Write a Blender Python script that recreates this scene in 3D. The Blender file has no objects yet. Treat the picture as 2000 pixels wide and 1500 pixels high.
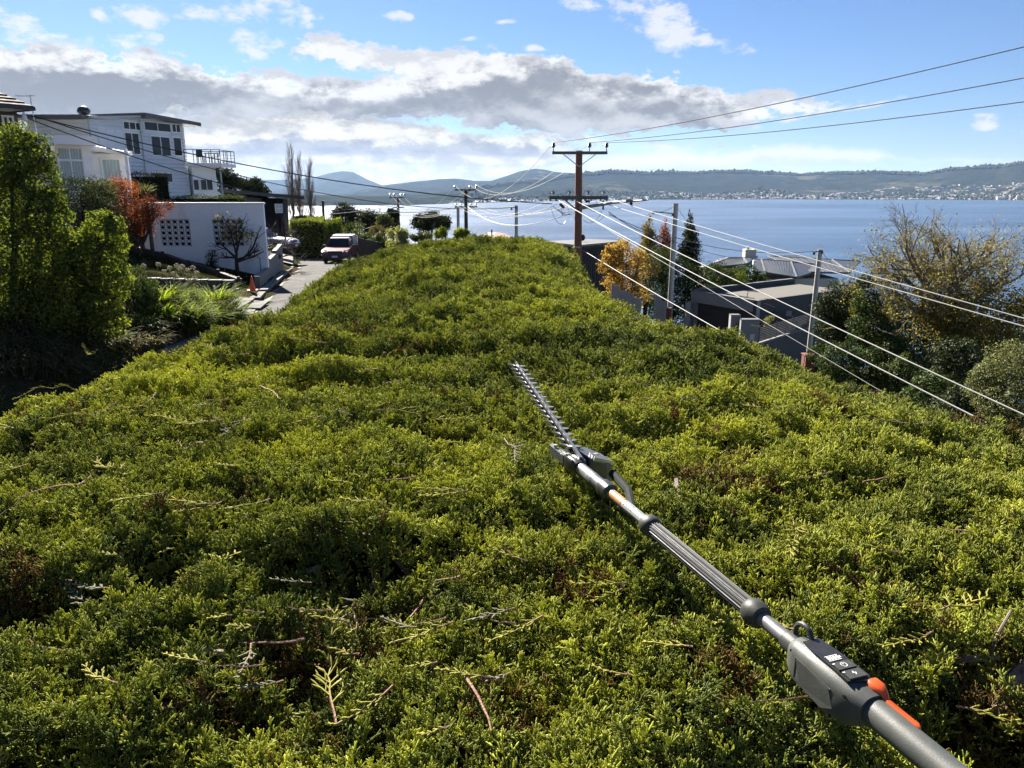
import bpy, math, random
import numpy as np
from mathutils import Vector, Matrix, noise as mnoise
random.seed(7); RNG = np.random.default_rng(11)
R = math.radians; PI = math.pi
SC = bpy.context.scene; COL = SC.collection

# ------------------------------------------------------------------ camera, sky, sun, exposure
F = 1444.0; PITCH = R(14.63); ST, CT = math.sin(PITCH), math.cos(PITCH)
cam_d = bpy.data.cameras.new('camera'); cam = bpy.data.objects.new('camera', cam_d); COL.objects.link(cam)
cam_d.sensor_width = 36.0; cam_d.lens = F / 2000 * 36; cam_d.clip_start = 0.05; cam_d.clip_end = 60000
cam.location = (0, 0, 0); cam.rotation_euler = (R(90) - PITCH, 0, 0)
SC.camera = cam
SUN_AZ, SUN_EL = R(-26), R(31)            # azimuth from the viewing direction, to the left
SUN_STRENGTH, SKY_STRENGTH, EXPOSURE = 5.0, 0.05, 2.2
SC.view_settings.view_transform = 'Standard'
SC.view_settings.look = 'None'; SC.view_settings.gamma = 1; SC.view_settings.use_curve_mapping = False
SC.view_settings.exposure = EXPOSURE
SC.cycles.max_bounces = 8; SC.cycles.transparent_max_bounces = 8; SC.cycles.volume_bounces = 0
SC.cycles.diffuse_bounces = 3; SC.cycles.glossy_bounces = 3; SC.cycles.transmission_bounces = 4
try: SC.cycles.use_denoising = True
except Exception: pass
sun_d = bpy.data.lights.new('sun', 'SUN'); sun = bpy.data.objects.new('sun', sun_d); COL.objects.link(sun)
sun_d.energy = SUN_STRENGTH; sun_d.angle = R(0.5); sun_d.color = (1.0, 0.93, 0.82)
sdir = Vector((math.sin(SUN_AZ) * math.cos(SUN_EL), math.cos(SUN_AZ) * math.cos(SUN_EL), math.sin(SUN_EL)))
sun.rotation_euler = sdir.to_track_quat('Z', 'Y').to_euler(); sun.location = sdir * 40

def ray(px, py):                          # direction through a pixel of the 2000 x 1500 photograph
    u, v = px - 1000.0, 750.0 - py
    return Vector((u, F * CT + v * ST, v * CT - F * ST))
def P(px, py, y):                         # world point at distance y
    d = ray(px, py); return d * (y / d.y)
def azel(px, py):
    d = ray(px, py).normalized(); return math.atan2(d.x, d.y), math.asin(d.z)

# ---- world: Nishita sky with clouds laid out by direction (azimuth, elevation)
world = bpy.data.worlds.new('World'); SC.world = world; world.use_nodes = True
WN = world.node_tree; WN.nodes.clear()
class V:                                   # tiny expression helper on shader sockets
    tree = WN
    def __init__(s, o): s.o = o
    @staticmethod
    def m(op, *a):
        n = V.tree.nodes.new('ShaderNodeMath'); n.operation = op
        for i, x in enumerate(a):
            if isinstance(x, V): V.tree.links.new(x.o, n.inputs[i])
            else: n.inputs[i].default_value = x
        return V(n.outputs[0])
    def __add__(s, b): return V.m('ADD', s, b)
    __radd__ = __add__
    def __sub__(s, b): return V.m('SUBTRACT', s, b)
    def __rsub__(s, b): return V.m('SUBTRACT', b, s)
    def __mul__(s, b): return V.m('MULTIPLY', s, b)
    __rmul__ = __mul__
    def __truediv__(s, b): return V.m('DIVIDE', s, b)
def vmin(a, b): return V.m('MINIMUM', a, b)
def vmax(a, b): return V.m('MAXIMUM', a, b)
def sstep(x, a, b):
    n = V.tree.nodes.new('ShaderNodeMapRange'); n.interpolation_type = 'SMOOTHSTEP'
    V.tree.links.new(x.o, n.inputs['Value']); n.inputs['From Min'].default_value = a; n.inputs['From Max'].default_value = b
    return V(n.outputs[0])
def comb(x, y, z):
    n = V.tree.nodes.new('ShaderNodeCombineXYZ')
    for i, q in enumerate((x, y, z)):
        if isinstance(q, V): V.tree.links.new(q.o, n.inputs[i])
        else: n.inputs[i].default_value = q
    return n.outputs[0]
def nz(vec, scale, detail=6, rough=0.55, dist=0.0):
    n = V.tree.nodes.new('ShaderNodeTexNoise'); V.tree.links.new(vec, n.inputs['Vector'])
    n.inputs['Scale'].default_value = scale; n.inputs['Detail'].default_value = detail
    n.inputs['Roughness'].default_value = rough; n.inputs['Distortion'].default_value = dist
    return V(n.outputs['Fac'] if 'Fac' in n.outputs else n.outputs[0])
def curve(x, pts, x0, x1, y0, y1):         # pts in real units
    n = V.tree.nodes.new('ShaderNodeFloatCurve'); c = n.mapping.curves[0]
    pts = sorted(((a - x0) / (x1 - x0), (b - y0) / (y1 - y0)) for a, b in pts)
    while len(c.points) < len(pts): c.points.new(0.5, 0.5)
    for p, q in zip(c.points, pts): p.location = q; p.handle_type = 'AUTO_CLAMPED'
    n.mapping.update()
    V.tree.links.new(((x - x0) / (x1 - x0)).o, n.inputs['Value'])
    return V(n.outputs[0]) * (y1 - y0) + y0
def vmixc(f, a, b):
    n = V.tree.nodes.new('ShaderNodeMix'); n.data_type = 'RGBA'
    V.tree.links.new(f.o, n.inputs[0])
    for i, c in ((6, a), (7, b)):
        if isinstance(c, tuple): n.inputs[i].default_value = (*c, 1)
        else: V.tree.links.new(c, n.inputs[i])
    return n.outputs[2]

sky = WN.nodes.new('ShaderNodeTexSky'); sky.sky_type = 'NISHITA'; sky.sun_disc = False
sky.sun_elevation = SUN_EL; sky.sun_rotation = SUN_AZ; sky.altitude = 50; sky.air_density = 1.0; sky.dust_density = 0.1; sky.ozone_density = 2.2
tc = WN.nodes.new('ShaderNodeTexCoord'); sx = WN.nodes.new('ShaderNodeSeparateXYZ')
nrm = WN.nodes.new('ShaderNodeVectorMath'); nrm.operation = 'NORMALIZE'
WN.links.new(tc.outputs['Generated'], nrm.inputs[0]); WN.links.new(nrm.outputs[0], sx.inputs[0])
dx, dy, dz = (V(sx.outputs[i]) for i in range(3))
az = V.m('ARCTAN2', dx, dy); el = V.m('ARCSINE', dz)
cv = comb(dx, dy, dz * 2.0)                # cloud texture space, stretched sideways
n1 = nz(cv, 5.0, 3, 0.5); n2 = nz(cv, 17.0, 9, 0.62, 0.15); n3 = nz(cv, 55.0, 6, 0.62, 0.1)
cvo = comb(dx, dy, (dz + 0.014) * 2.0); n2o = nz(cvo, 17.0, 5, 0.62, 0.15); relief = (n2 - n2o) * 3.2      # lit-from-above modelling of the billows
bump = (n1 - 0.5) * 0.012 + (n2 - 0.5) * 0.070 + (n3 - 0.5) * 0.036      # edge displacement, radians
elw = el + bump
def band(top, bot):                         # [(px, py)] lists of the photograph
    t = curve(az, [azel(*q) for q in top], -1.6, 1.6, -0.2, 0.5)
    b = curve(az, [azel(*q) for q in bot], -1.6, 1.6, -0.2, 0.5)
    return t, b
def edge_ext(pts, lo, ro):
    return pts
# main bank
tA, bA = band([(-900, 330), (-500, 150), (0, 88), (130, 92), (260, 104), (430, 128), (600, 150), (720, 150), (850, 135), (1000, 112), (1090, 100), (1150, 138), (1260, 140), (1390, 158), (1480, 182), (1600, 196), (1700, 215), (1780, 225)],
              [(-900, 340), (-500, 330), (0, 335), (150, 300), (270, 250), (350, 226), (420, 226), (560, 230), (700, 238), (850, 238), (1000, 262), (1100, 270), (1260, 262), (1390, 252), (1500, 232), (1640, 212), (1700, 209), (1780, 220)])
dA = vmin(tA - elw, elw - bA)
cA = sstep(dA, -0.001, 0.006)
depA = tA - elw + (n2 - 0.5) * 0.05 - relief * 0.016
hiR = sstep(az, 0.05, 0.3)
gA = sstep(depA + hiR * ((n1 - 0.5) * 0.10), 0.006, 0.030)   # 0 at the lit rim, 1 in the body
undA = sstep(elw - bA, 0.0, 0.03)
bodyA = vmixc(sstep(n1 + (n2 - 0.5) * 0.3 + relief * (hiR * 0.30 + 0.16) + hiR * 0.05, 0.36, 0.74), (0.29, 0.295, 0.32), (0.64, 0.64, 0.65))
colA = vmixc(gA, vmixc(sstep(relief + (n3 - 0.5) * 0.4, -0.35, 0.30), (0.66, 0.66, 0.68), (0.93, 0.92, 0.89)), bodyA)
# upper white strip over the bank
tB, bB = band([(560, 112), (600, 68), (700, 75), (800, 92), (900, 103), (1000, 108), (1040, 120)], [(560, 115), (600, 105), (700, 132), (800, 155), (900, 165), (1000, 150), (1040, 122)])
dB = vmin(tB - elw, elw - bB); cB = sstep(dB, -0.002, 0.008)
# middle broken layer and its grey strip
tC, bC = band([(-600, 230), (0, 250), (200, 215), (360, 205), (600, 214), (800, 236), (900, 262), (1000, 270), (1120, 282), (1200, 300), (1300, 310)], [(-600, 420), (0, 420), (360, 400), (500, 392), (700, 386), (900, 372), (1040, 340), (1120, 322), (1200, 306), (1300, 311)])
nC = nz(comb(dx * 0.6, dy * 0.6, dz * 3.4), 13.0, 8, 0.6, 0.25)
dC = vmin(tC - elw, elw - bC)
cC = sstep(dC + (nC - 0.5) * 0.06 + 0.010, -0.004, 0.020)
tD, bD = band([(-600, 262), (0, 268), (380, 282), (500, 268), (640, 264), (760, 276), (860, 270), (980, 274), (1080, 290), (1140, 308)], [(-600, 320), (0, 318), (380, 306), (500, 310), (640, 308), (760, 308), (860, 306), (980, 312), (1080, 312), (1140, 309)])
dD = vmin(tD - (el + bump * 0.45), (el + bump * 0.12) - bD); gD = sstep(dD, 0.0, 0.007)
colC = vmixc(sstep(nC + (n3 - 0.5) * 0.6 + relief * 0.3, 0.30, 0.72), (0.50, 0.485, 0.46), (0.93, 0.88, 0.77))
colC = vmixc(gD, colC, vmixc(sstep(n2 + relief * 0.3, 0.35, 0.7), (0.36, 0.375, 0.42), (0.52, 0.52, 0.54)))
cC = vmax(cC, gD)
# low clouds on the right
tE, bE = band([(1130, 320), (1200, 302), (1320, 296), (1440, 300), (1500, 288), (1600, 284), (1690, 284), (1730, 300), (1800, 309), (1900, 300), (1960, 303), (2010, 312), (2100, 318)], [(1130, 325), (1200, 345), (1320, 348), (1440, 345), (1500, 322), (1600, 318), (1690, 318), (1730, 312), (1800, 318), (1900, 318), (1960, 316), (2010, 315), (2100, 319)])
ele = el + bump * 0.35
dE = vmin(tE - ele, ele - bE); cE = sstep(dE + (nC - 0.5) * 0.02, -0.005, 0.009) * 0.85
colE = vmixc(sstep(tE - ele, 0.006, 0.024), (0.93, 0.92, 0.90), (0.60, 0.63, 0.68))
# small puffs
puffs = [(20, 38, 55, 16, -15), (262, 30, 52, 18, 8), (195, 28, 14, 10, 0), (400, 28, 50, 16, 5), (478, 18, 70, 24, 12), (575, 30, 40, 22, -5), (500, 88, 48, 28, -10), (100, 78, 80, 16, 0), (275, 88, 60, 18, -5),
         (740, 183, 26, 10, 5), (826, 184, 9, 9, 0), (1305, 50, 75, 38, -38), (1380, 82, 80, 14, -12), (1220, 48, 40, 14, -15), (1250, 25, 60, 20, -20), (1130, 5, 50, 12, -8), (780, 32, 30, 10, 0), (915, 77, 26, 5, 5),
         (1930, 238, 24, 12, 0), (1925, 226, 16, 6, 0), (1480, 292, 20, 10, -20), (1580, 225, 90, 8, 12), (1700, 205, 60, 6, 10), (1040, 95, 22, 7, 0), (990, 42, 18, 5, 5)]
pd = None
for (px, py, rx, ry, rot) in puffs:
    a0, e0 = azel(px, py); ca, sa = math.cos(R(rot)), math.sin(R(rot))
    da = (az - a0) * math.cos(e0); de = el - e0
    q1 = (da * ca + de * sa) * (F / rx); q2 = (de * ca - da * sa) * (F / ry)
    d = 1.0 - (q1 * q1 + q2 * q2)
    pd = d if pd is None else vmax(pd, d)
cP = sstep(pd + (n2 - 0.5) * 5.4 + (n3 - 0.5) * 3.0, 0.10, 1.45)
# the same scattered puffs carry on above and beside the frame
cfree = sstep(n1 + (n2 - 0.5) * 0.55, 0.62, 0.74) * sstep(el, 0.25, 0.36) * 0.9
col = sky.outputs[0]
S = 1.0 / SKY_STRENGTH / (2 ** EXPOSURE)
def lay(col, f, c):
    n = WN.nodes.new('ShaderNodeVectorMath'); n.operation = 'SCALE'
    if isinstance(c, tuple): n.inputs[0].default_value = c
    else: WN.links.new(c, n.inputs[0])
    n.inputs['Scale'].default_value = S
    return vmixc(f, col, n.outputs[0])
tint = WN.nodes.new('ShaderNodeMix'); tint.data_type = 'RGBA'; tint.blend_type = 'MULTIPLY'; tint.inputs[0].default_value = 1.0
WN.links.new(col, tint.inputs[6]); tint.inputs[7].default_value = (0.318, 0.382, 0.515, 1); col = tint.outputs[2]
col = lay(col, cfree, (0.85, 0.85, 0.85)); col = lay(col, cC, colC); col = lay(col, cE, colE)
col = lay(col, cB, vmixc(sstep(relief + (n3 - 0.5) * 0.5, -0.35, 0.25), (0.68, 0.69, 0.71), (0.92, 0.91, 0.89))); col = lay(col, cA, colA); col = lay(col, cP * 0.85, (0.90, 0.90, 0.89))
bg = WN.nodes.new('ShaderNodeBackground'); WN.links.new(col, bg.inputs['Color']); bg.inputs['Strength'].default_value = SKY_STRENGTH
wo = WN.nodes.new('ShaderNodeOutputWorld'); WN.links.new(bg.outputs[0], wo.inputs['Surface'])
world.cycles.sampling_method = 'MANUAL'; world.cycles.sample_map_resolution = 512

# ------------------------------------------------------------------ materials
MATS = {}
def new_mat(name):
    m = bpy.data.materials.new(name); m.use_nodes = True; V.tree = m.node_tree
    return m, m.node_tree.nodes['Principled BSDF']
def pm(name, base, rough=0.6, var=0.18, scale=4.0, metal=0.0, bump=0.0, bscale=40.0, spec=0.5, stretch=(1, 1, 1), dirt=None, coat=0.0):
    if name in MATS: return MATS[name]
    m, b = new_mat(name); T = m.node_tree
    t = T.nodes.new('ShaderNodeTexCoord'); mp = T.nodes.new('ShaderNodeMapping'); mp.inputs['Scale'].default_value = stretch
    T.links.new(t.outputs['Object'], mp.inputs[0]); vec = mp.outputs[0]
    a = nz(vec, scale, 5, 0.6) * 0.65 + nz(vec, scale * 7, 3, 0.6) * 0.35
    f = sstep(a, 0.30, 0.70)
    lo = tuple(c * (1 - var) for c in base); hi = tuple(min(1, c * (1 + var)) for c in base)
    c = vmixc(f, lo, hi)
    if dirt:
        d = sstep(nz(vec, scale * 0.6, 6, 0.65), 0.52, 0.72) * dirt[1]
        c = vmixc(d, c, dirt[0])
    T.links.new(c, b.inputs['Base Color'])
    T.links.new((f * (rough * 0.25) + rough * 0.85).o, b.inputs['Roughness'])
    b.inputs['Metallic'].default_value = metal; b.inputs['Specular IOR Level'].default_value = spec
    b.inputs['Coat Weight'].default_value = coat
    if bump:
        bn = T.nodes.new('ShaderNodeBump'); bn.inputs['Strength'].default_value = bump; bn.inputs['Distance'].default_value = 0.02
        T.links.new(nz(vec, bscale, 4, 0.6).o, bn.inputs['Height']); T.links.new(bn.outputs[0], b.inputs['Normal'])
    MATS[name] = m; return m
def leafm(name, dark, light, trans=0.35, rough=0.5, third=None, gloss=0.08, inst=False, patch=0.5):
    """foliage: colour from the per-leaf attribute tint, light passes through"""
    m, b = new_mat(name); T = m.node_tree; T.nodes.remove(b); out = T.nodes['Material Output']
    at = T.nodes.new('ShaderNodeAttribute'); at.attribute_name = 'tint'; at.attribute_type = 'INSTANCER' if inst else 'GEOMETRY'
    f = V(at.outputs['Fac'])
    if inst:
        tip = T.nodes.new('ShaderNodeAttribute'); tip.attribute_name = 'tip'; f = vmin(vmax(f * 0.75 + (V(tip.outputs['Fac']) - 0.4) * 0.5, 0.0), 1.0)
    c = vmixc(f, dark, light)
    if third:
        at2 = T.nodes.new('ShaderNodeAttribute'); at2.attribute_name = 'dead'; at2.attribute_type = 'INSTANCER' if inst else 'GEOMETRY'
        c = vmixc(V(at2.outputs['Fac']), c, third)
    d = T.nodes.new('ShaderNodeBsdfDiffuse'); T.links.new(c, d.inputs['Color'])
    tr = T.nodes.new('ShaderNodeBsdfTranslucent')
    hs = T.nodes.new('ShaderNodeMix'); hs.data_type = 'RGBA'; hs.blend_type = 'MULTIPLY'; hs.inputs[0].default_value = 1.0
    T.links.new(c, hs.inputs[6]); hs.inputs[7].default_value = (1.5, 1.5, 0.75, 1); T.links.new(hs.outputs[2], tr.inputs['Color'])
    m1 = T.nodes.new('ShaderNodeMixShader'); m1.inputs[0].default_value = trans
    T.links.new(d.outputs[0], m1.inputs[1]); T.links.new(tr.outputs[0], m1.inputs[2])
    g = T.nodes.new('ShaderNodeBsdfGlossy'); g.inputs['Roughness'].default_value = rough; g.inputs['Color'].default_value = (.75, .8, .6, 1)
    m2 = T.nodes.new('ShaderNodeMixShader'); m2.inputs[0].default_value = gloss * 0.4
    T.links.new(m1.outputs[0], m2.inputs[1]); T.links.new(g.outputs[0], m2.inputs[2]); T.links.new(m2.outputs[0], out.inputs['Surface'])
    MATS[name] = m; return m
def glassm(name, tintc=(0.012, 0.014, 0.017), rough=0.05):
    m, b = new_mat(name); b.inputs['Base Color'].default_value = (*tintc, 1); b.inputs['Roughness'].default_value = rough
    b.inputs['Specular IOR Level'].default_value = 0.35; b.inputs['IOR'].default_value = 1.5
    MATS[name] = m; return m

# ------------------------------------------------------------------ mesh helpers
class MB:
    def __init__(s): s.v = []; s.f = []; s.smooth = False
    def add(s, vs, fs):
        o = len(s.v); s.v += [tuple(v) for v in vs]; s.f += [tuple(i + o for i in f) for f in fs]; return s
    def box(s, c, d, m=None, rz=0.0):
        hx, hy, hz = d[0] / 2, d[1] / 2, d[2] / 2
        vs = [Vector((x, y, z)) for z in (-hz, hz) for x, y in ((-hx, -hy), (hx, -hy), (hx, hy), (-hx, hy))]
        if m is None: m = Matrix.Rotation(rz, 3, 'Z')
        vs = [m @ v + Vector(c) for v in vs]
        return s.add(vs, [(0, 3, 2, 1), (4, 5, 6, 7), (0, 1, 5, 4), (1, 2, 6, 5), (2, 3, 7, 6), (3, 0, 4, 7)])
    def bar(s, a, b, w, h=None, up=(0, 0, 1)):   # box along a-b
        a, b = Vector(a), Vector(b); h = h or w; d = b - a; L = d.length
        if L < 1e-6: return s
        x = d / L; y = Vector(up).cross(x)
        if y.length < 1e-4: y = Vector((1, 0, 0)).cross(x)
        y.normalize(); z = x.cross(y)
        m = Matrix((x, y, z)).transposed()
        return s.box((a + b) / 2, (L, w, h), m)
    def tube(s, pts, rad, n=6, cap=True):
        pts = [Vector(p) for p in pts]; k = len(pts)
        rad = [rad] * k if not isinstance(rad, (list, tuple)) else rad
        vs = []; prev = None
        for i, p in enumerate(pts):
            d = (pts[min(i + 1, k - 1)] - pts[max(i - 1, 0)])
            d = d.normalized() if d.length > 1e-9 else Vector((0, 0, 1))
            u = (prev - d * prev.dot(d)) if prev is not None else d.orthogonal()
            if u.length < 1e-6: u = d.orthogonal()
            u.normalize(); prev = u; w = d.cross(u)
            vs += [p + (u * math.cos(2 * PI * j / n) + w * math.sin(2 * PI * j / n)) * rad[i] for j in range(n)]
        fs = [(i * n + j, i * n + (j + 1) % n, (i + 1) * n + (j + 1) % n, (i + 1) * n + j) for i in range(k - 1) for j in range(n)]
        if cap: fs += [tuple(range(n - 1, -1, -1)), tuple((k - 1) * n + j for j in range(n))]
        return s.add(vs, fs)
    def prism(s, poly, axis, depth):              # poly: 3D points (planar), extruded by axis*depth
        a = Vector(axis) * depth; n = len(poly)
        vs = [Vector(p) for p in poly] + [Vector(p) + a for p in poly]
        fs = [tuple(range(n - 1, -1, -1)), tuple(range(n, 2 * n))] + [(i, (i + 1) % n, n + (i + 1) % n, n + i) for i in range(n)]
        return s.add(vs, fs)
    def loft(s, rings, cap=True):
        n = len(rings[0]); vs = [v for r in rings for v in r]; k = len(rings)
        fs = [(i * n + j, i * n + (j + 1) % n, (i + 1) * n + (j + 1) % n, (i + 1) * n + j) for i in range(k - 1) for j in range(n)]
        if cap: fs += [tuple(range(n - 1, -1, -1)), tuple((k - 1) * n + j for j in range(n))]
        return s.add(vs, fs)
    def ball(s, c, r, n=8, k=6):
        c = Vector(c); r = r if isinstance(r, (tuple, list)) else (r, r, r)
        rings = []
        for i in range(k + 1):
            t = PI * i / k; q = max(math.sin(t), 0.02)
            rings.append([c + Vector((r[0] * q * math.cos(2 * PI * j / n), r[1] * q * math.sin(2 * PI * j / n), -r[2] * math.cos(t))) for j in range(n)])
        return s.loft(rings)
    def data(s, name, mat, off=None, smooth=False, fix=True):
        me = bpy.data.meshes.new(name)
        vs = s.v if off is None else [off @ Vector(v) for v in s.v]
        me.from_pydata([tuple(v) for v in vs], [], s.f)
        if fix:
            import bmesh
            bm = bmesh.new(); bm.from_mesh(me); bmesh.ops.recalc_face_normals(bm, faces=bm.faces); bm.to_mesh(me); bm.free()
        if smooth:
            me.polygons.foreach_set('use_smooth', [True] * len(me.polygons))
            try: me.set_sharp_from_angle(angle=R(40))
            except Exception: pass
        me.materials.append(mat); me.update(); return me

def rootm(o):
    r = o
    while r.parent: r = r.parent
    return Matrix.LocRotScale(r.location, r.rotation_euler, None)
def thing(name, label, cat, loc=(0, 0, 0), rz=0.0, group=None):
    o = bpy.data.objects.new(name, None); COL.objects.link(o); o.empty_display_size = 0.2
    o.location = loc; o.rotation_euler = (0, 0, rz); o['label'] = label; o['category'] = cat
    if group: o['group'] = group
    return o
def part(name, mb, mat, parent, world=True, smooth=False, label=None, kind=None, fix=True):
    off = rootm(parent).inverted() if world else None
    me = mb.data(name, mat, off, smooth, fix); o = bpy.data.objects.new(name, me); COL.objects.link(o); o.parent = parent
    if label: o['label'] = label
    if kind: o['kind'] = kind
    return o
def solo(name, mb, mat, label, cat, group=None, smooth=False, loc=None, kind=None):
    """a thing that is one mesh; its origin goes to its lowest middle"""
    vs = np.array(mb.v); c = loc or ((vs[:, 0].min() + vs[:, 0].max()) / 2, (vs[:, 1].min() + vs[:, 1].max()) / 2, vs[:, 2].min())
    me = mb.data(name, mat, Matrix.Translation(c).inverted(), smooth); o = bpy.data.objects.new(name, me); COL.objects.link(o); o.location = c
    if label: o['label'] = label
    if cat: o['category'] = cat
    if group: o['group'] = group
    if kind: o['kind'] = kind
    return o
def struct(name, mb, mat, smooth=False, kind='structure', fix=True):
    me = mb.data(name, mat, None, smooth, fix); o = bpy.data.objects.new(name, me); COL.objects.link(o); o['kind'] = kind; return o
def dup(o, parent=None):
    c = o.copy(); COL.objects.link(c)
    if parent is not None: c.parent = parent
    for ch in list(o.children): dup(ch, c)
    return c
def piece(name, mesh, loc, parent, rot=None, scale=None):   # repeated piece sharing mesh data; loc in the parent's space
    o = bpy.data.objects.new(name, mesh); COL.objects.link(o); o.parent = parent; o.location = loc
    if rot is not None: o.rotation_euler = rot
    if scale is not None: o.scale = scale
    return o
def npmesh(name, verts, faces, mat, attrs=None, smooth=False):
    """fast mesh from arrays; faces (n,k) of equal size; attrs {name: per-vertex float}"""
    me = bpy.data.meshes.new(name); verts = np.ascontiguousarray(verts, dtype=np.float32); faces = np.ascontiguousarray(faces, dtype=np.int32)
    nf, k = faces.shape
    me.vertices.add(len(verts)); me.vertices.foreach_set('co', verts.ravel())
    me.loops.add(nf * k); me.loops.foreach_set('vertex_index', faces.ravel())
    me.polygons.add(nf); me.polygons.foreach_set('loop_start', np.arange(0, nf * k, k, dtype=np.int32))
    me.update(calc_edges=True)
    if smooth: me.polygons.foreach_set('use_smooth', np.ones(nf, dtype=bool))
    for a, val in (attrs or {}).items():
        at = me.attributes.new(a, 'FLOAT', 'POINT'); at.data.foreach_set('value', np.ascontiguousarray(val, dtype=np.float32))
    me.materials.append(mat); me.validate(); return me
def link(name, me, parent=None, loc=None, kind=None, label=None, cat=None, group=None):
    o = bpy.data.objects.new(name, me); COL.objects.link(o)
    if parent is not None: o.parent = parent
    if loc is not None: o.location = loc
    for k, v in (('kind', kind), ('label', label), ('category', cat), ('group', group)):
        if v: o[k] = v
    return o
def fbm(x, y, s, o=4, z=0.0, rough=0.5):       # numpy arrays in, mathutils noise
    out = np.zeros(np.shape(x)); fx, fy = np.ravel(x), np.ravel(y); acc = np.zeros(fx.shape)
    amp, sc = 1.0, s
    for k in range(o):
        acc += amp * np.array([mnoise.noise((a * sc, b * sc, z + k * 7.3)) for a, b in zip(fx, fy)])
        amp *= rough; sc *= 2.03
    return acc.reshape(np.shape(x))
# ------------------------------------------------------------------ the lie of the land
def sm(x, a, b):
    t = np.clip((np.asarray(x, float) - a) / (b - a), 0, 1); return t * t * (3 - 2 * t)
def kx(y): return np.interp(y, [-20, 20, 28, 38, 47.5, 60, 75, 110], [-8.3, -8.5, -9.8, -12.1, -13.9, -17.5, -24, -45])
def zr(y): return -3.35 - 0.031 * np.minimum(y, 75) - 0.06 * np.maximum(np.asarray(y, float) - 75, 0)
SEA = -45.0
def G(x, y):
    x = np.asarray(x, float); y = np.asarray(y, float)
    k = kx(y); d = k - x; z = zr(y)
    steep = 0.5 + (0.25 - 0.5) * sm(y, 23, 28)
    bank = 0.12 + steep * np.clip(d, 0, 1.8) + 0.2 * np.clip(d - 1.8, 0, 8) + 0.42 * np.clip(d - 9.8, 0, 40)
    cut = sm(y, 23.6, 24.3) * (1 - sm(y, 28.7, 29.4)) * (1 - sm(d, 9, 12)); bank = bank * (1 - cut) + cut * (.12 + .03 * np.clip(d, 0, 20))
    e = x - (k + 6.2)
    fall = -0.22 * np.clip(e, 0, 90)
    g = np.where(d > 0, z + bank, np.where(e > 0, z + fall, z - 0.06))
    g = g - sm(y, 50, 75) * np.clip(y - 50, 0, 400) * 0.12 * sm(x - k, 4, 22)
    g = g - np.clip(y - 105, 0, 400) * 0.24
    return np.maximum(g, SEA - 3)
def Gz(x, y): return float(G(x, y))

ys = np.concatenate([np.arange(-12, 70, 0.8), np.arange(70, 330, 5)]); xs = np.concatenate([np.arange(-120, -30, 5), np.arange(-30, 26, 0.8), np.arange(26, 200, 5)])
gx, gy = np.meshgrid(xs, ys); gz = G(gx, gy)
off_road = ((kx(gy) - gx) > 0.3) | ((gx - kx(gy)) > 6.6)
gz = gz + np.where(off_road, fbm(gx, gy, 0.45, 3) * 0.07, 0)
nx, ny = len(xs), len(ys); idx = np.arange(nx * ny).reshape(ny, nx)
fq = np.stack([idx[:-1, :-1], idx[:-1, 1:], idx[1:, 1:], idx[1:, :-1]], -1).reshape(-1, 4)
gm, gb = new_mat('earth_and_grass'); T = gm.node_tree
tcg = T.nodes.new('ShaderNodeTexCoord').outputs['Object']
na, nb_, nc = nz(tcg, 0.35, 6, 0.6), nz(tcg, 3.0, 6, 0.65), nz(tcg, 26.0, 4, 0.6)
c = vmixc(sstep(nb_, 0.35, 0.65), (0.034, 0.026, 0.016), (0.072, 0.053, 0.033))
g2 = vmixc(sstep(nc, 0.35, 0.65), (0.018, 0.024, 0.010), (0.042, 0.048, 0.020))
c = vmixc(sstep(na + (nb_ - 0.5) * 0.7, 0.42, 0.56), c, g2); T.links.new(c, gb.inputs['Base Color'])
gb.inputs['Roughness'].default_value = 0.95; gb.inputs['Specular IOR Level'].default_value = 0.0
bn = T.nodes.new('ShaderNodeBump'); bn.inputs['Strength'].default_value = 0.6; bn.inputs['Distance'].default_value = 0.06
T.links.new((nb_ * 0.5 + nc * 0.5).o, bn.inputs['Height']); T.links.new(bn.outputs[0], gb.inputs['Normal'])
link('ground', npmesh('ground', np.stack([gx, gy, gz], -1).reshape(-1, 3), fq, gm, smooth=True), kind='structure')

# road and driveways as strips just over the ground
asph = pm('worn_asphalt', (0.065, 0.063, 0.062), 0.95, 0.22, 1.2, bump=0.35, bscale=60, spec=0.06, dirt=((0.095, 0.09, 0.087), 0.5))
conc = pm('pale_concrete', (0.15, 0.145, 0.135), 0.85, 0.16, 1.6, bump=0.25, bscale=30, spec=0.06, dirt=((0.09, 0.085, 0.075), 0.6))
greyc = pm('grey_concrete', (0.10, 0.098, 0.095), 0.85, 0.2, 2.0, bump=0.25, bscale=30, spec=0.06, dirt=((0.055, 0.05, 0.047), 0.7))
mb = MB(); yy = list(np.arange(-12, 90, 1.5)); n = 9
for y in yy:
    for i in range(n):
        x = float(kx(y)) + 0.42 + (6.2 - 0.42) * i / (n - 1); mb.v.append((x, y, float(zr(y)) + 0.035 * math.sin(PI * i / (n - 1))))
for j in range(len(yy) - 1):
    for i in range(n - 1): a = j * n + i; mb.f.append((a, a + 1, a + n + 1, a + n))
struct('road', mb, asph, smooth=True)
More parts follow.
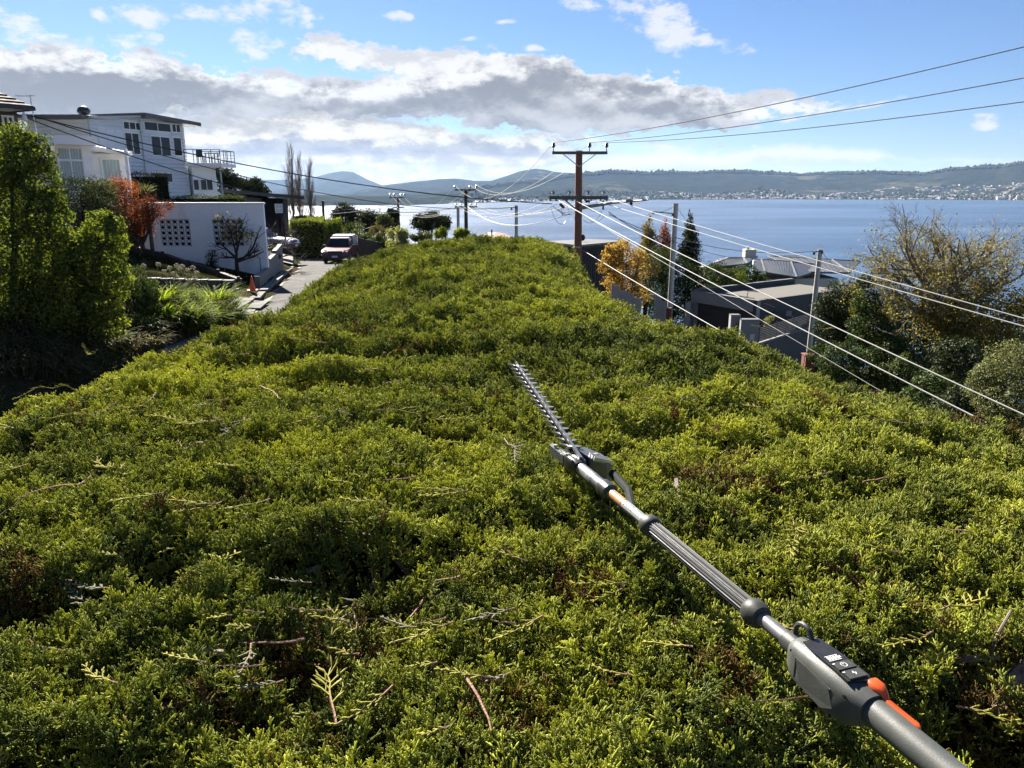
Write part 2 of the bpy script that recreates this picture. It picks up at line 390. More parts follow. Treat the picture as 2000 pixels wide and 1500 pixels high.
# concrete gutter channel and kerb lengths along the left edge
mb = MB()
for y in yy[:-1]:
    a0, a1 = Vector((float(kx(y)), y, float(zr(y)))), Vector((float(kx(y + 1.5)), y + 1.5, float(zr(y + 1.5))))
    if 17 < y < 52:
        mb.add([a0 + Vector((0.0, 0, -.03)), a0 + Vector((.42, 0, 0.006)), a1 + Vector((.42, 0, 0.006)), a1 + Vector((0, 0, -.03))], [(0, 1, 2, 3)])
struct('gutter', mb, conc, fix=False)
for i, y in enumerate(np.arange(17.6, 47, 2.4)):
    if 24.5 < y < 29: continue
    a0, a1 = Vector((float(kx(y)) - .09, y + .012, float(zr(y)) + .03)), Vector((float(kx(y + 2.4)) - .09, y + 2.388, float(zr(y + 2.4)) + .03))
    m2 = MB().bar(a0, a1, 0.17, 0.20); struct('kerb', m2, conc)
def patch_sheet(name, fx0, fx1, y0, y1, lift, mat, ny_=8, nx_=8):
    m2 = MB()
    for j in range(ny_ + 1):
        y = y0 + (y1 - y0) * j / ny_
        for i in range(nx_ + 1):
            x = fx0(y) + (fx1(y) - fx0(y)) * i / nx_; m2.v.append((x, y, max(Gz(x, y), Gz(x + .2, y), Gz(x - .2, y), Gz(x, y + .3), Gz(x, y - .3)) + lift))
    for j in range(ny_):
        for i in range(nx_): a = j * (nx_ + 1) + i; m2.f.append((a, a + 1, a + nx_ + 2, a + nx_ + 1))
    return struct(name, m2, mat, smooth=True)
patch_sheet('driveway', lambda y: -15.5, lambda y: float(kx(y)) - .05, 24.4, 28.6, 0.09, greyc)
patch_sheet('driveway', lambda y: -40.0 + (y - 50) * .1, lambda y: float(kx(y)) - .06, 48.4, 58.5, 0.07, conc, 10, 14)
# two plates bridging the gutter and the timber edge boards beside it
for i, (y0, y1) in enumerate(((24.75, 25.8), (26.5, 28.3))):
    m2 = MB(); x0 = float(kx((y0 + y1) / 2)); z = float(zr((y0 + y1) / 2)) + .17
    m2 = MB().prism([(x0 - .95, y0, z), (x0 + .62, y0, z - .05), (x0 + .62 - .28, y1, z - .06), (x0 - 1.25, y1, z)], (0, 0, -1), .07)
    solo('gutter_plate', m2, greyc, ['concrete plate bridging the gutter, the nearer of the two', 'concrete plate bridging the gutter, the farther one beside the cone'][i], 'plate', 'plates bridging the gutter')
m2 = MB().bar((float(kx(32)) - .05, 32, float(zr(32)) + .16), (float(kx(43)) - .05, 43, float(zr(43)) + .16), .34, .12)
solo('concrete_beam', m2, conc, 'long pale concrete beam lying along the gutter below the grey wall', 'beam')
m2 = MB().bar((float(kx(29.2)) - .12, 29.2, float(zr(29.2)) + .12), (float(kx(31.6)) - .12, 31.6, float(zr(31.6)) + .12), .4, .1)
solo('concrete_beam', m2, greyc, 'short grey concrete beam between the gutter plates and the long beam', 'beam')

# ------------------------------------------------------------------ water and far shore
wm, wb = new_mat('river_water'); T = wm.node_tree
tcw = T.nodes.new('ShaderNodeTexCoord').outputs['Object']
mp = T.nodes.new('ShaderNodeMapping'); mp.inputs['Scale'].default_value = (1, 1, 1); T.links.new(tcw, mp.inputs[0]); wv = mp.outputs[0]
mp2 = T.nodes.new('ShaderNodeMapping'); mp2.inputs['Scale'].default_value = (0.25, 1, 1); T.links.new(tcw, mp2.inputs[0])
big = nz(mp2.outputs[0], 0.006, 5, 0.6)
wc = vmixc(sstep(big, 0.42, 0.60), (0.012, 0.032, 0.062), (0.017, 0.043, 0.080)); 
bn = T.nodes.new('ShaderNodeBump'); bn.inputs['Strength'].default_value = 1.0; bn.inputs['Distance'].default_value = 1.1
wav = nz(mp.outputs[0], 0.09, 3, 0.6) * 1.2 + nz(mp.outputs[0], 0.4, 3, 0.6) * 0.45 + (nz(mp2.outputs[0], 0.02, 3, 0.5)) * 1.6
T.links.new(wav.o, bn.inputs['Height'])
# choppy water: the waves' slopes keep part of the body colour visible even at a grazing view
wd = T.nodes.new('ShaderNodeBsdfDiffuse'); T.links.new(wc, wd.inputs['Color']); wg = T.nodes.new('ShaderNodeBsdfGlossy'); wg.inputs['Roughness'].default_value = 0.22; wg.inputs['Color'].default_value = (.95, .97, 1, 1)
wx = T.nodes.new('ShaderNodeMixShader'); T.links.new((sstep(big, 0.35, 0.65) * 0.16 + 0.40).o, wx.inputs[0])
for sh_ in (wd, wg): T.links.new(bn.outputs[0], sh_.inputs['Normal'])
T.links.new(wd.outputs[0], wx.inputs[1]); T.links.new(wg.outputs[0], wx.inputs[2]); T.nodes.remove(wb); T.links.new(wx.outputs[0], T.nodes['Material Output'].inputs['Surface'])
mb = MB(); rr = [60, 300, 900, 2000, 4000, 8000, 14000]; na_ = 48
for r in rr:
    for j in range(na_): a = 2 * PI * j / na_; mb.v.append((r * math.sin(a), r * math.cos(a), SEA))
for i in range(len(rr) - 1):
    for j in range(na_): mb.f.append((i * na_ + j, i * na_ + (j + 1) % na_, (i + 1) * na_ + (j + 1) % na_, (i + 1) * na_ + j))
struct('water', mb, wm, fix=False)

def hill(name, sky_px, shore_px, dist, back, mat, nr=26, pw=1.6, rough=1.0, seed=0.0, step=6):
    """a ridge: its skyline and its waterline are read off the photograph and set at real distances"""
    pxs = np.arange(sky_px[0][0], sky_px[-1][0] + 1, step)
    sy = np.interp(pxs, [q[0] for q in sky_px], [q[1] for q in sky_px]); rd = np.interp(pxs, [q[0] for q in dist], [q[1] for q in dist])
    rs = np.interp(pxs, [q[0] for q in shore_px], [q[1] for q in shore_px])
    vs = np.zeros((nr + 5, len(pxs), 3))
    for i, (px, py, dd, s0) in enumerate(zip(pxs, sy, rd, rs)):
        d = ray(px, py); h = math.hypot(d.x, d.y); ux, uy = d.x / h, d.y / h; ztop = d.z / h * dd
        for j in range(nr + 5):
            t = j / (nr - 1)
            r = s0 + (dd - s0) * t
            z = SEA - 2 + (ztop - SEA + 2) * (t ** pw) if t <= 1 else ztop * (1 - (t - 1) * 2.2) + SEA * (t - 1)
            vs[j, i] = (ux * r, uy * r, z)
    X, Y = vs[..., 0], vs[..., 1]; tt = (np.arange(nr + 5) / (nr - 1))[:, None]
    env = np.clip(tt * 2.5, 0, 1) * np.clip(1.12 - tt, 0.06, 1)
    vs[..., 2] += fbm(X, Y, 0.0016, 4, seed) * 60 * env * rough
    idx = np.arange(vs.shape[0] * vs.shape[1]).reshape(vs.shape[:2])
    fq = np.stack([idx[:-1, :-1], idx[:-1, 1:], idx[1:, 1:], idx[1:, :-1]], -1).reshape(-1, 4)
    link(name, npmesh(name, vs.reshape(-1, 3), fq, mat, smooth=True), kind='structure'); return vs
hm, hb = new_mat('wooded_hillside'); T = hm.node_tree; tch = T.nodes.new('ShaderNodeTexCoord').outputs['Object']
na, nb_, nc = nz(tch, 0.0012, 5, 0.6), nz(tch, 0.010, 6, 0.7), nz(tch, 0.05, 5, 0.7)
c = vmixc(sstep(nb_ * 0.5 + nc * 0.5, 0.36, 0.64), (0.009, 0.0145, 0.016), (0.034, 0.042, 0.038))
c = vmixc(sstep(na + (nb_ - 0.5) * 0.6, 0.56, 0.70) * 0.6, c, (0.13, 0.115, 0.07)); T.links.new(c, hb.inputs['Base Color'])
hb.inputs['Roughness'].default_value = 1.0; hb.inputs['Specular IOR Level'].default_value = 0.0
bn = T.nodes.new('ShaderNodeBump'); bn.inputs['Strength'].default_value = 1.0; bn.inputs['Distance'].default_value = 22.0
T.links.new((nb_ * 0.6 + nc * 0.4).o, bn.inputs['Height']); T.links.new(bn.outputs[0], hb.inputs['Normal'])
SHORE = [(0, 2700), (600, 2500), (800, 2600), (900, 2850), (1000, 3200), (1200, 3900), (1500, 4500), (2000, 4700), (2700, 4700)]
hill('distant_mountain', [(-300, 360), (300, 356), (480, 352), (560, 351), (610, 348), (640, 339), (668, 334), (690, 336), (716, 350), (745, 362), (790, 372), (830, 380)], [(-300, 7000), (830, 7000)], [(-300, 10500), (830, 10500)], 0, hm, seed=3.0, rough=0.8)
hill('hill_range', [(560, 388), (640, 382), (700, 372), (745, 362), (800, 356), (860, 350), (890, 349), (925, 353), (960, 353), (990, 343), (1015, 334), (1045, 329), (1065, 331), (1085, 336), (1110, 338), (1150, 340), (1180, 342)], [(560, 5200), (1180, 5200)], [(560, 7200), (1180, 7200)], 0, hm, seed=9.0)
ridge_main = hill('hill_range', [(560, 395), (700, 390), (800, 380), (900, 372), (1000, 358), (1060, 352), (1100, 344), (1150, 337), (1200, 333.5), (1250, 337), (1310, 335), (1350, 338), (1400, 333), (1450, 333.5), (1500, 338), (1560, 342), (1620, 338), (1700, 335.5), (1800, 338), (1850, 330), (1900, 326), (1950, 324), (2000, 316), (2100, 305), (2300, 300), (2700, 310)], SHORE, [(560, 4300), (1000, 5000), (1500, 6600), (2000, 6300), (2700, 6500)], 0, hm, nr=36, pw=1.75, seed=21.0, step=5)
hill('headland', [(-700, 380), (0, 378), (400, 376), (560, 378), (640, 381), (720, 384), (800, 388), (850, 392), (905, 398)], [(q[0], q[1] - 60) for q in [(-700, 2700), (0, 2600), (600, 2480), (800, 2560), (905, 2850)]], [(-700, 3300), (0, 3300), (905, 3100)], 0, hm, nr=14, pw=0.8, seed=31.0, rough=0.35)

def ridge_z(px, r):        # height of the main far shore in a pixel column at range r
    pxs = np.arange(560, 2701, 5); i = int(np.clip(round((px - 560) / 5), 0, len(pxs) - 1)); col = ridge_main[:, i]
    rr_ = np.hypot(col[:, 0], col[:, 1]); return float(np.interp(r, rr_, col[:, 2]))
def shore_pt(px, r):
    d = ray(px, 380); h = math.hypot(d.x, d.y); return Vector((d.x / h * r, d.y / h * r, ridge_z(px, r)))
# far houses: the ones that show largest one by one, the others as one mass
hw = [pm('far_wall_white', (0.42, 0.41, 0.39), 0.7), pm('far_wall_cream', (0.30, 0.27, 0.23), 0.7), pm('far_wall_brick', (0.16, 0.09, 0.065), 0.8), pm('far_wall_grey', (0.22, 0.22, 0.22), 0.8)]
roofm = [pm('far_roof_grey', (0.09, 0.09, 0.095), 0.7), pm('far_roof_red', (0.13, 0.055, 0.035), 0.8), pm('far_roof_pale', (0.26, 0.26, 0.26), 0.6)]
def house_vs(w, d, h, rh):
    return [(-w, -d, -3), (w, -d, -3), (w, d, -3), (-w, d, -3), (-w, -d, h), (w, -d, h), (w, d, h), (-w, d, h), (-w * .9, 0, h + rh), (w * .9, 0, h + rh)]
HF = [(0, 1, 5, 4), (1, 2, 6, 5), (2, 3, 7, 6), (3, 0, 4, 7), (4, 5, 9, 8), (6, 7, 8, 9), (5, 6, 9), (7, 4, 8)]
far_mesh = []
for k in range(6):
    me = bpy.data.meshes.new('far_house'); me.from_pydata(house_vs(random.uniform(9, 15), random.uniform(6, 9), random.uniform(5, 8), random.uniform(2, 3.5)), [], HF)
    me.materials.append(hw[k % 4]); me.materials.append(roofm[k % 3])
    for p in me.polygons: p.material_index = 1 if p.index >= 4 else 0
    far_mesh.append(me)
def town_spot():
    while True:
        px = random.uniform(930, 2040); t = random.random()
        lim = np.interp(px, [930, 1150, 1350, 1500, 1700, 1900, 2040], [0.10, 0.30, 0.36, 0.28, 0.50, 0.60, 0.60])
        lo = np.interp(px, [930, 2040], [0.015, 0.015]); q = lo + (lim - lo) * t ** 1.7
        s0 = np.interp(px, [a for a, b in SHORE], [b for a, b in SHORE]); d1 = np.interp(px, [560, 1000, 1500, 2000], [4300, 5000, 6600, 6300])
        if mnoise.noise((px * .012, q * 9, 0)) > -0.25: return shore_pt(px, s0 + 25 + (d1 - s0) * q)
for i in range(290):
    p = town_spot(); me = far_mesh[i % 6]
    o = link('far_house', me, loc=p, label='small pale house of the town on the far shore under the wooded hills', cat='house', group='houses of the town across the water')
    o.rotation_euler = (0, 0, random.uniform(0, PI)); s = random.uniform(0.6, 1.15); o.scale = (s, s, s)
mb = MB()
for i in range(1500):
    p = town_spot(); a = random.uniform(0, PI); ca, sa = math.cos(a), math.sin(a)
    mb.add([Vector((x * ca - y * sa, x * sa + y * ca, z)) + p for x, y, z in house_vs(random.uniform(5, 11), random.uniform(4, 7), random.uniform(4, 6.5), 2.2)], HF)
struct('distant_town', mb, hw[1], kind='stuff', fix=False)
for px, r, w, lab in ((1822, 4790, 62, 'long low white building by the far shore, right of centre'), (1955, 4770, 40, 'white waterfront building at the far right of the opposite shore'), (1142, 3800, 30, 'bright white building on the far shore just right of the tall wooden pole')):
    p = shore_pt(px, r); m2 = MB().box(p + Vector((0, 0, 6)), (w, 16, 15)); m2.prism([p + Vector((-w / 2 - 1, -9, 14)), p + Vector((-w / 2 - 1, 9, 14)), p + Vector((-w / 2 - 1, 0, 17))], (1, 0, 0), w + 2)
    solo('waterfront_building', m2, hw[0], lab, 'building')
# trees standing along the ridge and among the town: one wood
tp, tf = [], []; cnt = 0
def far_tree(p, h, w):
    global cnt
    k = 5; base = [(p[0] + w * math.cos(2 * PI * j / k), p[1] + w * math.sin(2 * PI * j / k), p[2] + h * random.uniform(.25, .5)) for j in range(k)]
    tp.extend([(p[0], p[1], p[2] - 2)] + base + [(p[0] + random.uniform(-1, 1), p[1], p[2] + h)])
    for j in range(k):
        tf.append((cnt, cnt + 1 + (j + 1) % k, cnt + 1 + j)); tf.append((cnt + k + 1, cnt + 1 + j, cnt + 1 + (j + 1) % k))
    cnt += k + 2
for i in range(5200):
    px = random.uniform(900, 2100); rr1 = np.interp(px, [560, 1000, 1500, 2000], [4300, 5000, 6600, 6300])
    s0 = np.interp(px, [a for a, b in SHORE], [b for a, b in SHORE])
    t = random.choice((random.uniform(.93, 1.0), random.uniform(.93, 1.0), random.uniform(0.01, .35)))
    h = random.uniform(10, 19) * (1.5 if random.random() < .06 else 1); far_tree(shore_pt(px, s0 + (rr1 - s0) * t), h, h * random.uniform(.3, .6))
fw = pm('far_gum_leaves', (0.050, 0.062, 0.048), 1.0, 0.4, 0.01, spec=0.0)
link('distant_wood', npmesh('distant_wood', np.array(tp), np.array(tf), fw), kind='stuff')
# ------------------------------------------------------------------ the clipped juniper hedge
def ratio(px, py): d = ray(px, py); return d.x / d.y, -d.z / abs(d.x)
LSIL = [(-500, 940), (-200, 850), (0, 770), (100, 735), (200, 702), (300, 672), (400, 650), (480, 622), (560, 562), (640, 512), (700, 480), (735, 470)]
RSIL = [(2600, 1000), (2300, 910), (2000, 828), (1900, 800), (1800, 770), (1700, 742), (1600, 716), (1500, 690), (1330, 640), (1240, 592), (1195, 560), (1165, 520), (1140, 498)]
def z0(y): return np.interp(y, [-1, 0, 1, 2, 4, 8, 10.5, 11.6, 12.4], [-.73, -.68, -.638, -.632, -.645, -.67, -.70, -.77, -1.0])
def prof(u, p, q, b): u = np.clip(np.abs(u), 0, 1); return b * (1 - (1 - u ** p) ** (1 / q))
def pq(y): return np.interp(y, [0, 3, 8, 12], [4.2, 3.8, 3.0, 2.6]), 2.0
def MGL(y): return .06 + .018 * y
def MGR(y): return float(np.interp(y, [2, 3, 3.5, 4.1, 5, 8, 12], [.12, .125, .185, .27, .32, .25, .2]))
def solve(sil, xs_of, MG):
    ys_, ws = [], []
    for px, py in sil:
        t, s = ratio(px, py); y = abs(xs_of(abs(t)) / t)
        p, q = pq(y); lo, hi = 0.3, 4.0; uu = np.linspace(.02, 1, 200)
        for _ in range(40):
            w = (lo + hi) / 2; m = np.min((-z0(y) - MG(y) + prof(uu, p, q, 0.8)) / (uu * w))
            if m > s: lo = w
            else: hi = w
        ys_.append(y); ws.append(w)
    o = np.argsort(ys_); return np.array(ys_)[o], np.array(ws)[o]
LY, LW = solve(LSIL, lambda t: 1.9, MGL)
RY, RW = solve(RSIL, lambda t: float(np.interp(t, [.09, .12, .23, .43, .73], [1.05, 1.1, 1.3, 1.6, 1.7])), MGR)
print('hedge left', [(round(a, 1), round(b, 2)) for a, b in zip(LY, LW)]); print('hedge right', [(round(a, 1), round(b, 2)) for a, b in zip(RY, RW)])
Y0, Y1 = -1.2, 12.4
def wl(y): return np.interp(y, LY, LW)
def wr(y): return np.interp(y, RY, RW)
def Hs(x, y):                               # smooth top
    x = np.asarray(x, float); y = np.asarray(y, float); w = np.where(x < 0, wl(y), wr(y)); p, q = pq(y)
    return z0(y) - prof(x / w, p, q, 0.8)
def Hn(x, y):                               # clumps, dips and the steps the cutter left
    a = fbm(np.asarray(x) * 0.8, np.asarray(y) * 1.5, 1.6, 3, 2.0) * 0.045
    b = fbm(np.asarray(x) * 0.9, np.asarray(y) * 1.1, 5.5, 3, 9.0) * 0.036
    d = fbm(np.asarray(x) * 0.7, np.asarray(y) * 1.3, 2.3, 3, 17.0)
    hole = -np.clip(d - 0.27, 0, .5) * 0.42
    far = np.clip(np.asarray(y) / 6, 0, 1)
    e = fbm(np.asarray(x) * 0.35, np.asarray(y) * 1.25, 1.5, 2, 31.0)
    return a * (0.55 + .95 * far) + b * (1 + .5 * far) + hole * (1 - .2 * far) - np.clip(e - 0.12, 0, 1) * 0.26 * far
def Htop(x, y): return Hs(x, y) + Hn(x, y)

hedge = thing('hedge', 'broad clipped juniper hedge filling the foreground, its flat green top freshly cut', 'hedge', (-.2, 5.5, Gz(-.2, 5.5)))
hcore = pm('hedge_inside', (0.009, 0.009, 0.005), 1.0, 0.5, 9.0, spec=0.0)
# dark inner mass under the foliage
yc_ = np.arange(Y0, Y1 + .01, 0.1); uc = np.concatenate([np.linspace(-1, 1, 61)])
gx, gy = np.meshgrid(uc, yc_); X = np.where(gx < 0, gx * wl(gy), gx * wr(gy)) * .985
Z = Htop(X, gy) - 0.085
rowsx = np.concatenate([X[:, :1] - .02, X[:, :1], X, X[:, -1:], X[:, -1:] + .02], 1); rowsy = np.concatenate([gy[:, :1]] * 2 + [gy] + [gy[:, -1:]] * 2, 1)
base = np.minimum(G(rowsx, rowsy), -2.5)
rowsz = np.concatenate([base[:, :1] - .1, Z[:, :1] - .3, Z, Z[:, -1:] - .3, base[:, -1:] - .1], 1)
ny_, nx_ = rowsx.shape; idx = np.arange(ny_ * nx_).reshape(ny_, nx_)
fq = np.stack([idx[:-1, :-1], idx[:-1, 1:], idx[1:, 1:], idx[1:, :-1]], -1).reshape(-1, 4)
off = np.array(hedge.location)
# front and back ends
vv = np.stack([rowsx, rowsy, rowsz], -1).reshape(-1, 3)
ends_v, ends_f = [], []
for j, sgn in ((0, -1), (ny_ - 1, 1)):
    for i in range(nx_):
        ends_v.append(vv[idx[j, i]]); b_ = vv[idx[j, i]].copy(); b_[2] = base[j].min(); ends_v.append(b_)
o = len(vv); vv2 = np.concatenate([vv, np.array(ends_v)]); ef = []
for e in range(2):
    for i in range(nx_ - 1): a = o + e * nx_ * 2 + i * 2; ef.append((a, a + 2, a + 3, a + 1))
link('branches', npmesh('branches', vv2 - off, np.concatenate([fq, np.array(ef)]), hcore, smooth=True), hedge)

# sprig shapes: ascending scaly cords in a flat spray
def frame_of(d):
    d = d.normalized(); u = d.orthogonal().normalized(); return d, u, d.cross(u)
def sprig_mesh(seed, mat, nbr=9, upright=1.0):
    rnd = random.Random(seed); vs, fs, tips = [], [], []
    def cord(a, d, L, r0, r1, t0, t1, n=4, seg=2, bend=0.0):
        o = len(vs); p = a.copy(); dd = d.normalized(); bn = Vector((rnd.uniform(-1, 1), rnd.uniform(-1, 1), rnd.uniform(0, 1))) * bend
        for k in range(seg + 1):
            t = k / seg; r = r0 + (r1 - r0) * t; _, u, w = frame_of(dd)
            for j in range(n): vs.append(p + (u * math.cos(2 * PI * j / n) + w * math.sin(2 * PI * j / n)) * r); tips.append(t0 + (t1 - t0) * t)
            if k < seg: p = p + dd * (L / seg); dd = (dd + bn / seg).normalized()
        vs.append(p + dd * r1 * 1.6); tips.append(t1)
        for k in range(seg):
            for j in range(n): fs.append((o + k * n + j, o + k * n + (j + 1) % n, o + (k + 1) * n + (j + 1) % n, o + (k + 1) * n + j))
        for j in range(n): fs.append((o + seg * n + j, o + seg * n + (j + 1) % n, len(vs) - 1, len(vs) - 1))
        return p, dd
    ax = Vector((rnd.uniform(-.15, .15), rnd.uniform(-.15, .15), 1)); p = Vector((0, 0, 0)); d = ax.normalized()
    pts = [p.copy()]
    for k in range(5):
        q, d = cord(p, d, .2, .022 - .002 * k, .021 - .002 * k, .15 * k, .15 * (k + 1), 3, 1, .25); p = q; pts.append(p.copy())
    for k in range(nbr):
        t = .15 + .8 * k / (nbr - 1); i = min(int(t * 5), 4); a = pts[i].lerp(pts[i + 1], t * 5 - i)
        ang = k * 2.4 + rnd.uniform(-.5, .5); out = Vector((math.cos(ang), math.sin(ang) * .75, .75 * upright + rnd.uniform(-.1, .5)))
        L = rnd.uniform(.30, .46) * (1.1 - .5 * t)
        e, dd = cord(a, out, L, .020, .018, .2 + .5 * t, .45 + .5 * t, 3, 2, .5)
        for m in range(4):
            tt = .25 + .22 * m; b = a.lerp(e, tt); an = rnd.uniform(0, 2 * PI)
            o2 = (dd + Vector((math.cos(an), math.sin(an), .55)) * .75)
            cord(b, o2, rnd.uniform(.10, .19), .023, .017, .5 + .4 * t * tt, rnd.uniform(.75, 1.0), 4, 1, .3)
        cord(e, dd, .09, .023, .016, .7, 1.0, 4, 1, .3)
    me = bpy.data.meshes.new('sprig'); me.from_pydata([tuple(v) for v in vs], [], [f if f[2] != f[3] else f[:3] for f in fs])
    at = me.attributes.new('tip', 'FLOAT', 'POINT'); at.data.foreach_set('value', np.array(tips, dtype=np.float32))
    me.polygons.foreach_set('use_smooth', [True] * len(me.polygons)); me.materials.append(mat); me.update(); return me
jun = leafm('juniper_green', (0.021, 0.052, 0.027), (0.46, 0.47, 0.080), 0.42, 0.45, third=(0.13, 0.062, 0.028), gloss=0.035, inst=True)
sprigs = bpy.data.collections.new('sprig_shapes')
for k in range(7):
    o = bpy.data.objects.new('sprig', sprig_mesh(50 + k, jun, 9 if k < 5 else 7, 1.0 if k < 5 else .5)); sprigs.objects.link(o)
# where the sprigs stand
def scatter(n, xr, yr, dens):
    x = RNG.uniform(*xr, n); y = RNG.uniform(*yr, n); return x, y
px_, py_, nz_, sc_ = [], [], [], []
def dens_size(r):
    s = 0.035 * np.maximum(1, r / 1.6) ** 0.46; return 6.4 / s ** 2, s
area = 4.6 * (Y1 + .3); DMAX = 6.4 / .035 ** 2; N0 = int(area * DMAX)
x = RNG.uniform(-2.4, 2.2, N0); y = RNG.uniform(-.3, Y1 + .05, N0)
r = np.sqrt(x ** 2 + y ** 2 + .4); dn, s = dens_size(r); keep = RNG.random(N0) < dn / DMAX
x, y, s = x[keep], y[keep], s[keep]; w = np.where(x < 0, wl(y), wr(y)); keep = np.abs(x / w) < .985; x, y, s = x[keep], y[keep], s[keep]
e = 0.02; zt = Hs(x, y); sxp = (Hs(x + e, y) - Hs(x - e, y)) / (2 * e); syp = (Hs(x, y + e) - Hs(x, y - e)) / (2 * e)
hn = Hn(x, y); zt = zt + hn
N = np.stack([-sxp, -syp, np.ones_like(x)], -1); N /= np.linalg.norm(N, axis=1)[:, None]
Ptop = np.stack([x, y, zt], -1)
# an inner storey of sprigs that shows in the gaps
low_ = RNG.random(len(x)) < np.where(y < 3.5, .30, .10)
Pin = Ptop[low_] - np.array([0, 0, 1.]) * RNG.uniform(.035, .075, low_.sum())[:, None]
# the two flanks and the far end, thinner
side_p, side_n, side_s = [], [], []
for sg, wf in ((-1, wl), (1, wr)):
    yy_ = RNG.uniform(-.3, Y1, 7000); dep = RNG.uniform(0, 1, 7000) ** 1.3 * 2.4
    ww = wf(yy_); zz = z0(yy_) - .75 - dep
    side_p.append(np.stack([sg * ww + RNG.normal(0, .02, 7000), yy_, zz], -1)); side_n.append(np.stack([np.full(7000, sg * .9), np.zeros(7000), np.full(7000, .45)], -1)); side_s.append(np.full(7000, .12))
xx = RNG.uniform(-1.9, 1.1, 2500); zz = z0(12.2) - RNG.uniform(.0, 2.2, 2500)
side_p.append(np.stack([xx, np.full(2500, Y1), zz], -1)); side_n.append(np.tile([0, .9, .45], (2500, 1))); side_s.append(np.full(2500, .14))
PT = np.concatenate([Ptop, Pin] + side_p); NN = np.concatenate([N, N[low_]] + side_n); SS = np.concatenate([s, s[low_] * 1.1] + side_s)
n = len(PT); print('sprigs', n)
tilt = RNG.normal(0, .75, (n, 3)); tilt[:, 2] *= .3
AX = NN + tilt; AX /= np.linalg.norm(AX, axis=1)[:, None]
AX = AX * .8 + np.array([0, 0, .16]); AX /= np.linalg.norm(AX, axis=1)[:, None]
pol = np.arccos(np.clip(AX[:, 2], -1, 1)); azm = np.arctan2(AX[:, 1], AX[:, 0]); spin = RNG.uniform(0, 2 * PI, n)
rot = np.array([Matrix.to_euler((Matrix.Rotation(a, 3, 'Z') @ Matrix.Rotation(p, 3, 'Y') @ Matrix.Rotation(q, 3, 'Z')))[:] for a, p, q in zip(azm, pol, spin)])
SS = SS * RNG.uniform(.6, 1.6, n)
PT = PT - AX * (SS * RNG.uniform(.40, .85, n))[:, None]
big_ = fbm(PT[:, 0], PT[:, 1], 0.9, 3, 40.0); sml = fbm(PT[:, 0], PT[:, 1], 6.0, 2, 50.0)
tintv = np.clip(.47 + big_ * .50 + sml * .36 + RNG.normal(0, .18, n), 0, 1)
deadn = fbm(PT[:, 0], PT[:, 1], 3.0, 3, 60.0)
dead = np.where((deadn > .50) & (RNG.random(n) < .55) & (PT[:, 1] < 4), RNG.uniform(.6, 1, n), np.where(RNG.random(n) < .012, .8, 0))
for (qx, qy, rr_) in ((1130, 1125, .06), (770, 1165, .05), (560, 1240, .05), (350, 1010, .05), (1015, 1370, .05), (700, 1250, .06), (600, 1390, .03), (1700, 1150, .05)):
    d = ray(qx, qy); t = -.63 / d.z; dist = np.hypot(PT[:, 0] - d.x * t, PT[:, 1] - d.y * t)
    dead = np.where((dist < rr_) & (RNG.random(n) < .65), RNG.uniform(.6, 1, n), dead)
me = bpy.data.meshes.new('foliage'); me.vertices.add(n); me.vertices.foreach_set('co', np.ascontiguousarray(PT - off, dtype=np.float32).ravel())
def attr(me, nm, ty, val, key='value'):
    a = me.attributes.new(nm, ty, 'POINT'); a.data.foreach_set(key, np.ascontiguousarray(val).ravel())
attr(me, 'rot', 'FLOAT_VECTOR', rot.astype(np.float32), 'vector'); attr(me, 'size', 'FLOAT', SS.astype(np.float32)); attr(me, 'pick', 'INT', RNG.integers(0, 7, n).astype(np.int32))
attr(me, 'tint', 'FLOAT', tintv.astype(np.float32)); attr(me, 'dead', 'FLOAT', dead.astype(np.float32)); me.materials.append(jun)
fol = link('foliage', me, hedge, kind='stuff')
def sprig_nodes(coll):
    ng = bpy.data.node_groups.new('grow_sprigs', 'GeometryNodeTree')
    ng.interface.new_socket('Geometry', in_out='INPUT', socket_type='NodeSocketGeometry'); ng.interface.new_socket('Geometry', in_out='OUTPUT', socket_type='NodeSocketGeometry')
    N_, L_ = ng.nodes, ng.links; gi, go = N_.new('NodeGroupInput'), N_.new('NodeGroupOutput')
    ip = N_.new('GeometryNodeInstanceOnPoints'); ci = N_.new('GeometryNodeCollectionInfo'); ci.inputs['Collection'].default_value = coll
    ci.inputs['Separate Children'].default_value = True; ci.inputs['Reset Children'].default_value = True
    L_.new(gi.outputs[0], ip.inputs['Points']); L_.new(ci.outputs[0], ip.inputs['Instance']); ip.inputs['Pick Instance'].default_value = True
    for nm, ty, sock in (('rot', 'FLOAT_VECTOR', 'Rotation'), ('size', 'FLOAT', 'Scale'), ('pick', 'INT', 'Instance Index')):
        na = N_.new('GeometryNodeInputNamedAttribute'); na.data_type = ty; na.inputs['Name'].default_value = nm
        L_.new([o for o in na.outputs if o.enabled][0], ip.inputs[sock])
    L_.new(ip.outputs[0], go.inputs[0]); return ng
md = fol.modifiers.new('grow', 'NODES'); md.node_group = sprig_nodes(sprigs)

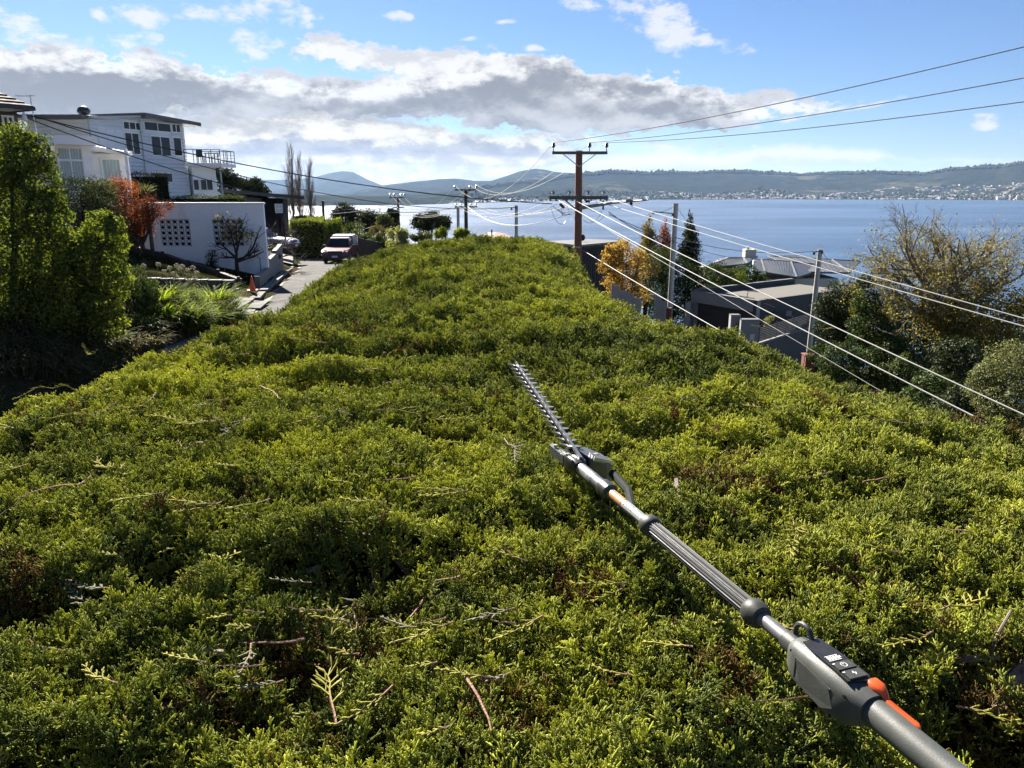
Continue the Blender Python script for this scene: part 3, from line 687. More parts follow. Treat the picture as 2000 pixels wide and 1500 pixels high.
# woody stems showing in the gaps
bark = pm('juniper_bark', (0.16, 0.10, 0.065), 0.85, 0.35, 30.0, bump=0.5, bscale=200, spec=0.2)
mb = MB()
for i in range(420):
    y = random.uniform(.4, 5) if i < 300 else random.uniform(5, 11.5); x = random.uniform(-1.7, 1.3); a = random.uniform(0, 2 * PI); L = random.uniform(.12, .4)
    if abs(x) > (wl(y) if x < 0 else wr(y)) * .9: continue
    pts = []
    for k in range(5):
        t = k / 4 - .5; xx, yy_ = x + math.cos(a) * L * t + random.uniform(-.01, .01), y + math.sin(a) * L * t + random.uniform(-.01, .01)
        pts.append((xx, yy_, float(Htop(xx, yy_)) - .045 + random.uniform(-.012, .016)))
    mb.tube(pts, [.005, .0045, .004, .003, .002], 5)
part('stems', mb, bark, hedge, kind='stuff', fix=False)
def on_hedge(px, py):                       # where a pixel's line of sight meets the hedge top
    d = ray(px, py); t = .3 / -d.z
    for _ in range(300):
        p = d * t
        if p.z < float(Htop(p.x, p.y)): break
        t *= 1.01
    return d * t

# ------------------------------------------------------------------ pole hedge trimmer lying on the hedge
def C(px, py, d):                           # camera distance d along the axis of view
    x, yc = (px - 1000) / F * d, (750 - py) / F * d; return Vector((x, d * CT + yc * ST, yc * CT - d * ST))
hA, hB = C(1475, 1197, 1.0), C(1270, 1027, 1.27)
ax = (hB - hA).normalized(); h0 = hA - ax * (0.14 * 1.083)      # housing middle
up = (Vector((0, 0, 1)) - ax * ax.z).normalized(); sd = up.cross(ax).normalized()
if sd.x > 0: sd = -sd
TM = Matrix((ax, sd, up)).transposed().to_4x4(); TM.translation = h0
trim = thing('hedge_trimmer', 'long grey cordless pole hedge trimmer with orange trigger lever lying on the hedge', 'hedge trimmer', (h0.x, h0.y, h0.z - .05))
def loc(mb): mb.v = [tuple(TM @ Vector(v)) for v in mb.v]; return mb
plast = pm('dark_grey_plastic', (0.036, 0.039, 0.037), 0.48, 0.10, 60, bump=0.12, bscale=900, spec=0.2, dirt=((.10, .10, .085), .35))
plast2 = pm('grey_plastic', (0.058, 0.062, 0.058), 0.5, 0.08, 60, bump=0.12, bscale=900, spec=0.35, dirt=((.12, .12, .10), .3))
rub = pm('ribbed_rubber', (0.030, 0.032, 0.034), 0.55, 0.08, 60, spec=0.16)
alu = pm('aluminium_tube', (0.15, 0.15, 0.16), 0.45, 0.08, 80, metal=0.5, spec=0.5)
steel = pm('blade_steel', (0.20, 0.20, 0.20), 0.45, 0.25, 60, metal=0.6)
brite = pm('bright_steel', (0.36, 0.355, 0.34), 0.38, 0.12, 80, metal=0.9)
orange = pm('orange_plastic', (0.62, 0.085, 0.012), 0.40, 0.06, 50, spec=0.5)
black = pm('black_plastic', (0.014, 0.014, 0.015), 0.35, 0.1, 50)
white = pm('white_print', (0.55, 0.55, 0.55), 0.5, 0.04, 50)
ochre = pm('orange_sticker', (0.30, 0.125, 0.02), 0.45, 0.10, 90)
def ring_x(a, r, n=24, rs=None, ru=None, cs=0, cu=0): return [Vector((a, cs + (rs or r) * math.cos(2 * PI * j / n), cu + (ru or r) * math.sin(2 * PI * j / n))) for j in range(n)]
def rrect(a, w, h, rd, cs=0.0, cu=0.0, n=5):      # rounded rectangle across the shaft
    out = []
    for (sx_, sy_, a0) in ((1, 1, 0), (-1, 1, 90), (-1, -1, 180), (1, -1, 270)):
        for k in range(n): t = R(a0 + 90 * k / (n - 1)); out.append(Vector((a, cs + sx_ * (w / 2 - rd) + rd * math.cos(t), cu + sy_ * (h / 2 - rd) + rd * math.sin(t))))
    return out
def turned(name, prof_, mat, n=24, smooth=True): return part(name, loc(MB().loft([ring_x(a, r, n) for a, r in prof_])), mat, trim, smooth=smooth)
def S_of(px, py):                                 # distance along the shaft whose image lies nearest a pixel
    best = min((( (lambda q: (q[0] - px) ** 2 + (q[1] - py) ** 2)(proj(h0 + ax * t)), t) for t in np.arange(-.4, 1.6, .004))); return best[1]
def proj(p):
    x, yc, d = p.x, p.y * ST + p.z * CT, p.y * CT - p.z * ST; return (1000 + F * x / d, 750 - F * yc / d)
tClamp, tR2, tR1, tCol, tGear = S_of(1552, 1268), S_of(1475, 1197), S_of(1270, 1027), S_of(1186, 952), S_of(1140, 905)
turned('tube', [(tClamp - .05, 0.0095), (tCol + .02, 0.0095)], alu)
turned('clamp', [(tClamp - .045, 0.0115), (tClamp - .04, 0.0133), (tClamp + .014, 0.0133), (tClamp + .019, 0.0115)], plast)
# hanging eye on the clamp
pts = [Vector((tClamp - .006, -.004, .008)) + Vector((.015 * math.cos(t), 0, .015 * math.sin(t) + .010)) for t in np.linspace(-.5, PI + .5, 12)]
part('hanging_eye', loc(MB().tube(pts, .0034, 8)), plast, trim, smooth=True)
turned('stop_ring', [(tR2 - .016, 0.0112), (tR2 - .014, 0.0158), (tR2 - .006, 0.0185), (tR2 + .004, 0.0185), (tR2 + .012, 0.0158), (tR2 + .015, 0.0119)], plast)
turned('stop_ring', [(tR1 - .015, 0.0119), (tR1 - .012, 0.0158), (tR1 - .004, 0.0185), (tR1 + .006, 0.0185), (tR1 + .014, 0.0158), (tR1 + .016, 0.0105)], plast)
# ribbed rubber sleeve: real flutes
n = 72; rings = []
for a in (tR2 + .010, tR2 + .013, tR1 - .013, tR1 - .010):
    rings.append([Vector((a, r_ * math.cos(2 * PI * j / n), r_ * math.sin(2 * PI * j / n))) for j in range(n) for r_ in [.0120 + (.0014 if (j % 4) < 2 else 0)]])
part('grip_sleeve', loc(MB().loft(rings)), rub, trim)
# printed stickers wrapped on the upper tube
def wrap(a0, a1, t0, t1, r, nn=10): 
    m = MB()
    for k in range(nn + 1):
        t = t0 + (t1 - t0) * k / nn; m.v += [(a0, r * math.cos(t), r * math.sin(t)), (a1, r * math.cos(t), r * math.sin(t))]
    m.f = [(2 * k, 2 * k + 1, 2 * k + 3, 2 * k + 2) for k in range(nn)]; return m
tS = S_of(1210, 975)
stk = part('warning_sticker', loc(wrap(tS - .022, tS + .03, R(5), R(140), 0.00973)), ochre, trim)
for t in (60, 100): part('print', loc(wrap(tS - .020, tS + .028, R(t), R(t + 3), 0.00987)), white, stk)
stk = part('info_sticker', loc(wrap(tS - .115, tS - .026, R(5), R(140), 0.00973)), pm('silver_sticker', (0.30, 0.30, 0.30), 0.4, 0.05, 60, metal=.2), trim)
rl = random.Random(3)
m = MB()
for (a0, a1, t0, t1) in ((-.062, -.060, 30, 90), (-.034, -.032, 30, 90), (-.062, -.032, 30, 32), (-.062, -.032, 88, 90)):
    q = wrap(tS + a0, tS + a1, R(t0), R(t1), 0.00990); m.add(q.v, q.f)
for row in range(6):
    t = 38 + row * 8; a = -.058
    while a < -.040: b = a + rl.uniform(.002, .005); q = wrap(tS + a, tS + b, R(t), R(t + 4), 0.00990, 2); m.add(q.v, q.f); a = b + .0015
for row in range(7):
    t = 30 + row * 10; a = -.112
    while a < -.068: b = a + rl.uniform(.002, .006); q = wrap(tS + a, tS + b, R(t), R(t + 3.5), 0.00990, 2); m.add(q.v, q.f); a = b + .002
part('print', loc(m), black, stk)
# collar and gear end
turned('collar', [(tCol - .020, 0.0101), (tCol - .018, 0.0161), (tCol - .002, 0.0171), (tCol + .012, 0.0171), (tCol + .016, 0.0147)], black)
turned('sleeve', [(tCol + .010, 0.0123), (tCol + .05, 0.0123), (tCol + .052, 0.0129), (tCol + .056, 0.0129), (tCol + .058, 0.0123), (tCol + .062, 0.0129), (tCol + .066, 0.0129), (tCol + .068, 0.0123), (tGear + .03, 0.0119)], alu)
gear = MB().loft([rrect(tGear - .005, 0.0281, 0.0265, 0.0094), rrect(tGear + .006, 0.0343, 0.0343, 0.0094), rrect(tGear + .045, 0.0359, 0.0359, 0.0078), rrect(tGear + .07, 0.0265, 0.0281, 0.0078), rrect(tGear + .095, 0.0172, 0.0203, 0.0062)])
gb_ = part('gear_housing', loc(gear), black, trim, smooth=True)
gcas = pm('cast_aluminium', (0.15, 0.16, 0.17), 0.40, 0.12, 60, metal=0.7, bump=.1, bscale=400)
# gear case swung to the far side of the joint, with its fins
side = MB().prism([(tGear + .055, -.018, .020), (tGear + .075, -.040, .018), (tGear + .045, -.070, .008), (tGear + .000, -.074, .002), (tGear - .012, -.056, .004), (tGear + .010, -.026, .016)], (0, 0, -1), .040)
part('gear_case', loc(side), gcas, trim)
for k, a in enumerate((-.004, .008, .020)):
    part('fin', loc(MB().prism([(tGear + a, -.030, .012), (tGear + a, -.076, -.002), (tGear + a, -.074, .007), (tGear + a, -.032, .021)], (1, 0, 0), .005)), brite, trim)
part('bracket', loc(MB().tube([(tGear - .02, -.066, -.014), (tCol + .02, -.058, -.018), (tCol - .03, -.038, -.02), (tCol - .075, -.020, -.018)], [.009, .0085, .008, .006], 8)), pm('matt_dark_casting', (.028, .03, .03), .85, .2, 60, spec=.05), trim, smooth=True)
part('bracket', loc(MB().prism([(tGear + .05, .018, .012), (tGear + .125, .020, .012), (tGear + .14, .008, .012), (tGear + .07, .006, .012)], (0, 0, -1), .02)), gcas, trim)
for q in ((tGear + .02, .02, .022), (tGear + .058, .0, .024), (tGear + .105, .014, .014), (tGear + .03, -.05, .011)):
    m = MB(); m.v = []; m.tube([Vector(q), Vector(q) + Vector((0, 0, .005))], .0052, 6); part('bolt', loc(m), brite, trim)
# cutter bar
b0, b1 = C(1118, 878, 1.60), C(1006, 711, 2.02)
bx = (b1 - b0).normalized(); bn_ = (Vector((.28, -.30, 1))); bn_ = (bn_ - bx * bn_.dot(bx)).normalized(); bt = bn_.cross(bx).normalized(); BL = (b1 - b0).length
BM = Matrix((bx, bt, bn_)).transposed().to_4x4(); BM.translation = b0
def bl(mb): mb.v = [tuple(BM @ Vector(v)) for v in mb.v]; return mb
blade = part('blade', bl(MB().box((BL / 2 - .02, 0, 0), (BL + .0, .016, .005))), pm('dark_blade_steel', (.022, .022, .024), .8, .3, 60, metal=.0, spec=.0), trim)
part('guide_rail', bl(MB().prism([(-.05, .004, .004), (BL * .995, .003, .004), (BL, -.001, .004), (-.05, -.003, .004)], (0, 0, 1), .006)), brite, blade)
for k in range(5): m = MB(); m.tube([(.05 + k * .095, -.004, .004), (.05 + k * .095, -.004, .0085)], .005, 6); part('bolt', bl(m), steel, blade)
def tooth_mesh():
    m = MB().prism([(-.0055, 0, -.0015), (.0055, 0, -.0015), (.0032, .012, -.0015), (.0005, .0155, -.0015), (-.0022, .011, -.0015)], (0, 0, 1), .003); me = bpy.data.meshes.new('tooth'); me.from_pydata(m.v, [], m.f); me.materials.append(steel); return me
dsteel = pm('dark_blade_steel', (.022, .022, .024), .8, .3, 60, metal=.0, spec=.0); TME = tooth_mesh(); rinv = rootm(trim).inverted()
for sg in (1, -1):
    for layer in (0, 1):
        for k in range(17):
            a = .02 + k * (BL - .03) / 16 - layer * .011
            M_ = rinv @ BM @ Matrix.Translation((a, sg * .008, .003 if layer else -.002)) @ Matrix.Rotation(R(8 * sg), 4, 'X') @ Matrix.Rotation(0 if sg > 0 else PI, 4, 'Z')
            o = bpy.data.objects.new('tooth', TME); COL.objects.link(o); o.parent = blade; o.matrix_local = M_
# control housing: a rounded box with a sunk key pad
HK = .80
def shrink(m, k=None):
    k = k or HK; m.v = [(v[0], v[1] * k, v[2] * k) for v in [tuple(q) for q in m.v]]; return m
hs = MB().loft([rrect(.066, .030, .032, .012), rrect(.062, .046, .052, .016, 0, -.004), rrect(.048, .058, .066, .016, 0, -.006), rrect(-.012, .064, .074, .020, 0, -.008), rrect(-.034, .062, .070, .022, 0, -.007), rrect(-.048, .054, .056, .020, 0, -.003), rrect(-.058, .046, .046, .019)])
house = part('control_housing', loc(shrink(hs)), plast2, trim, smooth=True)
def ontop(a): return .0293 if a > -.022 else .0293 - (-.022 - a) * .11
pad = part('key_pad', loc(shrink(MB().prism([(.046, -.016, .0262), (.046, .013, .0262), (.020, .018, .0275), (-.034, .020, .0272), (-.040, -.012, .0268), (-.032, -.019, .0272), (.012, -.019, .0275)], (0, 0, 1), .0034))), black, house)
for a0, a1 in ((-.004, -.017), (-.020, -.034)):
    k_ = MB().loft([[Vector((a, s_, u)) for a, s_ in ((a1, -.014), (a1, .016), (a0, .016), (a0, -.014))] for u in (.0300, .0335)])
    part('button', loc(shrink(k_)), plast, pad)
# screen print: charge bars, power sign, lightning sign, edge ticks
m = MB()
for k in range(4): m.box((.006, .0095 - k * .0052, .0312), (.0055, .0036, .0004))
m.box((.0102, .0015, .0312), (.0008, .022, .0004)); m.box((.0018, .0015, .0312), (.0008, .022, .0004)); m.box((.006, -.0105, .0312), (.004, .0016, .0004))
ring = [Vector((-.0105 + .0040 * math.cos(t), .001 + .0042 * math.sin(t), .0338)) for t in np.linspace(.5, 2 * PI - .5, 14)]
m.tube(ring, .0005, 4); m.box((-.0082, .001, .0338), (.0042, .0009, .0004))
m.prism([(-.0230, .001, .0336), (-.0270, .0035, .0336), (-.0267, .0008, .0336), (-.0305, .0005, .0336), (-.0257, -.0028, .0336), (-.0263, .0, .0336)], (0, 0, 1), .0004)
m.box((-.0065, .0145, .0338), (.0014, .004, .0004)); m.box((-.0225, .0145, .0338), (.0014, .004, .0004))
part('display_print', loc(shrink(m)), white, pad)
# side panel with raised rim, vents below
part('side_panel', loc(shrink(MB().prism([(.040, .0290, .008), (-.018, .0316, .006), (-.026, .0312, -.018), (-.008, .0312, -.032), (.030, .0292, -.028)], (0, 1, 0), .0014))), plast2, house, smooth=False)
part('side_rim', loc(shrink(MB().tube([(.041, .0290, .009), (.042, .0286, -.024), (.030, .0296, -.031)], .0013, 6))), plast, house)
part('side_rim', loc(shrink(MB().tube([(.041, .0292, .0095), (-.020, .0318, .0075)], .0012, 6))), plast, house)
part('seam', loc(shrink(MB().tube([(.060, .0005, .0232), (.048, .0005, .0275), (.0465, .0005, .0275)], .0006, 4))), black, house)
for a_, s_, u_ in ((.030, .0296, -.036), (-.020, .0322, -.036), (.052, .0265, .012), (-.038, .029, .012)):
    part('screw', loc(shrink(MB().tube([(a_, s_ - .004, u_), (a_, s_ + .0006, u_)], .0026, 8))), black, house)
# rear handle tube, bends into the battery end
t_end = -.26
turned('rear_handle', [(-.048, .0135), (-.053, .0156), (-.063, .0163), (-.13, .0160), (-.19, .0160), (-.20, .0160)], plast2)
part('battery_case', loc(shrink(MB().loft([rrect(-.198, .040, .040, .018), rrect(-.212, .056, .056, .022, -.004, -.004), rrect(-.25, .076, .082, .026, -.014, -.016), rrect(-.34, .088, .10, .026, -.02, -.03), rrect(-.40, .08, .092, .026, -.02, -.032)]))), pm('light_grey_plastic', (0.095, 0.10, 0.10), 0.4, 0.06, 50), trim, smooth=True)
lev = MB().loft([rrect(-.036, .012, .012, .005, -.018, .018), rrect(-.039, .024, .020, .009, -.016, .0215), rrect(-.050, .024, .021, .009, -.0155, .0215), rrect(-.058, .013, .012, .005, -.0165, .0195), rrect(-.064, .009, .008, .003, -.0140, .0160), rrect(-.103, .0095, .009, .003, -.0135, .0150), rrect(-.107, .006, .006, .0025, -.0135, .0142)])
part('trigger_lever', loc(shrink(lev)), orange, trim, smooth=True)
# ------------------------------------------------------------------ plants: makers
def leaves_np(centers, normals, size, rng, aspect=0.5, jitter=0.8, fold=0.25):
    n = len(centers); nrm_ = normals + rng.normal(0, jitter, (n, 3)); nrm_ /= np.linalg.norm(nrm_, axis=1)[:, None] + 1e-9
    t = rng.normal(0, 1, (n, 3)); t -= nrm_ * (t * nrm_).sum(1)[:, None]; t /= np.linalg.norm(t, axis=1)[:, None] + 1e-9
    b = np.cross(nrm_, t); s = (size * rng.uniform(.65, 1.35, n))[:, None]
    v = np.stack([centers - t * s * .5, centers + b * s * aspect * .5 + nrm_ * s * fold * .5, centers + t * s * .5, centers - b * s * aspect * .5 + nrm_ * s * fold * .5], 1).reshape(-1, 3)
    i = np.arange(n)[:, None] * 4
    f = np.concatenate([i + np.array([[0, 1, 2]]), i + np.array([[0, 2, 3]])]); return v, f
def crown_points(clumps, n, rng, shell=0.55, squash=True):
    c = np.array([q[:3] for q in clumps], float); r = np.array([q[3:6] for q in clumps], float); w = r.prod(1) ** (2 / 3); k = rng.choice(len(c), n, p=w / w.sum())
    d = rng.normal(0, 1, (n, 3)); d /= np.linalg.norm(d, axis=1)[:, None]
    rad = shell + (1 - shell) * rng.random(n) ** .7
    wob = 1 + .22 * np.sin(d[:, 0] * 5 + k * 1.7) * np.cos(d[:, 1] * 6 + k) + .12 * np.sin(d[:, 2] * 9 + k * 2.1) + rng.normal(0, .05, n)
    p = c[k] + d * r[k] * (rad * wob)[:, None]; return p, d, k
def clumps_in(center, radii, k, cr, rnd, fill=0.75, flat=1.0):
    out = []
    for _ in range(k):
        while True:
            d = Vector((rnd.uniform(-1, 1), rnd.uniform(-1, 1), rnd.uniform(-1, 1)))
            if .25 < d.length < 1: break
        d = d.normalized() * (rnd.uniform(.35, 1) ** .5) * fill; s = cr * rnd.uniform(.65, 1.3)
        out.append((center[0] + d.x * radii[0], center[1] + d.y * radii[1], center[2] + d.z * radii[2], s, s, s * flat))
    return out
def foliage(name, clumps, n, size, mat, parent, seed=0, aspect=.5, shell=.5, jitter=.8, tintc=.45, tints=.18, upb=.35, dead=0.0, tris3=False):
    rng = np.random.default_rng(seed + 100); p, d, k = crown_points(clumps, n, rng, shell)
    d = d + np.array([0, 0, upb]); v, f = leaves_np(p, d, size, rng, aspect, jitter)
    kc = rng.normal(0, .12, len(clumps))[k]
    ti = np.clip(tintc + kc + rng.normal(0, tints, n), 0, 1); de = np.where(rng.random(n) < dead, 1.0, 0.0)
    v = v - np.array(rootm(parent).translation)
    return link(name, npmesh(name, v, f, mat, {'tint': np.repeat(ti, 4), 'dead': np.repeat(de, 4)}), parent)
def grow(start, d, L, r, depth, rnd, spread=.55, kids=(3, 4), ratio_=.66, up_=.15, segs=4, wig=.14, out=None, lvl=0, first=.35):
    """recursive limbs; returns [(points, radii, level)]"""
    out = [] if out is None else out; p = Vector(start); d = Vector(d).normalized(); pts = [p.copy()]; rs = [r]
    for k in range(segs):
        d = (d + Vector((rnd.gauss(0, wig), rnd.gauss(0, wig), rnd.gauss(0, wig) + up_ * .3))).normalized(); p = p + d * (L / segs); pts.append(p.copy()); rs.append(r * (1 - .62 * (k + 1) / segs))
    out.append((pts, rs, lvl))
    if depth > 0:
        for i in range(rnd.randint(*kids)):
            t = first + (1 - first) * (i + rnd.random()) / kids[1]; t = min(t, .99); q = t * segs; j = int(q); b = pts[j].lerp(pts[j + 1], q - j); rr_ = rs[j] + (rs[j + 1] - rs[j]) * (q - j)
            dd = (pts[j + 1] - pts[j]).normalized(); a = rnd.uniform(0, 2 * PI); o = dd.orthogonal().normalized(); o = (Matrix.Rotation(a, 3, dd) @ o)
            nd = dd * (1 - spread * .5) + o * spread * rnd.uniform(.7, 1.3) + Vector((0, 0, up_))
            grow(b, nd, L * ratio_ * rnd.uniform(.75, 1.2), min(rr_ * .75, r * .6), depth - 1, rnd, spread, kids, ratio_, up_, max(segs - 1, 2), wig, out, lvl + 1, .2)
    return out
def limbs(name, segs, mat, parent, lv, nside=(7, 5, 4, 3, 3, 3), kind=None):
    m = MB()
    for pts, rs, l in segs:
        if l in lv: m.tube(pts, rs, nside[l], cap=False)
    return part(name, m, mat, parent, smooth=True, fix=False, kind=kind)
def tips_of(segs, lv, rng, n, sp):
    pts = [p for q, rs, l in segs if l in lv for p in q[1:]]; pts = np.array([tuple(p) for p in pts]); i = rng.integers(0, len(pts), n)
    return pts[i] + rng.normal(0, sp, (n, 3))
def leaves_on(name, segs, lv, n, size, mat, parent, seed=0, sp=.08, zlim=None, aspect=.7, tintc=.5):
    rng = np.random.default_rng(seed); c = tips_of(segs, lv, rng, n, sp)
    if zlim is not None: c = c[rng.random(len(c)) < np.clip((zlim[1] - c[:, 2]) / (zlim[1] - zlim[0]), 0.03, 1)]
    v, f = leaves_np(c, np.tile([0, 0, .6], (len(c), 1)), size, rng, aspect, .9); ti = np.clip(tintc + rng.normal(0, .25, len(c)), 0, 1)
    return link(name, npmesh(name, v - np.array(rootm(parent).translation), f, mat, {'tint': np.repeat(ti, 4), 'dead': np.zeros(len(c) * 4)}), parent)
barkg = pm('grey_bark', (0.11, 0.095, 0.08), 0.9, 0.3, 8, bump=.4, bscale=60, spec=.15)
barkd = pm('dark_bark', (0.045, 0.035, 0.028), 0.9, 0.3, 8, bump=.4, bscale=60, spec=.15)
barkt = pm('tan_twigs', (0.17, 0.125, 0.085), 0.9, 0.3, 8, spec=.1)
L_lime = leafm('lime_leaves', (0.018, 0.036, 0.011), (0.20, 0.23, 0.035), .40, gloss=.04)
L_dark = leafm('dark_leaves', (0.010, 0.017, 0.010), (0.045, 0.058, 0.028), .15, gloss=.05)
L_mid = leafm('mid_green_leaves', (0.016, 0.032, 0.010), (0.085, 0.105, 0.030), .3, gloss=.05)
L_red = leafm('rust_red_leaves', (0.085, 0.024, 0.012), (0.33, 0.105, 0.045), .4, gloss=.03)
L_yel = leafm('yellow_leaves', (0.11, 0.09, 0.028), (0.38, 0.30, 0.075), .45, gloss=.03)
L_orng = leafm('orange_leaves', (0.16, 0.095, 0.03), (0.40, 0.265, 0.09), .45, gloss=.03)
L_gold = leafm('golden_conifer', (0.05, 0.045, 0.010), (0.22, 0.16, 0.03), .3, gloss=.03)
L_wine = leafm('wine_leaves', (0.07, 0.018, 0.012), (0.26, 0.07, 0.03), .35, gloss=.03)
L_pale = leafm('pale_leaves', (0.09, 0.10, 0.04), (0.42, 0.42, 0.20), .35, gloss=.05)
L_oliv = leafm('olive_leaves', (0.030, 0.038, 0.016), (0.16, 0.17, 0.075), .25, gloss=.06)
L_cyp = leafm('cypress_leaves', (0.010, 0.018, 0.008), (0.050, 0.055, 0.020), .2, gloss=.03)
L_blade = leafm('strap_leaves', (0.018, 0.042, 0.008), (0.27, 0.33, 0.030), .45, gloss=.03, third=(0.16, 0.13, 0.06))
L_dry = leafm('dry_grass', (0.045, 0.037, 0.021), (0.18, 0.148, 0.08), .25, gloss=.03)
def plant(name, label, cat, x, y, group=None, z=None): return thing(name, label, cat, (x, y, Gz(x, y) if z is None else z), 0, group)
def bush(name, label, cat, x, y, clumps, n, size, mat, seed, group=None, trunk=None, **kw):
    t = plant(name, label, cat, x, y, group); foliage('crown' if name.endswith('tree') else 'leaves', clumps, n, size, mat, t, seed, **kw)
    b = Vector((x, y, t.location.z - .1)); c = max(clumps, key=lambda q: q[2]); m = MB()
    rnd = random.Random(seed)
    for k in range(trunk or 3):
        q = rnd.choice(clumps); m.tube([b + Vector((rnd.uniform(-.1, .1), rnd.uniform(-.1, .1), 0)), b.lerp(Vector(q[:3]), .5) + Vector((rnd.uniform(-.15, .15), rnd.uniform(-.15, .15), 0)), Vector(q[:3])], [.07, .05, .02], 6)
    part('trunk', m, barkd, t, smooth=True); return t
def blades(name, c, n, L, w, mat, parent, seed, arch=1.0, tintc=.5, spread=.25, dead=.05, zsc=1.0):
    """a clump of arching strap leaves"""
    rng = np.random.default_rng(seed); vs, fs, ti, de = [], [], [], []; o = 0
    for i in range(n):
        a = rng.uniform(0, 2 * PI); ln = L * rng.uniform(.6, 1.2); el_ = rng.uniform(.7, 1.45); r0 = spread * math.sqrt(rng.random()); p = np.array([c[0] + r0 * math.cos(a), c[1] + r0 * math.sin(a), c[2]]); e = el_
        a2 = a + rng.normal(0, .3); t_ = np.clip(tintc + rng.normal(0, .22), 0, 1); d_ = 1.0 if rng.random() < dead else 0.0
        sd_ = np.array([-math.sin(a2), math.cos(a2), 0]); k = 5
        for j in range(k + 1):
            ww = w * (1 - (j / k) ** 2) + .001; vs += [p - sd_ * ww / 2, p + sd_ * ww / 2]; ti += [t_ * (.55 + .45 * j / k)] * 2; de += [d_] * 2
            p = p + np.array([math.cos(a2) * math.cos(e), math.sin(a2) * math.cos(e), math.sin(e) * zsc]) * ln / k; e -= arch * (.25 + .28 * j / k)
        for j in range(k): fs.append((o + 2 * j, o + 2 * j + 1, o + 2 * j + 3, o + 2 * j + 2))
        o += 2 * (k + 1)
    return link(name, npmesh(name, np.array(vs) - np.array(rootm(parent).translation), np.array(fs), mat, {'tint': ti, 'dead': de}), parent)

# ------------------------------------------------------------------ houses on the left
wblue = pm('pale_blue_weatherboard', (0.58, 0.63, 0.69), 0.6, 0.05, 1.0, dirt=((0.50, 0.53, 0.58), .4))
wwhite = pm('white_weatherboard', (0.72, 0.73, 0.75), 0.6, 0.05, 1.0, dirt=((0.55, 0.55, 0.54), .4))
wcream = pm('cream_weatherboard', (0.66, 0.65, 0.60), 0.6, 0.05, 1.0, dirt=((0.5, 0.49, 0.45), .4))
wpaint = pm('white_paint', (0.80, 0.80, 0.79), 0.5, 0.04, 2.0, dirt=((0.62, 0.61, 0.58), .35))
wmason = pm('white_masonry', (0.82, 0.82, 0.83), 0.8, 0.05, 1.2, bump=.15, bscale=50, dirt=((0.58, 0.575, 0.55), .8))
rdark = pm('dark_metal_roof', (0.085, 0.09, 0.095), 0.45, 0.15, 2, metal=.3)
char_ = pm('charcoal_cladding', (0.030, 0.031, 0.034), 0.6, 0.2, 2)
frame_w = pm('white_frame', (0.76, 0.76, 0.75), 0.45, 0.04, 5)
gl = glassm('window_glass', (0.018, 0.022, 0.028)); gl2 = glassm('curtained_glass', (0.34, 0.42, 0.42), .08)
drape = pm('pale_curtain', (0.44, 0.52, 0.51), .8, .1, 5)
galv = pm('galvanised_steel', (0.34, 0.35, 0.35), .5, .15, 6, metal=.6)
dmetal = pm('dark_metal', (0.045, 0.048, 0.05), .45, .15, 6, metal=.4)
rtile = pm('brown_roof_tiles', (0.040, 0.027, 0.023), .9, .3, 6, bump=.4, bscale=20, spec=.1)
brickm = pm('dark_brown_brick', (0.085, 0.052, 0.042), .85, .3, 10, bump=.3, bscale=40)

class Wall:
    """a vertical wall from A to B (plan) seen from its front; (s, z) in metres along it and up"""
    def __init__(s, A, B): s.A = Vector((A[0], A[1], 0)); s.d = Vector((B[0] - A[0], B[1] - A[1], 0)); s.L = s.d.length; s.d.normalize(); s.n = Vector((s.d.y, -s.d.x, 0))
    def p(s, u, z, o=0.0): return s.A + s.d * u + s.n * o + Vector((0, 0, z))
    def quad(s, mb, u0, u1, z0_, z1, o0, o1): return mb.prism([s.p(u0, z0_, o0), s.p(u1, z0_, o0), s.p(u1, z1, o0), s.p(u0, z1, o0)], s.n, o1 - o0)
    def hit(s, px, py):          # where a pixel's line of sight meets the wall: (u, z)
        d = ray(px, py); t = s.A.dot(s.n) / d.dot(s.n); q = d * t; return (q - s.A).dot(s.d), q.z
    def rect(s, px0, py0, px1, py1):
        a, b, c, d = s.hit(px0, py0), s.hit(px1, py1), s.hit(px0, py1), s.hit(px1, py0); return (a[0] + c[0]) / 2, (b[0] + d[0]) / 2, (b[1] + c[1]) / 2, (a[1] + d[1]) / 2
def cladding(w, parent, zlo, ztop_of, mat, u0=0.0, u1=None, step=.2, skip=(), depth=.10, name='weatherboard'):
    """one lapped board above the other; skip = (u0, u1, z0, z1) openings"""
    u1 = w.L if u1 is None else u1; z = zlo
    while z < max(ztop_of(u0), ztop_of(u1)) - .03:
        zt = z + step - .065; cuts = [(u0, u1)]
        for a, b, c, d in skip:
            if c < zt - .03 and d > z + .03:
                nw = []
                for s0, s1 in cuts:
                    if b <= s0 or a >= s1: nw.append((s0, s1)); continue
                    if a - s0 > .05: nw.append((s0, a))
                    if s1 - b > .05: nw.append((b, s1))
                cuts = nw
        for s0, s1 in cuts:
            ta, tb = min(zt, ztop_of(s0)), min(zt, ztop_of(s1))
            if ta - z < .02 and tb - z < .02: continue
            ta, tb = max(ta, z + .01), max(tb, z + .01); m = MB()
            q = [w.p(s0, z, depth), w.p(s1, z, depth), w.p(s1, tb, .008), w.p(s0, ta, .008)]; r_ = [w.p(s0, z, 0), w.p(s1, z, 0), w.p(s1, tb, 0), w.p(s0, ta, 0)]
            m.add(q + r_, [(0, 1, 2, 3), (7, 6, 5, 4), (0, 4, 5, 1), (1, 5, 6, 2), (2, 6, 7, 3), (3, 7, 4, 0)]); part(name, m, mat, parent, fix=False)
        z = zt + .065
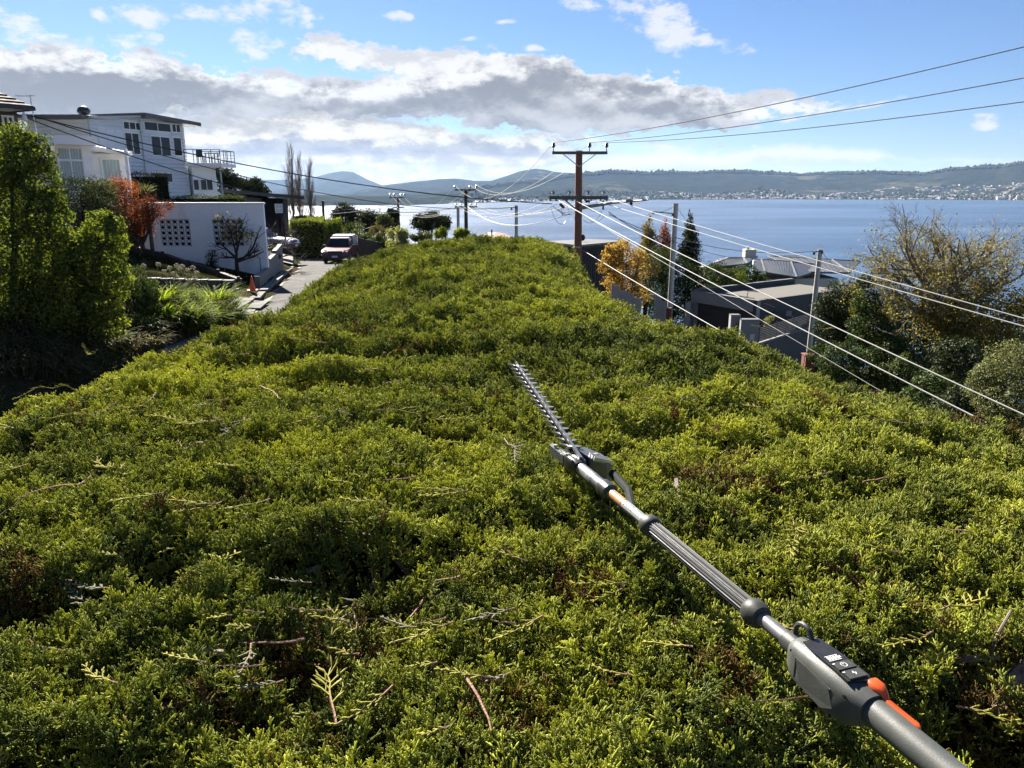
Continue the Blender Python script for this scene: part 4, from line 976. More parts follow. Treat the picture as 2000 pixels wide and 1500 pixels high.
def window(w, parent, u0, u1, z0_, z1, cols=1, rows=1, fw=.06, glass=gl, out=.05, fm=None, sill=True):
    m = MB(); fm = fm or frame_w
    w.quad(m, u0, u1, z1 - fw, z1, -.02, out); w.quad(m, u0, u1, z0_, z0_ + fw, -.02, out); w.quad(m, u0, u0 + fw, z0_ + fw, z1 - fw, -.02, out); w.quad(m, u1 - fw, u1, z0_ + fw, z1 - fw, -.02, out)
    for k in range(1, cols): u = u0 + (u1 - u0) * k / cols; w.quad(m, u - fw * .4, u + fw * .4, z0_ + fw, z1 - fw, -.015, out - .008)
    for k in range(1, rows): z = z0_ + (z1 - z0_) * k / rows; w.quad(m, u0 + fw, u1 - fw, z - fw * .4, z + fw * .4, -.012, out - .012)
    f = part('window', m, fm, parent)
    for i in range(cols):
        for j in range(rows):
            a, b = u0 + (u1 - u0) * i / cols + fw * .5, u0 + (u1 - u0) * (i + 1) / cols - fw * .5; c, d = z0_ + (z1 - z0_) * j / rows + fw * .5, z0_ + (z1 - z0_) * (j + 1) / rows - fw * .5
            part('pane', w.quad(MB(), a, b, c, d, .004, .012), glass, f)
    return f

# --- the big white weatherboard house
A0, A1, A2 = P(62, 300, 50), P(178, 300, 50), P(362, 300, 57.5)
hs = thing('weatherboard_house', 'two-storey white weatherboard house with dark flat roofs and a corner balcony', 'house', (A1.x, A1.y, Gz(A1.x, A1.y)))
w1, w2 = Wall(A0, A1), Wall(A1, A2); zb = Gz(A1.x, A1.y) - 1.5
zt1 = w1.hit(120, 232)[1]; ztl, ztr = w2.hit(178, 232)[1], w2.hit(362, 243)[1]; zm = w2.hit(278, 231)[1]; um = w2.hit(278, 300)[0]
def top2(u): return float(np.interp(u, [0, um, w2.L], [ztl, zm, ztr]))
core = MB(); A3 = A2 + Vector((-3.5, 8, 0)); A4 = A0 + Vector((-1, 9, 0))
core.prism([(A0.x, A0.y + .05, zb), (A1.x, A1.y + .05, zb), (A2.x, A2.y + .05, zb), (A3.x, A3.y, zb), (A4.x, A4.y, zb)], (0, 0, 1), min(zt1, ztr) - zb - .05)
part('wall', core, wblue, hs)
for w_, zt_ in ((w1, lambda u: zt1), (w2, top2)):
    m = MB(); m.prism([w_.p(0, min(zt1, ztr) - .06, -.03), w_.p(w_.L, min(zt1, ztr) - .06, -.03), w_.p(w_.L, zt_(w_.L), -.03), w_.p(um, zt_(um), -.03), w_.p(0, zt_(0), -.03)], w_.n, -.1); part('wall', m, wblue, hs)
wins = [w2.rect(244, 259, 273, 302), w2.rect(295, 266, 333, 305), w2.rect(338, 268, 355, 305), w2.rect(300, 337, 337, 357)]
wcl = [w2.rect(191, 247, 207, 291), w2.rect(208, 251, 224, 293), w2.rect(225, 254, 241, 296)]
whi = [w2.rect(240, 238, 276, 254), w2.rect(281, 239, 333, 257), w2.rect(335, 242, 352, 259)]
op = [(a, b, c, d) for a, b, c, d in wins + whi]
cladding(w1, hs, zb + 2, lambda u: zt1, wcream, step=.21, skip=[])
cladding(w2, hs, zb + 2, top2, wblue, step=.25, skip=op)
for k, (a, b, c, d) in enumerate(wins): window(w2, hs, a, b, c, d, cols=(2, 2, 1, 1)[k])
for k, (a, b, c, d) in enumerate(whi): window(w2, hs, a, b, c, d, cols=(3, 2, 2)[k], fw=.05)
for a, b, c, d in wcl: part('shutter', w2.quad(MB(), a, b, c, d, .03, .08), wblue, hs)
for u in (0.05, um): part('downpipe', MB().tube([w2.p(u, top2(u), .1), w2.p(u, zb + 2, .1)], .05, 8), galv, hs, smooth=True)
part('corner_board', w2.quad(MB(), w2.L - .12, w2.L + .04, zb + 2, ztr, -.02, .06), wpaint, hs)
def slab(name, pts, th, mat, par): return part(name, MB().prism(pts, (0, 0, 1), th), mat, par)
r1 = [w1.p(-1.6, zt1, .7), w1.p(w1.L + .1, zt1, .7), w1.p(w1.L + .1, zt1 + .1, -8), w1.p(-1.6, zt1 + .1, -8)]
rf = slab('roof', r1, .20, rdark, hs)
vb = w1.p(2.1, zt1 + .2, -3.0); m = MB().ball(vb + Vector((0, 0, .55)), (.42, .42, .34), 12, 8); m.tube([vb + Vector((0, 0, -.4)), vb + Vector((0, 0, .4))], .26, 10); part('roof_vent', m, black, rf, smooth=True)
slab('roof', [w2.p(.12, ztl, .35), w2.p(um - .05, zm, .35), w2.p(um - .05, zm + .1, -8), w2.p(.12, ztl + .1, -8)], .14, pm('pale_roof_edge', (.35, .37, .39), .5, .1, 2), hs)
slab('roof', [w2.p(um - .02, zm + .06, .7), w2.p(w2.L + 1.15, ztr - .1, .7), w2.p(w2.L + 1.15, ztr + .05, -8), w2.p(um - .02, zm + .16, -8)], .26, rdark, hs)
# balcony at the right corner
bz = w2.hit(370, 319)[1]; b0_, b1_ = P(362, 317, 56.8), P(432, 317, 57.6)
bal = part('balcony', MB().prism([(b0_.x, b0_.y - .1, bz), (b1_.x, b1_.y - .1, bz), (b1_.x, b1_.y + 3, bz), (b0_.x, b0_.y + 3, bz)], (0, 0, -1), .24), wwhite, hs)
part('balcony_post', MB().tube([(b1_.x - .12, b1_.y, bz - .2), (b1_.x - .12, b1_.y, Gz(b1_.x, b1_.y) - .3)], .07, 8), galv, hs)
for a, b in (((b0_.x, b0_.y - .05), (b1_.x - .03, b1_.y - .05)), ((b1_.x - .03, b1_.y - .05), (b1_.x - .03, b1_.y + 2.9)), ((b0_.x, b0_.y + 2.9), (b1_.x - .03, b1_.y + 2.9))):
    for h in (.95,): part('rail', MB().bar((*a, bz + h), (*b, bz + h), .05), dmetal, bal)
    for k in range(5): t = k / 4; x, y = a[0] + (b[0] - a[0]) * t, a[1] + (b[1] - a[1]) * t; part('baluster', MB().bar((x, y, bz + .004), (x, y, bz + .93), .04), dmetal, bal)
    for k in range(1, 4): part('rail_wire', MB().bar((*a, bz + .22 * k), (*b, bz + .22 * k), .014), dmetal, bal)
# outdoor table and chairs on the balcony
def bchair(x, y, rz, lab):
    t = thing('balcony_chair', lab, 'chair', (x, y, bz), rz, 'chairs on the balcony'); m = MB()
    part('seat', MB().box((0, 0, .45), (.5, .5, .05)), dmetal, t, world=False); part('backrest', MB().prism([(-.25, .24, .47), (.25, .24, .47), (.19, .36, 1.02), (-.19, .36, 1.02)], (0, 1, 0), .04), dmetal, t, world=False)
    for sx_ in (-.22, .22):
        for sy_ in (-.22, .22): part('leg', MB().bar((sx_, sy_, 0), (sx_ * .95, sy_ * .95, .43), .045), dmetal, t, world=False)
bchair(b0_.x + .75, b0_.y + 1.0, .6, 'dark outdoor chair at the house-wall end of the balcony'); bchair(b1_.x - .55, b0_.y + 1.1, -1.2, 'dark outdoor chair at the open end of the balcony')
t = thing('balcony_table', 'dark outdoor table between the two chairs on the white balcony', 'table', ((b0_.x + b1_.x) / 2 + .35, b0_.y + 1.2, bz))
part('table_top', MB().box((0, 0, .72), (.8, .8, .05)), dmetal, t, world=False)
for sx_ in (-.33, .33):
    for sy_ in (-.33, .33): part('leg', MB().bar((sx_, sy_, 0), (sx_, sy_, .69), .06), dmetal, t, world=False)
# lower storey under the balcony: white bay with sliding windows
wb_ = Wall(P(376, 340, 57.3), P(422, 340, 58.4)); zt_ = wb_.hit(400, 325)[1]; zbm = wb_.hit(400, 380)[1]
part('sunroom', wb_.quad(MB(), 0, wb_.L, zbm - 2, zt_, -3, -.03), wpaint, hs)
for q in ((377, 350, 389, 372), (391, 350, 416, 372)): a, b, c, d = wb_.rect(*q); window(wb_, hs, a, b, c, d, cols=2 if q[2] > 400 else 1, fw=.05)
# TV aerial beside it
ae = P(68, 224, 42); t = thing('tv_aerial', 'tall thin television aerial mast against the grey cloud beside the tiled roof', 'aerial', (ae.x, ae.y, Gz(ae.x, ae.y)))
za = P(62, 187, 42).z; part('mast', MB().tube([(ae.x, ae.y, t.location.z), (ae.x - .1, ae.y, za + .05)], .028, 6), galv, t)
for k, (dz_, L) in enumerate(((0, .75), (-.55, .5), (-1.7, .6))): part('arm', MB().bar((ae.x - .1 - L, ae.y, za + dz_), (ae.x - .1 + L * .35, ae.y, za + dz_), .025), galv, t)
for k in range(5): part('element', MB().bar((ae.x - .8 + k * .17, ae.y - .3, za - .02), (ae.x - .8 + k * .17, ae.y + .3, za - .02), .015), galv, t)

# --- the lower white house in front of it
hl = thing('white_house', 'low white house with curtained full-height windows and a mesh-railed deck behind the shrubs', 'house', (-24, 40, Gz(-24, 40)))
B0, B1, B2 = P(-60, 330, 38.5), P(113, 330, 39), P(183, 330, 40); wA, wB = Wall(B0, B1), Wall(B1, B2); wC = Wall(P(186, 330, 41.2), P(246, 330, 42))
zlo = wA.hit(100, 385)[1]; zdk = wA.hit(100, 322)[1]; ztp = wB.hit(140, 284)[1]
cladding(wA, hl, zlo - .6, lambda u: zdk, wwhite, step=.20)
part('wall', wA.quad(MB(), 0, wA.L, zlo - 1.5, zdk, -6, -.01), wwhite, hl)
part('wall', wB.quad(MB(), 0, wB.L, zlo - 1.5, ztp, -5, -.01), wpaint, hl)
part('wall', wC.quad(MB(), -.6, wC.L + .2, zlo - 1.5, wC.hit(215, 300)[1], -5, -.01), wpaint, hl)
a, b, c, d = wB.rect(114, 287, 166, 370); fwin = window(wB, hl, a, b, c, d, cols=2, rows=1, glass=gl2, fw=.08)
part('transom', wB.quad(MB(), a, b, wB.hit(140, 313)[1] - .05, wB.hit(140, 313)[1] + .05, .02, .075), frame_w, fwin)
for k in range(9): u = a + .1 + (b - a - .2) * k / 8; part('curtain_fold', MB().tube([wB.p(u, c + .1, .0), wB.p(u, d - .1, .0)], .035 if k not in (4,) else .022, 6), drape, fwin)
a, b, c, d = wC.rect(198, 309, 238, 355); fwin = window(wC, hl, a, b, c, d, cols=1, glass=gl2, fw=.08)
for k in range(6): u = a + .1 + (b - a - .2) * k / 5; part('curtain_fold', MB().tube([wC.p(u, c + .1, .0), wC.p(u, d - .1, .0)], .03, 6), drape, fwin)
# flat fascias and pergola frame
slab('roof', [wB.p(-.9, ztp, .9), wB.p(wB.L + .2, ztp, .9), wB.p(wB.L + .2, ztp, -5), wB.p(-.9, ztp, -5)], .42, wpaint, hl)
zc = wC.hit(215, 299)[1]
slab('roof', [wC.p(-.9, zc + .15, 1.2), wC.p(wC.L + .35, zc - .12, .6), wC.p(wC.L + .35, zc - .12, -5), wC.p(-.9, zc + .15, -5)], .22, wpaint, hl)
for px_1 in (178, 250): q = P(px_1, 330, 40.6); part('post', MB().box((q.x, q.y, (P(px_1, 290, 40.6).z + zlo - 1.5) / 2), (.14, .14, P(px_1, 290, 40.6).z - zlo + 1.5)), wpaint, hl)
q0, q1 = P(172, 286, 40.6), P(252, 301, 40.6); part('beam', MB().bar(q0, q1, .16, .2), wpaint, hl)
q0, q1 = P(170, 297, 40.6), P(200, 293, 40.6); part('beam', MB().bar(q0, q1, .12, .14), wpaint, hl)
# deck with dark mesh rail
mesh_ = pm('dark_mesh', (.055, .055, .055), .6, .3, 60)
dA, dB_ = wA.hit(58, 270), wA.hit(110, 280)
u0, u1 = wA.hit(40, 320)[0], wA.hit(112, 325)[0]; z1a, z1b = wA.hit(58, 268)[1], wA.hit(112, 282)[1]
dk = part('deck', wA.quad(MB(), u0 - 1.5, u1, zdk - .05, zdk + .2, 0, 1.4), pm('brown_fascia', (.07, .055, .045), .7, .2, 4), hl)
for k in range(6):
    ua, ub = u0 - 1.2 + (u1 - u0 + 1.2) * k / 6, u0 - 1.2 + (u1 - u0 + 1.2) * (k + 1) / 6; za_, zb2 = np.interp(ua, [u0, u1], [z1a, z1b]), np.interp(ub, [u0, u1], [z1a, z1b])
    part('mesh_panel', MB().prism([wA.p(ua + .04, zdk + .25, 1.33), wA.p(ub - .04, zdk + .25, 1.33), wA.p(ub - .04, zb2 - .05, 1.33), wA.p(ua + .04, za_ - .05, 1.33)], wA.n, .02), mesh_, dk)
    part('baluster', MB().bar(wA.p(ub, zdk + .2, 1.36), wA.p(ub, zb2, 1.36), .05), galv, dk); part('rail', MB().bar(wA.p(ua, za_, 1.36), wA.p(ub, zb2, 1.36), .06), galv, dk)

# --- the brown house at the left edge
hb_ = thing('brown_house', 'dark brick house corner with a brown tiled hip roof at the left edge', 'house', (-19.5, 26, Gz(-19.5, 26)))
e1 = P(66, 214, 26); bk = Vector((-.86, .52, 0)); fr = Vector((-.55, -.84, 0)); e0 = e1 + fr * 7
wD = Wall(P(36, 240, 26.9) + fr * 6, P(36, 240, 26.9)); zs = e1.z
part('wall', MB().prism([wD.p(0, hb_.location.z - .5), wD.p(wD.L, hb_.location.z - .5), wD.p(wD.L, zs), wD.p(0, zs)], bk, 6), brickm, hb_)
a, b, c, d = wD.rect(3, 212, 27, 262); window(wD, hb_, a, b, c - 1, zs - .12, cols=2, fw=.07)
part('soffit', MB().prism([e0, e1, e1 + bk * 8, e0 + bk * 8], (0, 0, 1), .06), wpaint, hb_)
up_h = Vector((0, 0, 1.5)); E0, E1 = e0 + Vector((0, 0, .07)), e1 + Vector((0, 0, .07)); R1 = E1 + bk * 3.6 + fr * 1.2 + up_h; R0 = E0 + bk * 3.6 - fr * 1.2 + up_h; K0, K1 = E0 + bk * 8, E1 + bk * 8
rf = part('roof', MB().add([E0, E1, K1, K0, R0, R1], [(0, 1, 5, 4), (1, 2, 5), (2, 3, 4, 5), (3, 0, 4), (3, 2, 1, 0)]), rtile, hb_)
for P0_, P1_, Q0_, Q1_ in ((E0, E1, R0, R1), (E1, K1, R1, R1)):
    for k in range(12):      # courses of tiles, each stepping over the one below
        a0, a1, c0, c1 = P0_.lerp(Q0_, k / 12), P1_.lerp(Q1_, k / 12), P0_.lerp(Q0_, (k + .9) / 12), P1_.lerp(Q1_, (k + .9) / 12); u5, u1 = Vector((0, 0, .05)), Vector((0, 0, .012))
        part('tile_course', MB().add([a0 + u5, a1 + u5, c1 + u1, c0 + u1, a0, a1], [(0, 1, 2, 3), (4, 5, 1, 0)]), rtile, rf, fix=False)
part('gutter', MB().bar(e0 + Vector((0, 0, .03)), e1 + Vector((0, 0, .03)), .12), dmetal, hb_); part('gutter', MB().bar(e1 + Vector((0, 0, .03)), e1 + bk * 8 + Vector((0, 0, .03)), .12), dmetal, hb_)
iq = P(46, 219, 25.9); part('eave_insulator', MB().tube([iq, iq - Vector((0, 0, .12)), iq - Vector((0, 0, .26))], [.03, .07, .09], 8), frame_w, hb_)  # white insulator under the eave where the service cables start

# --- white garage with breeze-block screens
gY = 38.0; g0, g1 = P(276, 440, gY), P(517, 440, gY); wG = Wall(g0, g1); gt = P(400, 399, gY).z; gb0 = Gz(g0.x, gY) - 1.2
gar = thing('white_garage', 'white rendered garage with two breeze-block screens in its blank wall', 'garage', ((g0.x + g1.x) / 2, gY + .1, Gz((g0.x + g1.x) / 2, gY)))
sc1, sc2 = wG.rect(312, 428, 372, 482), wG.rect(415, 426, 476, 480); NB = 5
zs0, zs1 = sc1[2], sc1[3]
for a, b, zl, zh in ((0, sc1[0], gb0 - 1.5, gt), (sc1[1], sc2[0], gb0 - 1.5, gt), (sc2[1], wG.L, gb0 - 1.5, gt), (sc1[0], sc1[1], zs1, gt), (sc2[0], sc2[1], zs1, gt), (sc1[0], sc1[1], gb0 - 1.5, zs0), (sc2[0], sc2[1], gb0 - 1.5, zs0)):
    part('wall', wG.quad(MB(), a + .0005, b - .0005, zl, zh, -.18, 0), wmason, gar)
bv = Vector((-.40, .917, 0))
part('back_wall', MB().prism([wG.p(0, gb0 - 1.5) + bv * 5.8, wG.p(wG.L, gb0 - 1.5) + bv * 5.8, wG.p(wG.L, gt) + bv * 5.8, wG.p(0, gt) + bv * 5.8], bv, .2), char_, gar)
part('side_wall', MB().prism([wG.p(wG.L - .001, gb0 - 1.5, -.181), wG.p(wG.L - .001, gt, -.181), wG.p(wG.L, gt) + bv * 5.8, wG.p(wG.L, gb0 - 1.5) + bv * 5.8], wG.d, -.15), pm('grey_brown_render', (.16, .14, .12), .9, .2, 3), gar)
part('side_wall', MB().prism([wG.p(.001, gb0 - 1.5, -.181), wG.p(.001, gt, -.181), wG.p(0, gt) + bv * 5.8, wG.p(0, gb0 - 1.5) + bv * 5.8], wG.d, .15), wmason, gar)
part('roof', MB().prism([wG.p(.17, gt - .2, -.185), wG.p(wG.L - .17, gt - .2, -.185), wG.p(wG.L - .17, gt - .2) + bv * 5.7, wG.p(.17, gt - .2) + bv * 5.7], (0, 0, 1), .1), pm('grey_roof_sheet', (.3, .3, .3), .6, .1, 2), gar)
part('coping', wG.quad(MB(), -.04, wG.L + .05, gt, gt + .09, -.2, .04), wpaint, gar)
part('slot', wG.quad(MB(), wG.hit(508, 520)[0], wG.hit(508, 520)[0] + .035, wG.hit(508, 540)[1] - .3, wG.hit(508, 505)[1], .002, .012), char_, gar)
bw = (sc1[1] - sc1[0]) / NB; bh = (zs1 - zs0) / NB
def breeze_mesh():
    m = MB(); w_, h_, t_ = bw / 2 - .004, bh / 2 - .004, .06
    for c_, d_ in (((0, 0, h_ - .011), (2 * w_, t_, .022)), ((0, 0, -h_ + .011), (2 * w_, t_, .022)), ((w_ - .011, 0, 0), (.022, t_, 2 * h_ - .046)), ((-w_ + .011, 0, 0), (.022, t_, 2 * h_ - .046))): m.box(c_, d_)
    for sx_ in (-1, 1):
        for sz_ in (-1, 1):
            pts = [Vector((sx_ * (w_ - .022), 0, sz_ * h_ * .08)), Vector((sx_ * w_ * .46, 0, sz_ * h_ * .46)), Vector((sx_ * w_ * .08, 0, sz_ * (h_ - .022)))]
            for i in range(2): m.bar(pts[i], pts[i + 1], .022, t_ * .8, up=(0, 1, 0))
    me = m.data('breeze_block', wmason); return me
BME = breeze_mesh()
for q in (sc1, sc2):
    scr = part('breeze_screen', MB().add([wG.p(q[0] + .002, zs0 - .02, -.16), wG.p(q[1] - .002, zs0 - .02, -.16), wG.p(q[1] - .002, zs0 + .002, -.16), wG.p(q[0] + .002, zs0 + .002, -.16)], [(0, 1, 2, 3)]), wmason, gar, fix=False)
    for i in range(NB):
        for j in range(NB): piece('breeze_block', BME, wG.p(q[0] + bw * (i + .5), zs0 + bh * (j + .5), -.09) - Vector(gar.location), scr, scale=((q[1] - q[0]) / (sc1[1] - sc1[0]), 1, 1))

# --- dark flat-roofed house and carport behind it
hd = thing('dark_house', 'low dark house with a sloping flat roof and open carport behind the white garage', 'house', (-17, 66, Gz(-17, 66)))
wK = Wall(P(430, 400, 64), P(563, 400, 66)); zk0, zk1 = wK.hit(430, 375)[1], wK.hit(565, 386)[1]
part('roof', MB().prism([wK.p(-3, zk0 + .25, .8), wK.p(wK.L + 1.3, zk1 - .15, .8), wK.p(wK.L + 1.3, zk1 - .15, -8), wK.p(-3, zk0 + .25, -8)], (0, 0, 1), .28), char_, hd)
for a, b in ((-2.8, wK.hit(512, 400)[0]), (wK.hit(553, 400)[0], wK.hit(562, 400)[0])): part('wall', MB().prism([wK.p(a, hd.location.z - 1, 0), wK.p(b, hd.location.z - 1, 0), wK.p(b, zk1 - .05, 0), wK.p(a, zk0 - .05 if a < 0 else zk1 - .05, 0)], wK.n, -7), char_, hd)
part('back_wall', wK.quad(MB(), wK.hit(512, 400)[0], wK.hit(553, 400)[0], hd.location.z - 1, zk1 - .1, -7, -6.8), char_, hd)
a, b, c, d = wK.rect(537, 398, 552, 416); window(wK, hd, a, b, c, d, cols=2, rows=2, glass=glassm('bright_glass', (.5, .52, .55), .1))

# ------------------------------------------------------------------ kerbside: walls, sleepers, cone
gw = pm('grey_rendered_wall', (.15, .142, .135), .9, .2, 3, bump=.2, bscale=30, dirt=((.08, .075, .07), .6))
m = MB()
for i, (ya, yb, ha, hb2) in enumerate(((33.2, 38.2, .75, .8), (38.2, 41.5, 1.15, 1.35), (41.5, 44.5, 1.5, 1.75))):
    a, b = Vector((float(kx(ya)) - .42, ya, Gz(float(kx(ya)) + .3, ya))), Vector((float(kx(yb)) - .42, yb, Gz(float(kx(yb)) + .3, yb)))
    t_ = MB().add([a + Vector((-.12, 0, -.2)), a + Vector((.12, 0, -.2)), b + Vector((.12, -.006, -.2)), b + Vector((-.12, -.006, -.2)), a + Vector((-.12, 0, ha)), a + Vector((.12, 0, ha)), b + Vector((.12, -.006, hb2)), b + Vector((-.12, -.006, hb2))], [(0, 3, 2, 1), (4, 5, 6, 7), (0, 1, 5, 4), (1, 2, 6, 5), (2, 3, 7, 6), (3, 0, 4, 7)])
    if i == 0: gwall = thing('garden_wall', 'stepped grey rendered wall between the gutter and the white garage', 'wall', tuple(a))
    part('wall_panel', t_, gw, gwall)
# thin iron fence behind it
ifn = thing('iron_fence', 'thin dark iron fence along the strip beside the white garage', 'fence', (float(kx(40)) - 1.0, 40, Gz(float(kx(40)) - 1.0, 40)))
for k in range(12):
    y = 38.6 + k * .62; x = float(kx(y)) - .95; z = Gz(x, y); part('post', MB().box((x, y, z + .55), (.05, .05, 1.5)), dmetal, ifn)
part('rail', MB().bar((float(kx(38.6)) - .95, 38.6, Gz(float(kx(38.6)) - .95, 38.6) + 1.15), (float(kx(45.4)) - .95, 45.4, Gz(float(kx(45.4)) - .95, 45.4) + 1.15), .04), dmetal, ifn)
slp = pm('weathered_sleeper', (.045, .034, .026), .9, .3, 4, bump=.4, bscale=30, stretch=(1, 6, 6))
stones = pm('grey_stone', (.055, .052, .048), .9, .25, 5, bump=.4, bscale=25)
edge = thing('sleeper_edging', 'old timber sleepers edging the sloping lawn below the white garage', 'edging', (-16, 36, Gz(-16, 36)))
pts = [(250, 488), (302, 500), (322, 505), (372, 523), (402, 531), (430, 541), (470, 556)]
def on_ground(px, py, ymax=37.0):
    d = ray(px, py).normalized(); t = 8.0
    while t < 300:
        p = d * t
        if p.z < Gz(p.x, p.y): break
        t += .1
    if ymax and (d * t).y > ymax: return d * (ymax / d.y)
    return d * t
gp = [on_ground(*q) for q in pts]
for i in range(len(gp) - 1):
    a, b = gp[i], gp[i + 1]; dd = (b - a).normalized()
    part('sleeper', MB().bar(a + dd * .06 + Vector((0, 0, .10)), b - dd * .06 + Vector((0, 0, .10)), .22, .30), slp, edge); part('peg', MB().box(b + Vector((0, -.18, .12)), (.12, .1, .5)), slp, edge)
# low stone wall along the driveway with its courses
lw = thing('stone_wall', 'low dry stone retaining wall between the driveway and the lawn', 'wall', (-12.5, 29.2, Gz(-12.5, 29.2)))
rs_ = random.Random(5)
for c_ in range(4):
    x = -18.5 + rs_.uniform(0, .3)
    while x < float(kx(29.2)) - .9:
        w_ = rs_.uniform(.32, .62); z = Gz(min(x + w_ / 2, float(kx(29)) - .6), 28.2) + .10 + c_ * .17
        part('stone', MB().prism([(x + .01, 28.95 + rs_.uniform(-.03, .03), z - .08), (x + w_ - .01, 28.95 + rs_.uniform(-.03, .03), z - .08 + rs_.uniform(-.01, .01)), (x + w_ - .02, 28.97, z + .075), (x + .02, 28.97, z + .075 + rs_.uniform(-.015, .01))], (0, 1, 0), .3), stones, lw); x += w_
cp = on_ground(494, 572); cp.z += .10; ck = thing('traffic_cone', 'small orange traffic cone standing on the driveway by the stone wall', 'traffic cone', tuple(cp))
part('cone', MB().loft([[Vector((r_ * math.cos(2 * PI * j / 14), r_ * math.sin(2 * PI * j / 14), z)) for j in range(14)] for r_, z in ((.135, .03), (.075, .32), (.03, .58), (.022, .60))]), pm('cone_orange', (.62, .11, .03), .5, .1, 20), ck, world=False, smooth=True)
part('base', MB().box((0, 0, .016), (.36, .36, .03)), pm('cone_orange', (.62, .11, .03)), ck, world=False)

# ------------------------------------------------------------------ vehicles
chrome = pm('chrome', (.7, .7, .7), .15, .05, 10, metal=1.0); tyre = pm('tyre_rubber', (.018, .018, .018), .8, .2, 20); rimm = pm('alloy_rim', (.40, .40, .41), .35, .1, 20, metal=.8)
lampm = glassm('headlight_glass', (.65, .66, .66), .1); carglass = glassm('car_glass', (.012, .014, .016), .03)
def pickup(label, x, y, z, rz, paint, tray_mat, canopy):
    """local: +X forward, length 5.3 m"""
    t = thing('pickup_truck', label, 'pickup truck', (x, y, z), rz)
    def q(name, mb, mat, smooth=False, par=None): return part(name, mb, mat, par or t, world=False, smooth=smooth)
    prof_ = [(-2.62, .52), (-2.62, 1.02), (-.62, 1.04), (.95, 1.06), (2.20, .98), (2.52, .84), (2.60, .55), (2.32, .42), (-2.3, .42)]
    def sec(yy, s): return [Vector((px * (1 if abs(px) < 2 else s), yy, .42 + (pz - .42) * (1 - (1 - s) * .25))) for px, pz in prof_]
    body = q('body', MB().loft([sec(-.93, .985), sec(-.86, 1), sec(.86, 1), sec(.93, .985)]), paint)
    # cab: tapered
    lo = [(-.70, 1.05), (.98, 1.06)]; cab = MB().loft([[Vector((-.72, s * .86, 1.035)), Vector((1.02, s * .86, 1.05)), Vector((.35, s * .68, 1.66)), Vector((-.05, s * .66, 1.73)), Vector((-.68, s * .66, 1.70))] for s in (-1, 1)])
    q('cab', cab, paint)
    q('windscreen', MB().prism([(.985, -.76, 1.09), (.985, .76, 1.09), (.40, .63, 1.63), (.40, -.63, 1.63)], (.6, 0, .75), .016), carglass)
    for s in (-1, 1):
        q('side_window', MB().prism([(.78, s * .845, 1.10), (.12, s * .845, 1.10), (.12, s * .705, 1.58), (.34, s * .705, 1.58)], (0, s, .25), .012), carglass)
        q('side_window', MB().prism([(.04, s * .845, 1.10), (-.60, s * .845, 1.10), (-.60, s * .70, 1.58), (.04, s * .70, 1.59)], (0, s, .25), .012), carglass)
        m_ = q('mirror', MB().box((.80, s * 1.04, 1.14), (.10, .20, .17)), black); q('headlight', MB().prism([(2.50, s * .55, .74), (2.36, s * .90, .74), (2.24, s * .90, .93), (2.36, s * .60, .92)], (.6, 0, .25), .06), lampm)
        q('handle', MB().box((.02, s * .938, .93), (.16, .02, .03)), black)
        for wx in (1.62, -1.50):
            q('wheel_arch', MB().tube([(wx + .47 * math.cos(a), s * .925, .40 + .47 * math.sin(a)) for a in np.linspace(-.15, PI + .15, 11)], .045, 6), black)
            w_ = q('wheel', MB().tube([(wx, s * .74, .38), (wx, s * .945, .38)], .39, 20), tyre); part('rim', MB().tube([(wx, s * .93, .38), (wx, s * .957, .38)], .24, 12), rimm, w_, world=False)
    q('grille', MB().prism([(2.53, -.52, .70), (2.53, .52, .70), (2.46, .50, .88), (2.46, -.50, .88)], (1, 0, .2), .05), black)
    q('bumper', MB().loft([[Vector((2.40, yy, .36)), Vector((2.66 - abs(yy) * .10, yy, .38)), Vector((2.68 - abs(yy) * .10, yy, .62)), Vector((2.56 - abs(yy) * .1, yy, .68)), Vector((2.40, yy, .68))] for yy in (-.94, -.6, 0, .6, .94)]), black)
    q('number_plate', MB().box((2.70, 0, .52), (.012, .40, .13)), white)
    if canopy: q('canopy', MB().loft([[Vector((-2.55, s * .88, 1.04)), Vector((-.80, s * .88, 1.04)), Vector((-.80, s * .74, 1.80)), Vector((-2.45, s * .74, 1.80))] for s in (-1, 1)]), canopy)
    else:
        q('tray', MB().box((-1.65, 0, 1.10), (1.85, 1.66, .10)), black)
        q('roll_bar', MB().tube([(-.85, -.78, 1.05), (-.9, -.62, 1.62), (-.9, .62, 1.62), (-.85, .78, 1.05)], .04, 8), chrome)
    return t
redp = pm('red_car_paint', (.16, .018, .024), .3, .05, 10, spec=.6, coat=.6); whp = pm('white_car_paint', (.72, .72, .71), .3, .04, 10, coat=.5)
cc = P(652, 509, 53.0); cx = cc.x; pickup('red pickup truck with silver canopy coming up the street', cx, 55.4, float(zr(54.5)) + .04, R(-90) + R(3), redp, None, pm('silver_paint', (.24, .245, .25), .45, .06, 10, metal=.3))
up_ = P(548, 494, 52); pickup('white pickup truck parked in the concrete driveway behind the bare shrub', up_.x - 1.6, 52.6, Gz(up_.x - 1.6, 52.6) + .13, R(-8), whp, None, None)

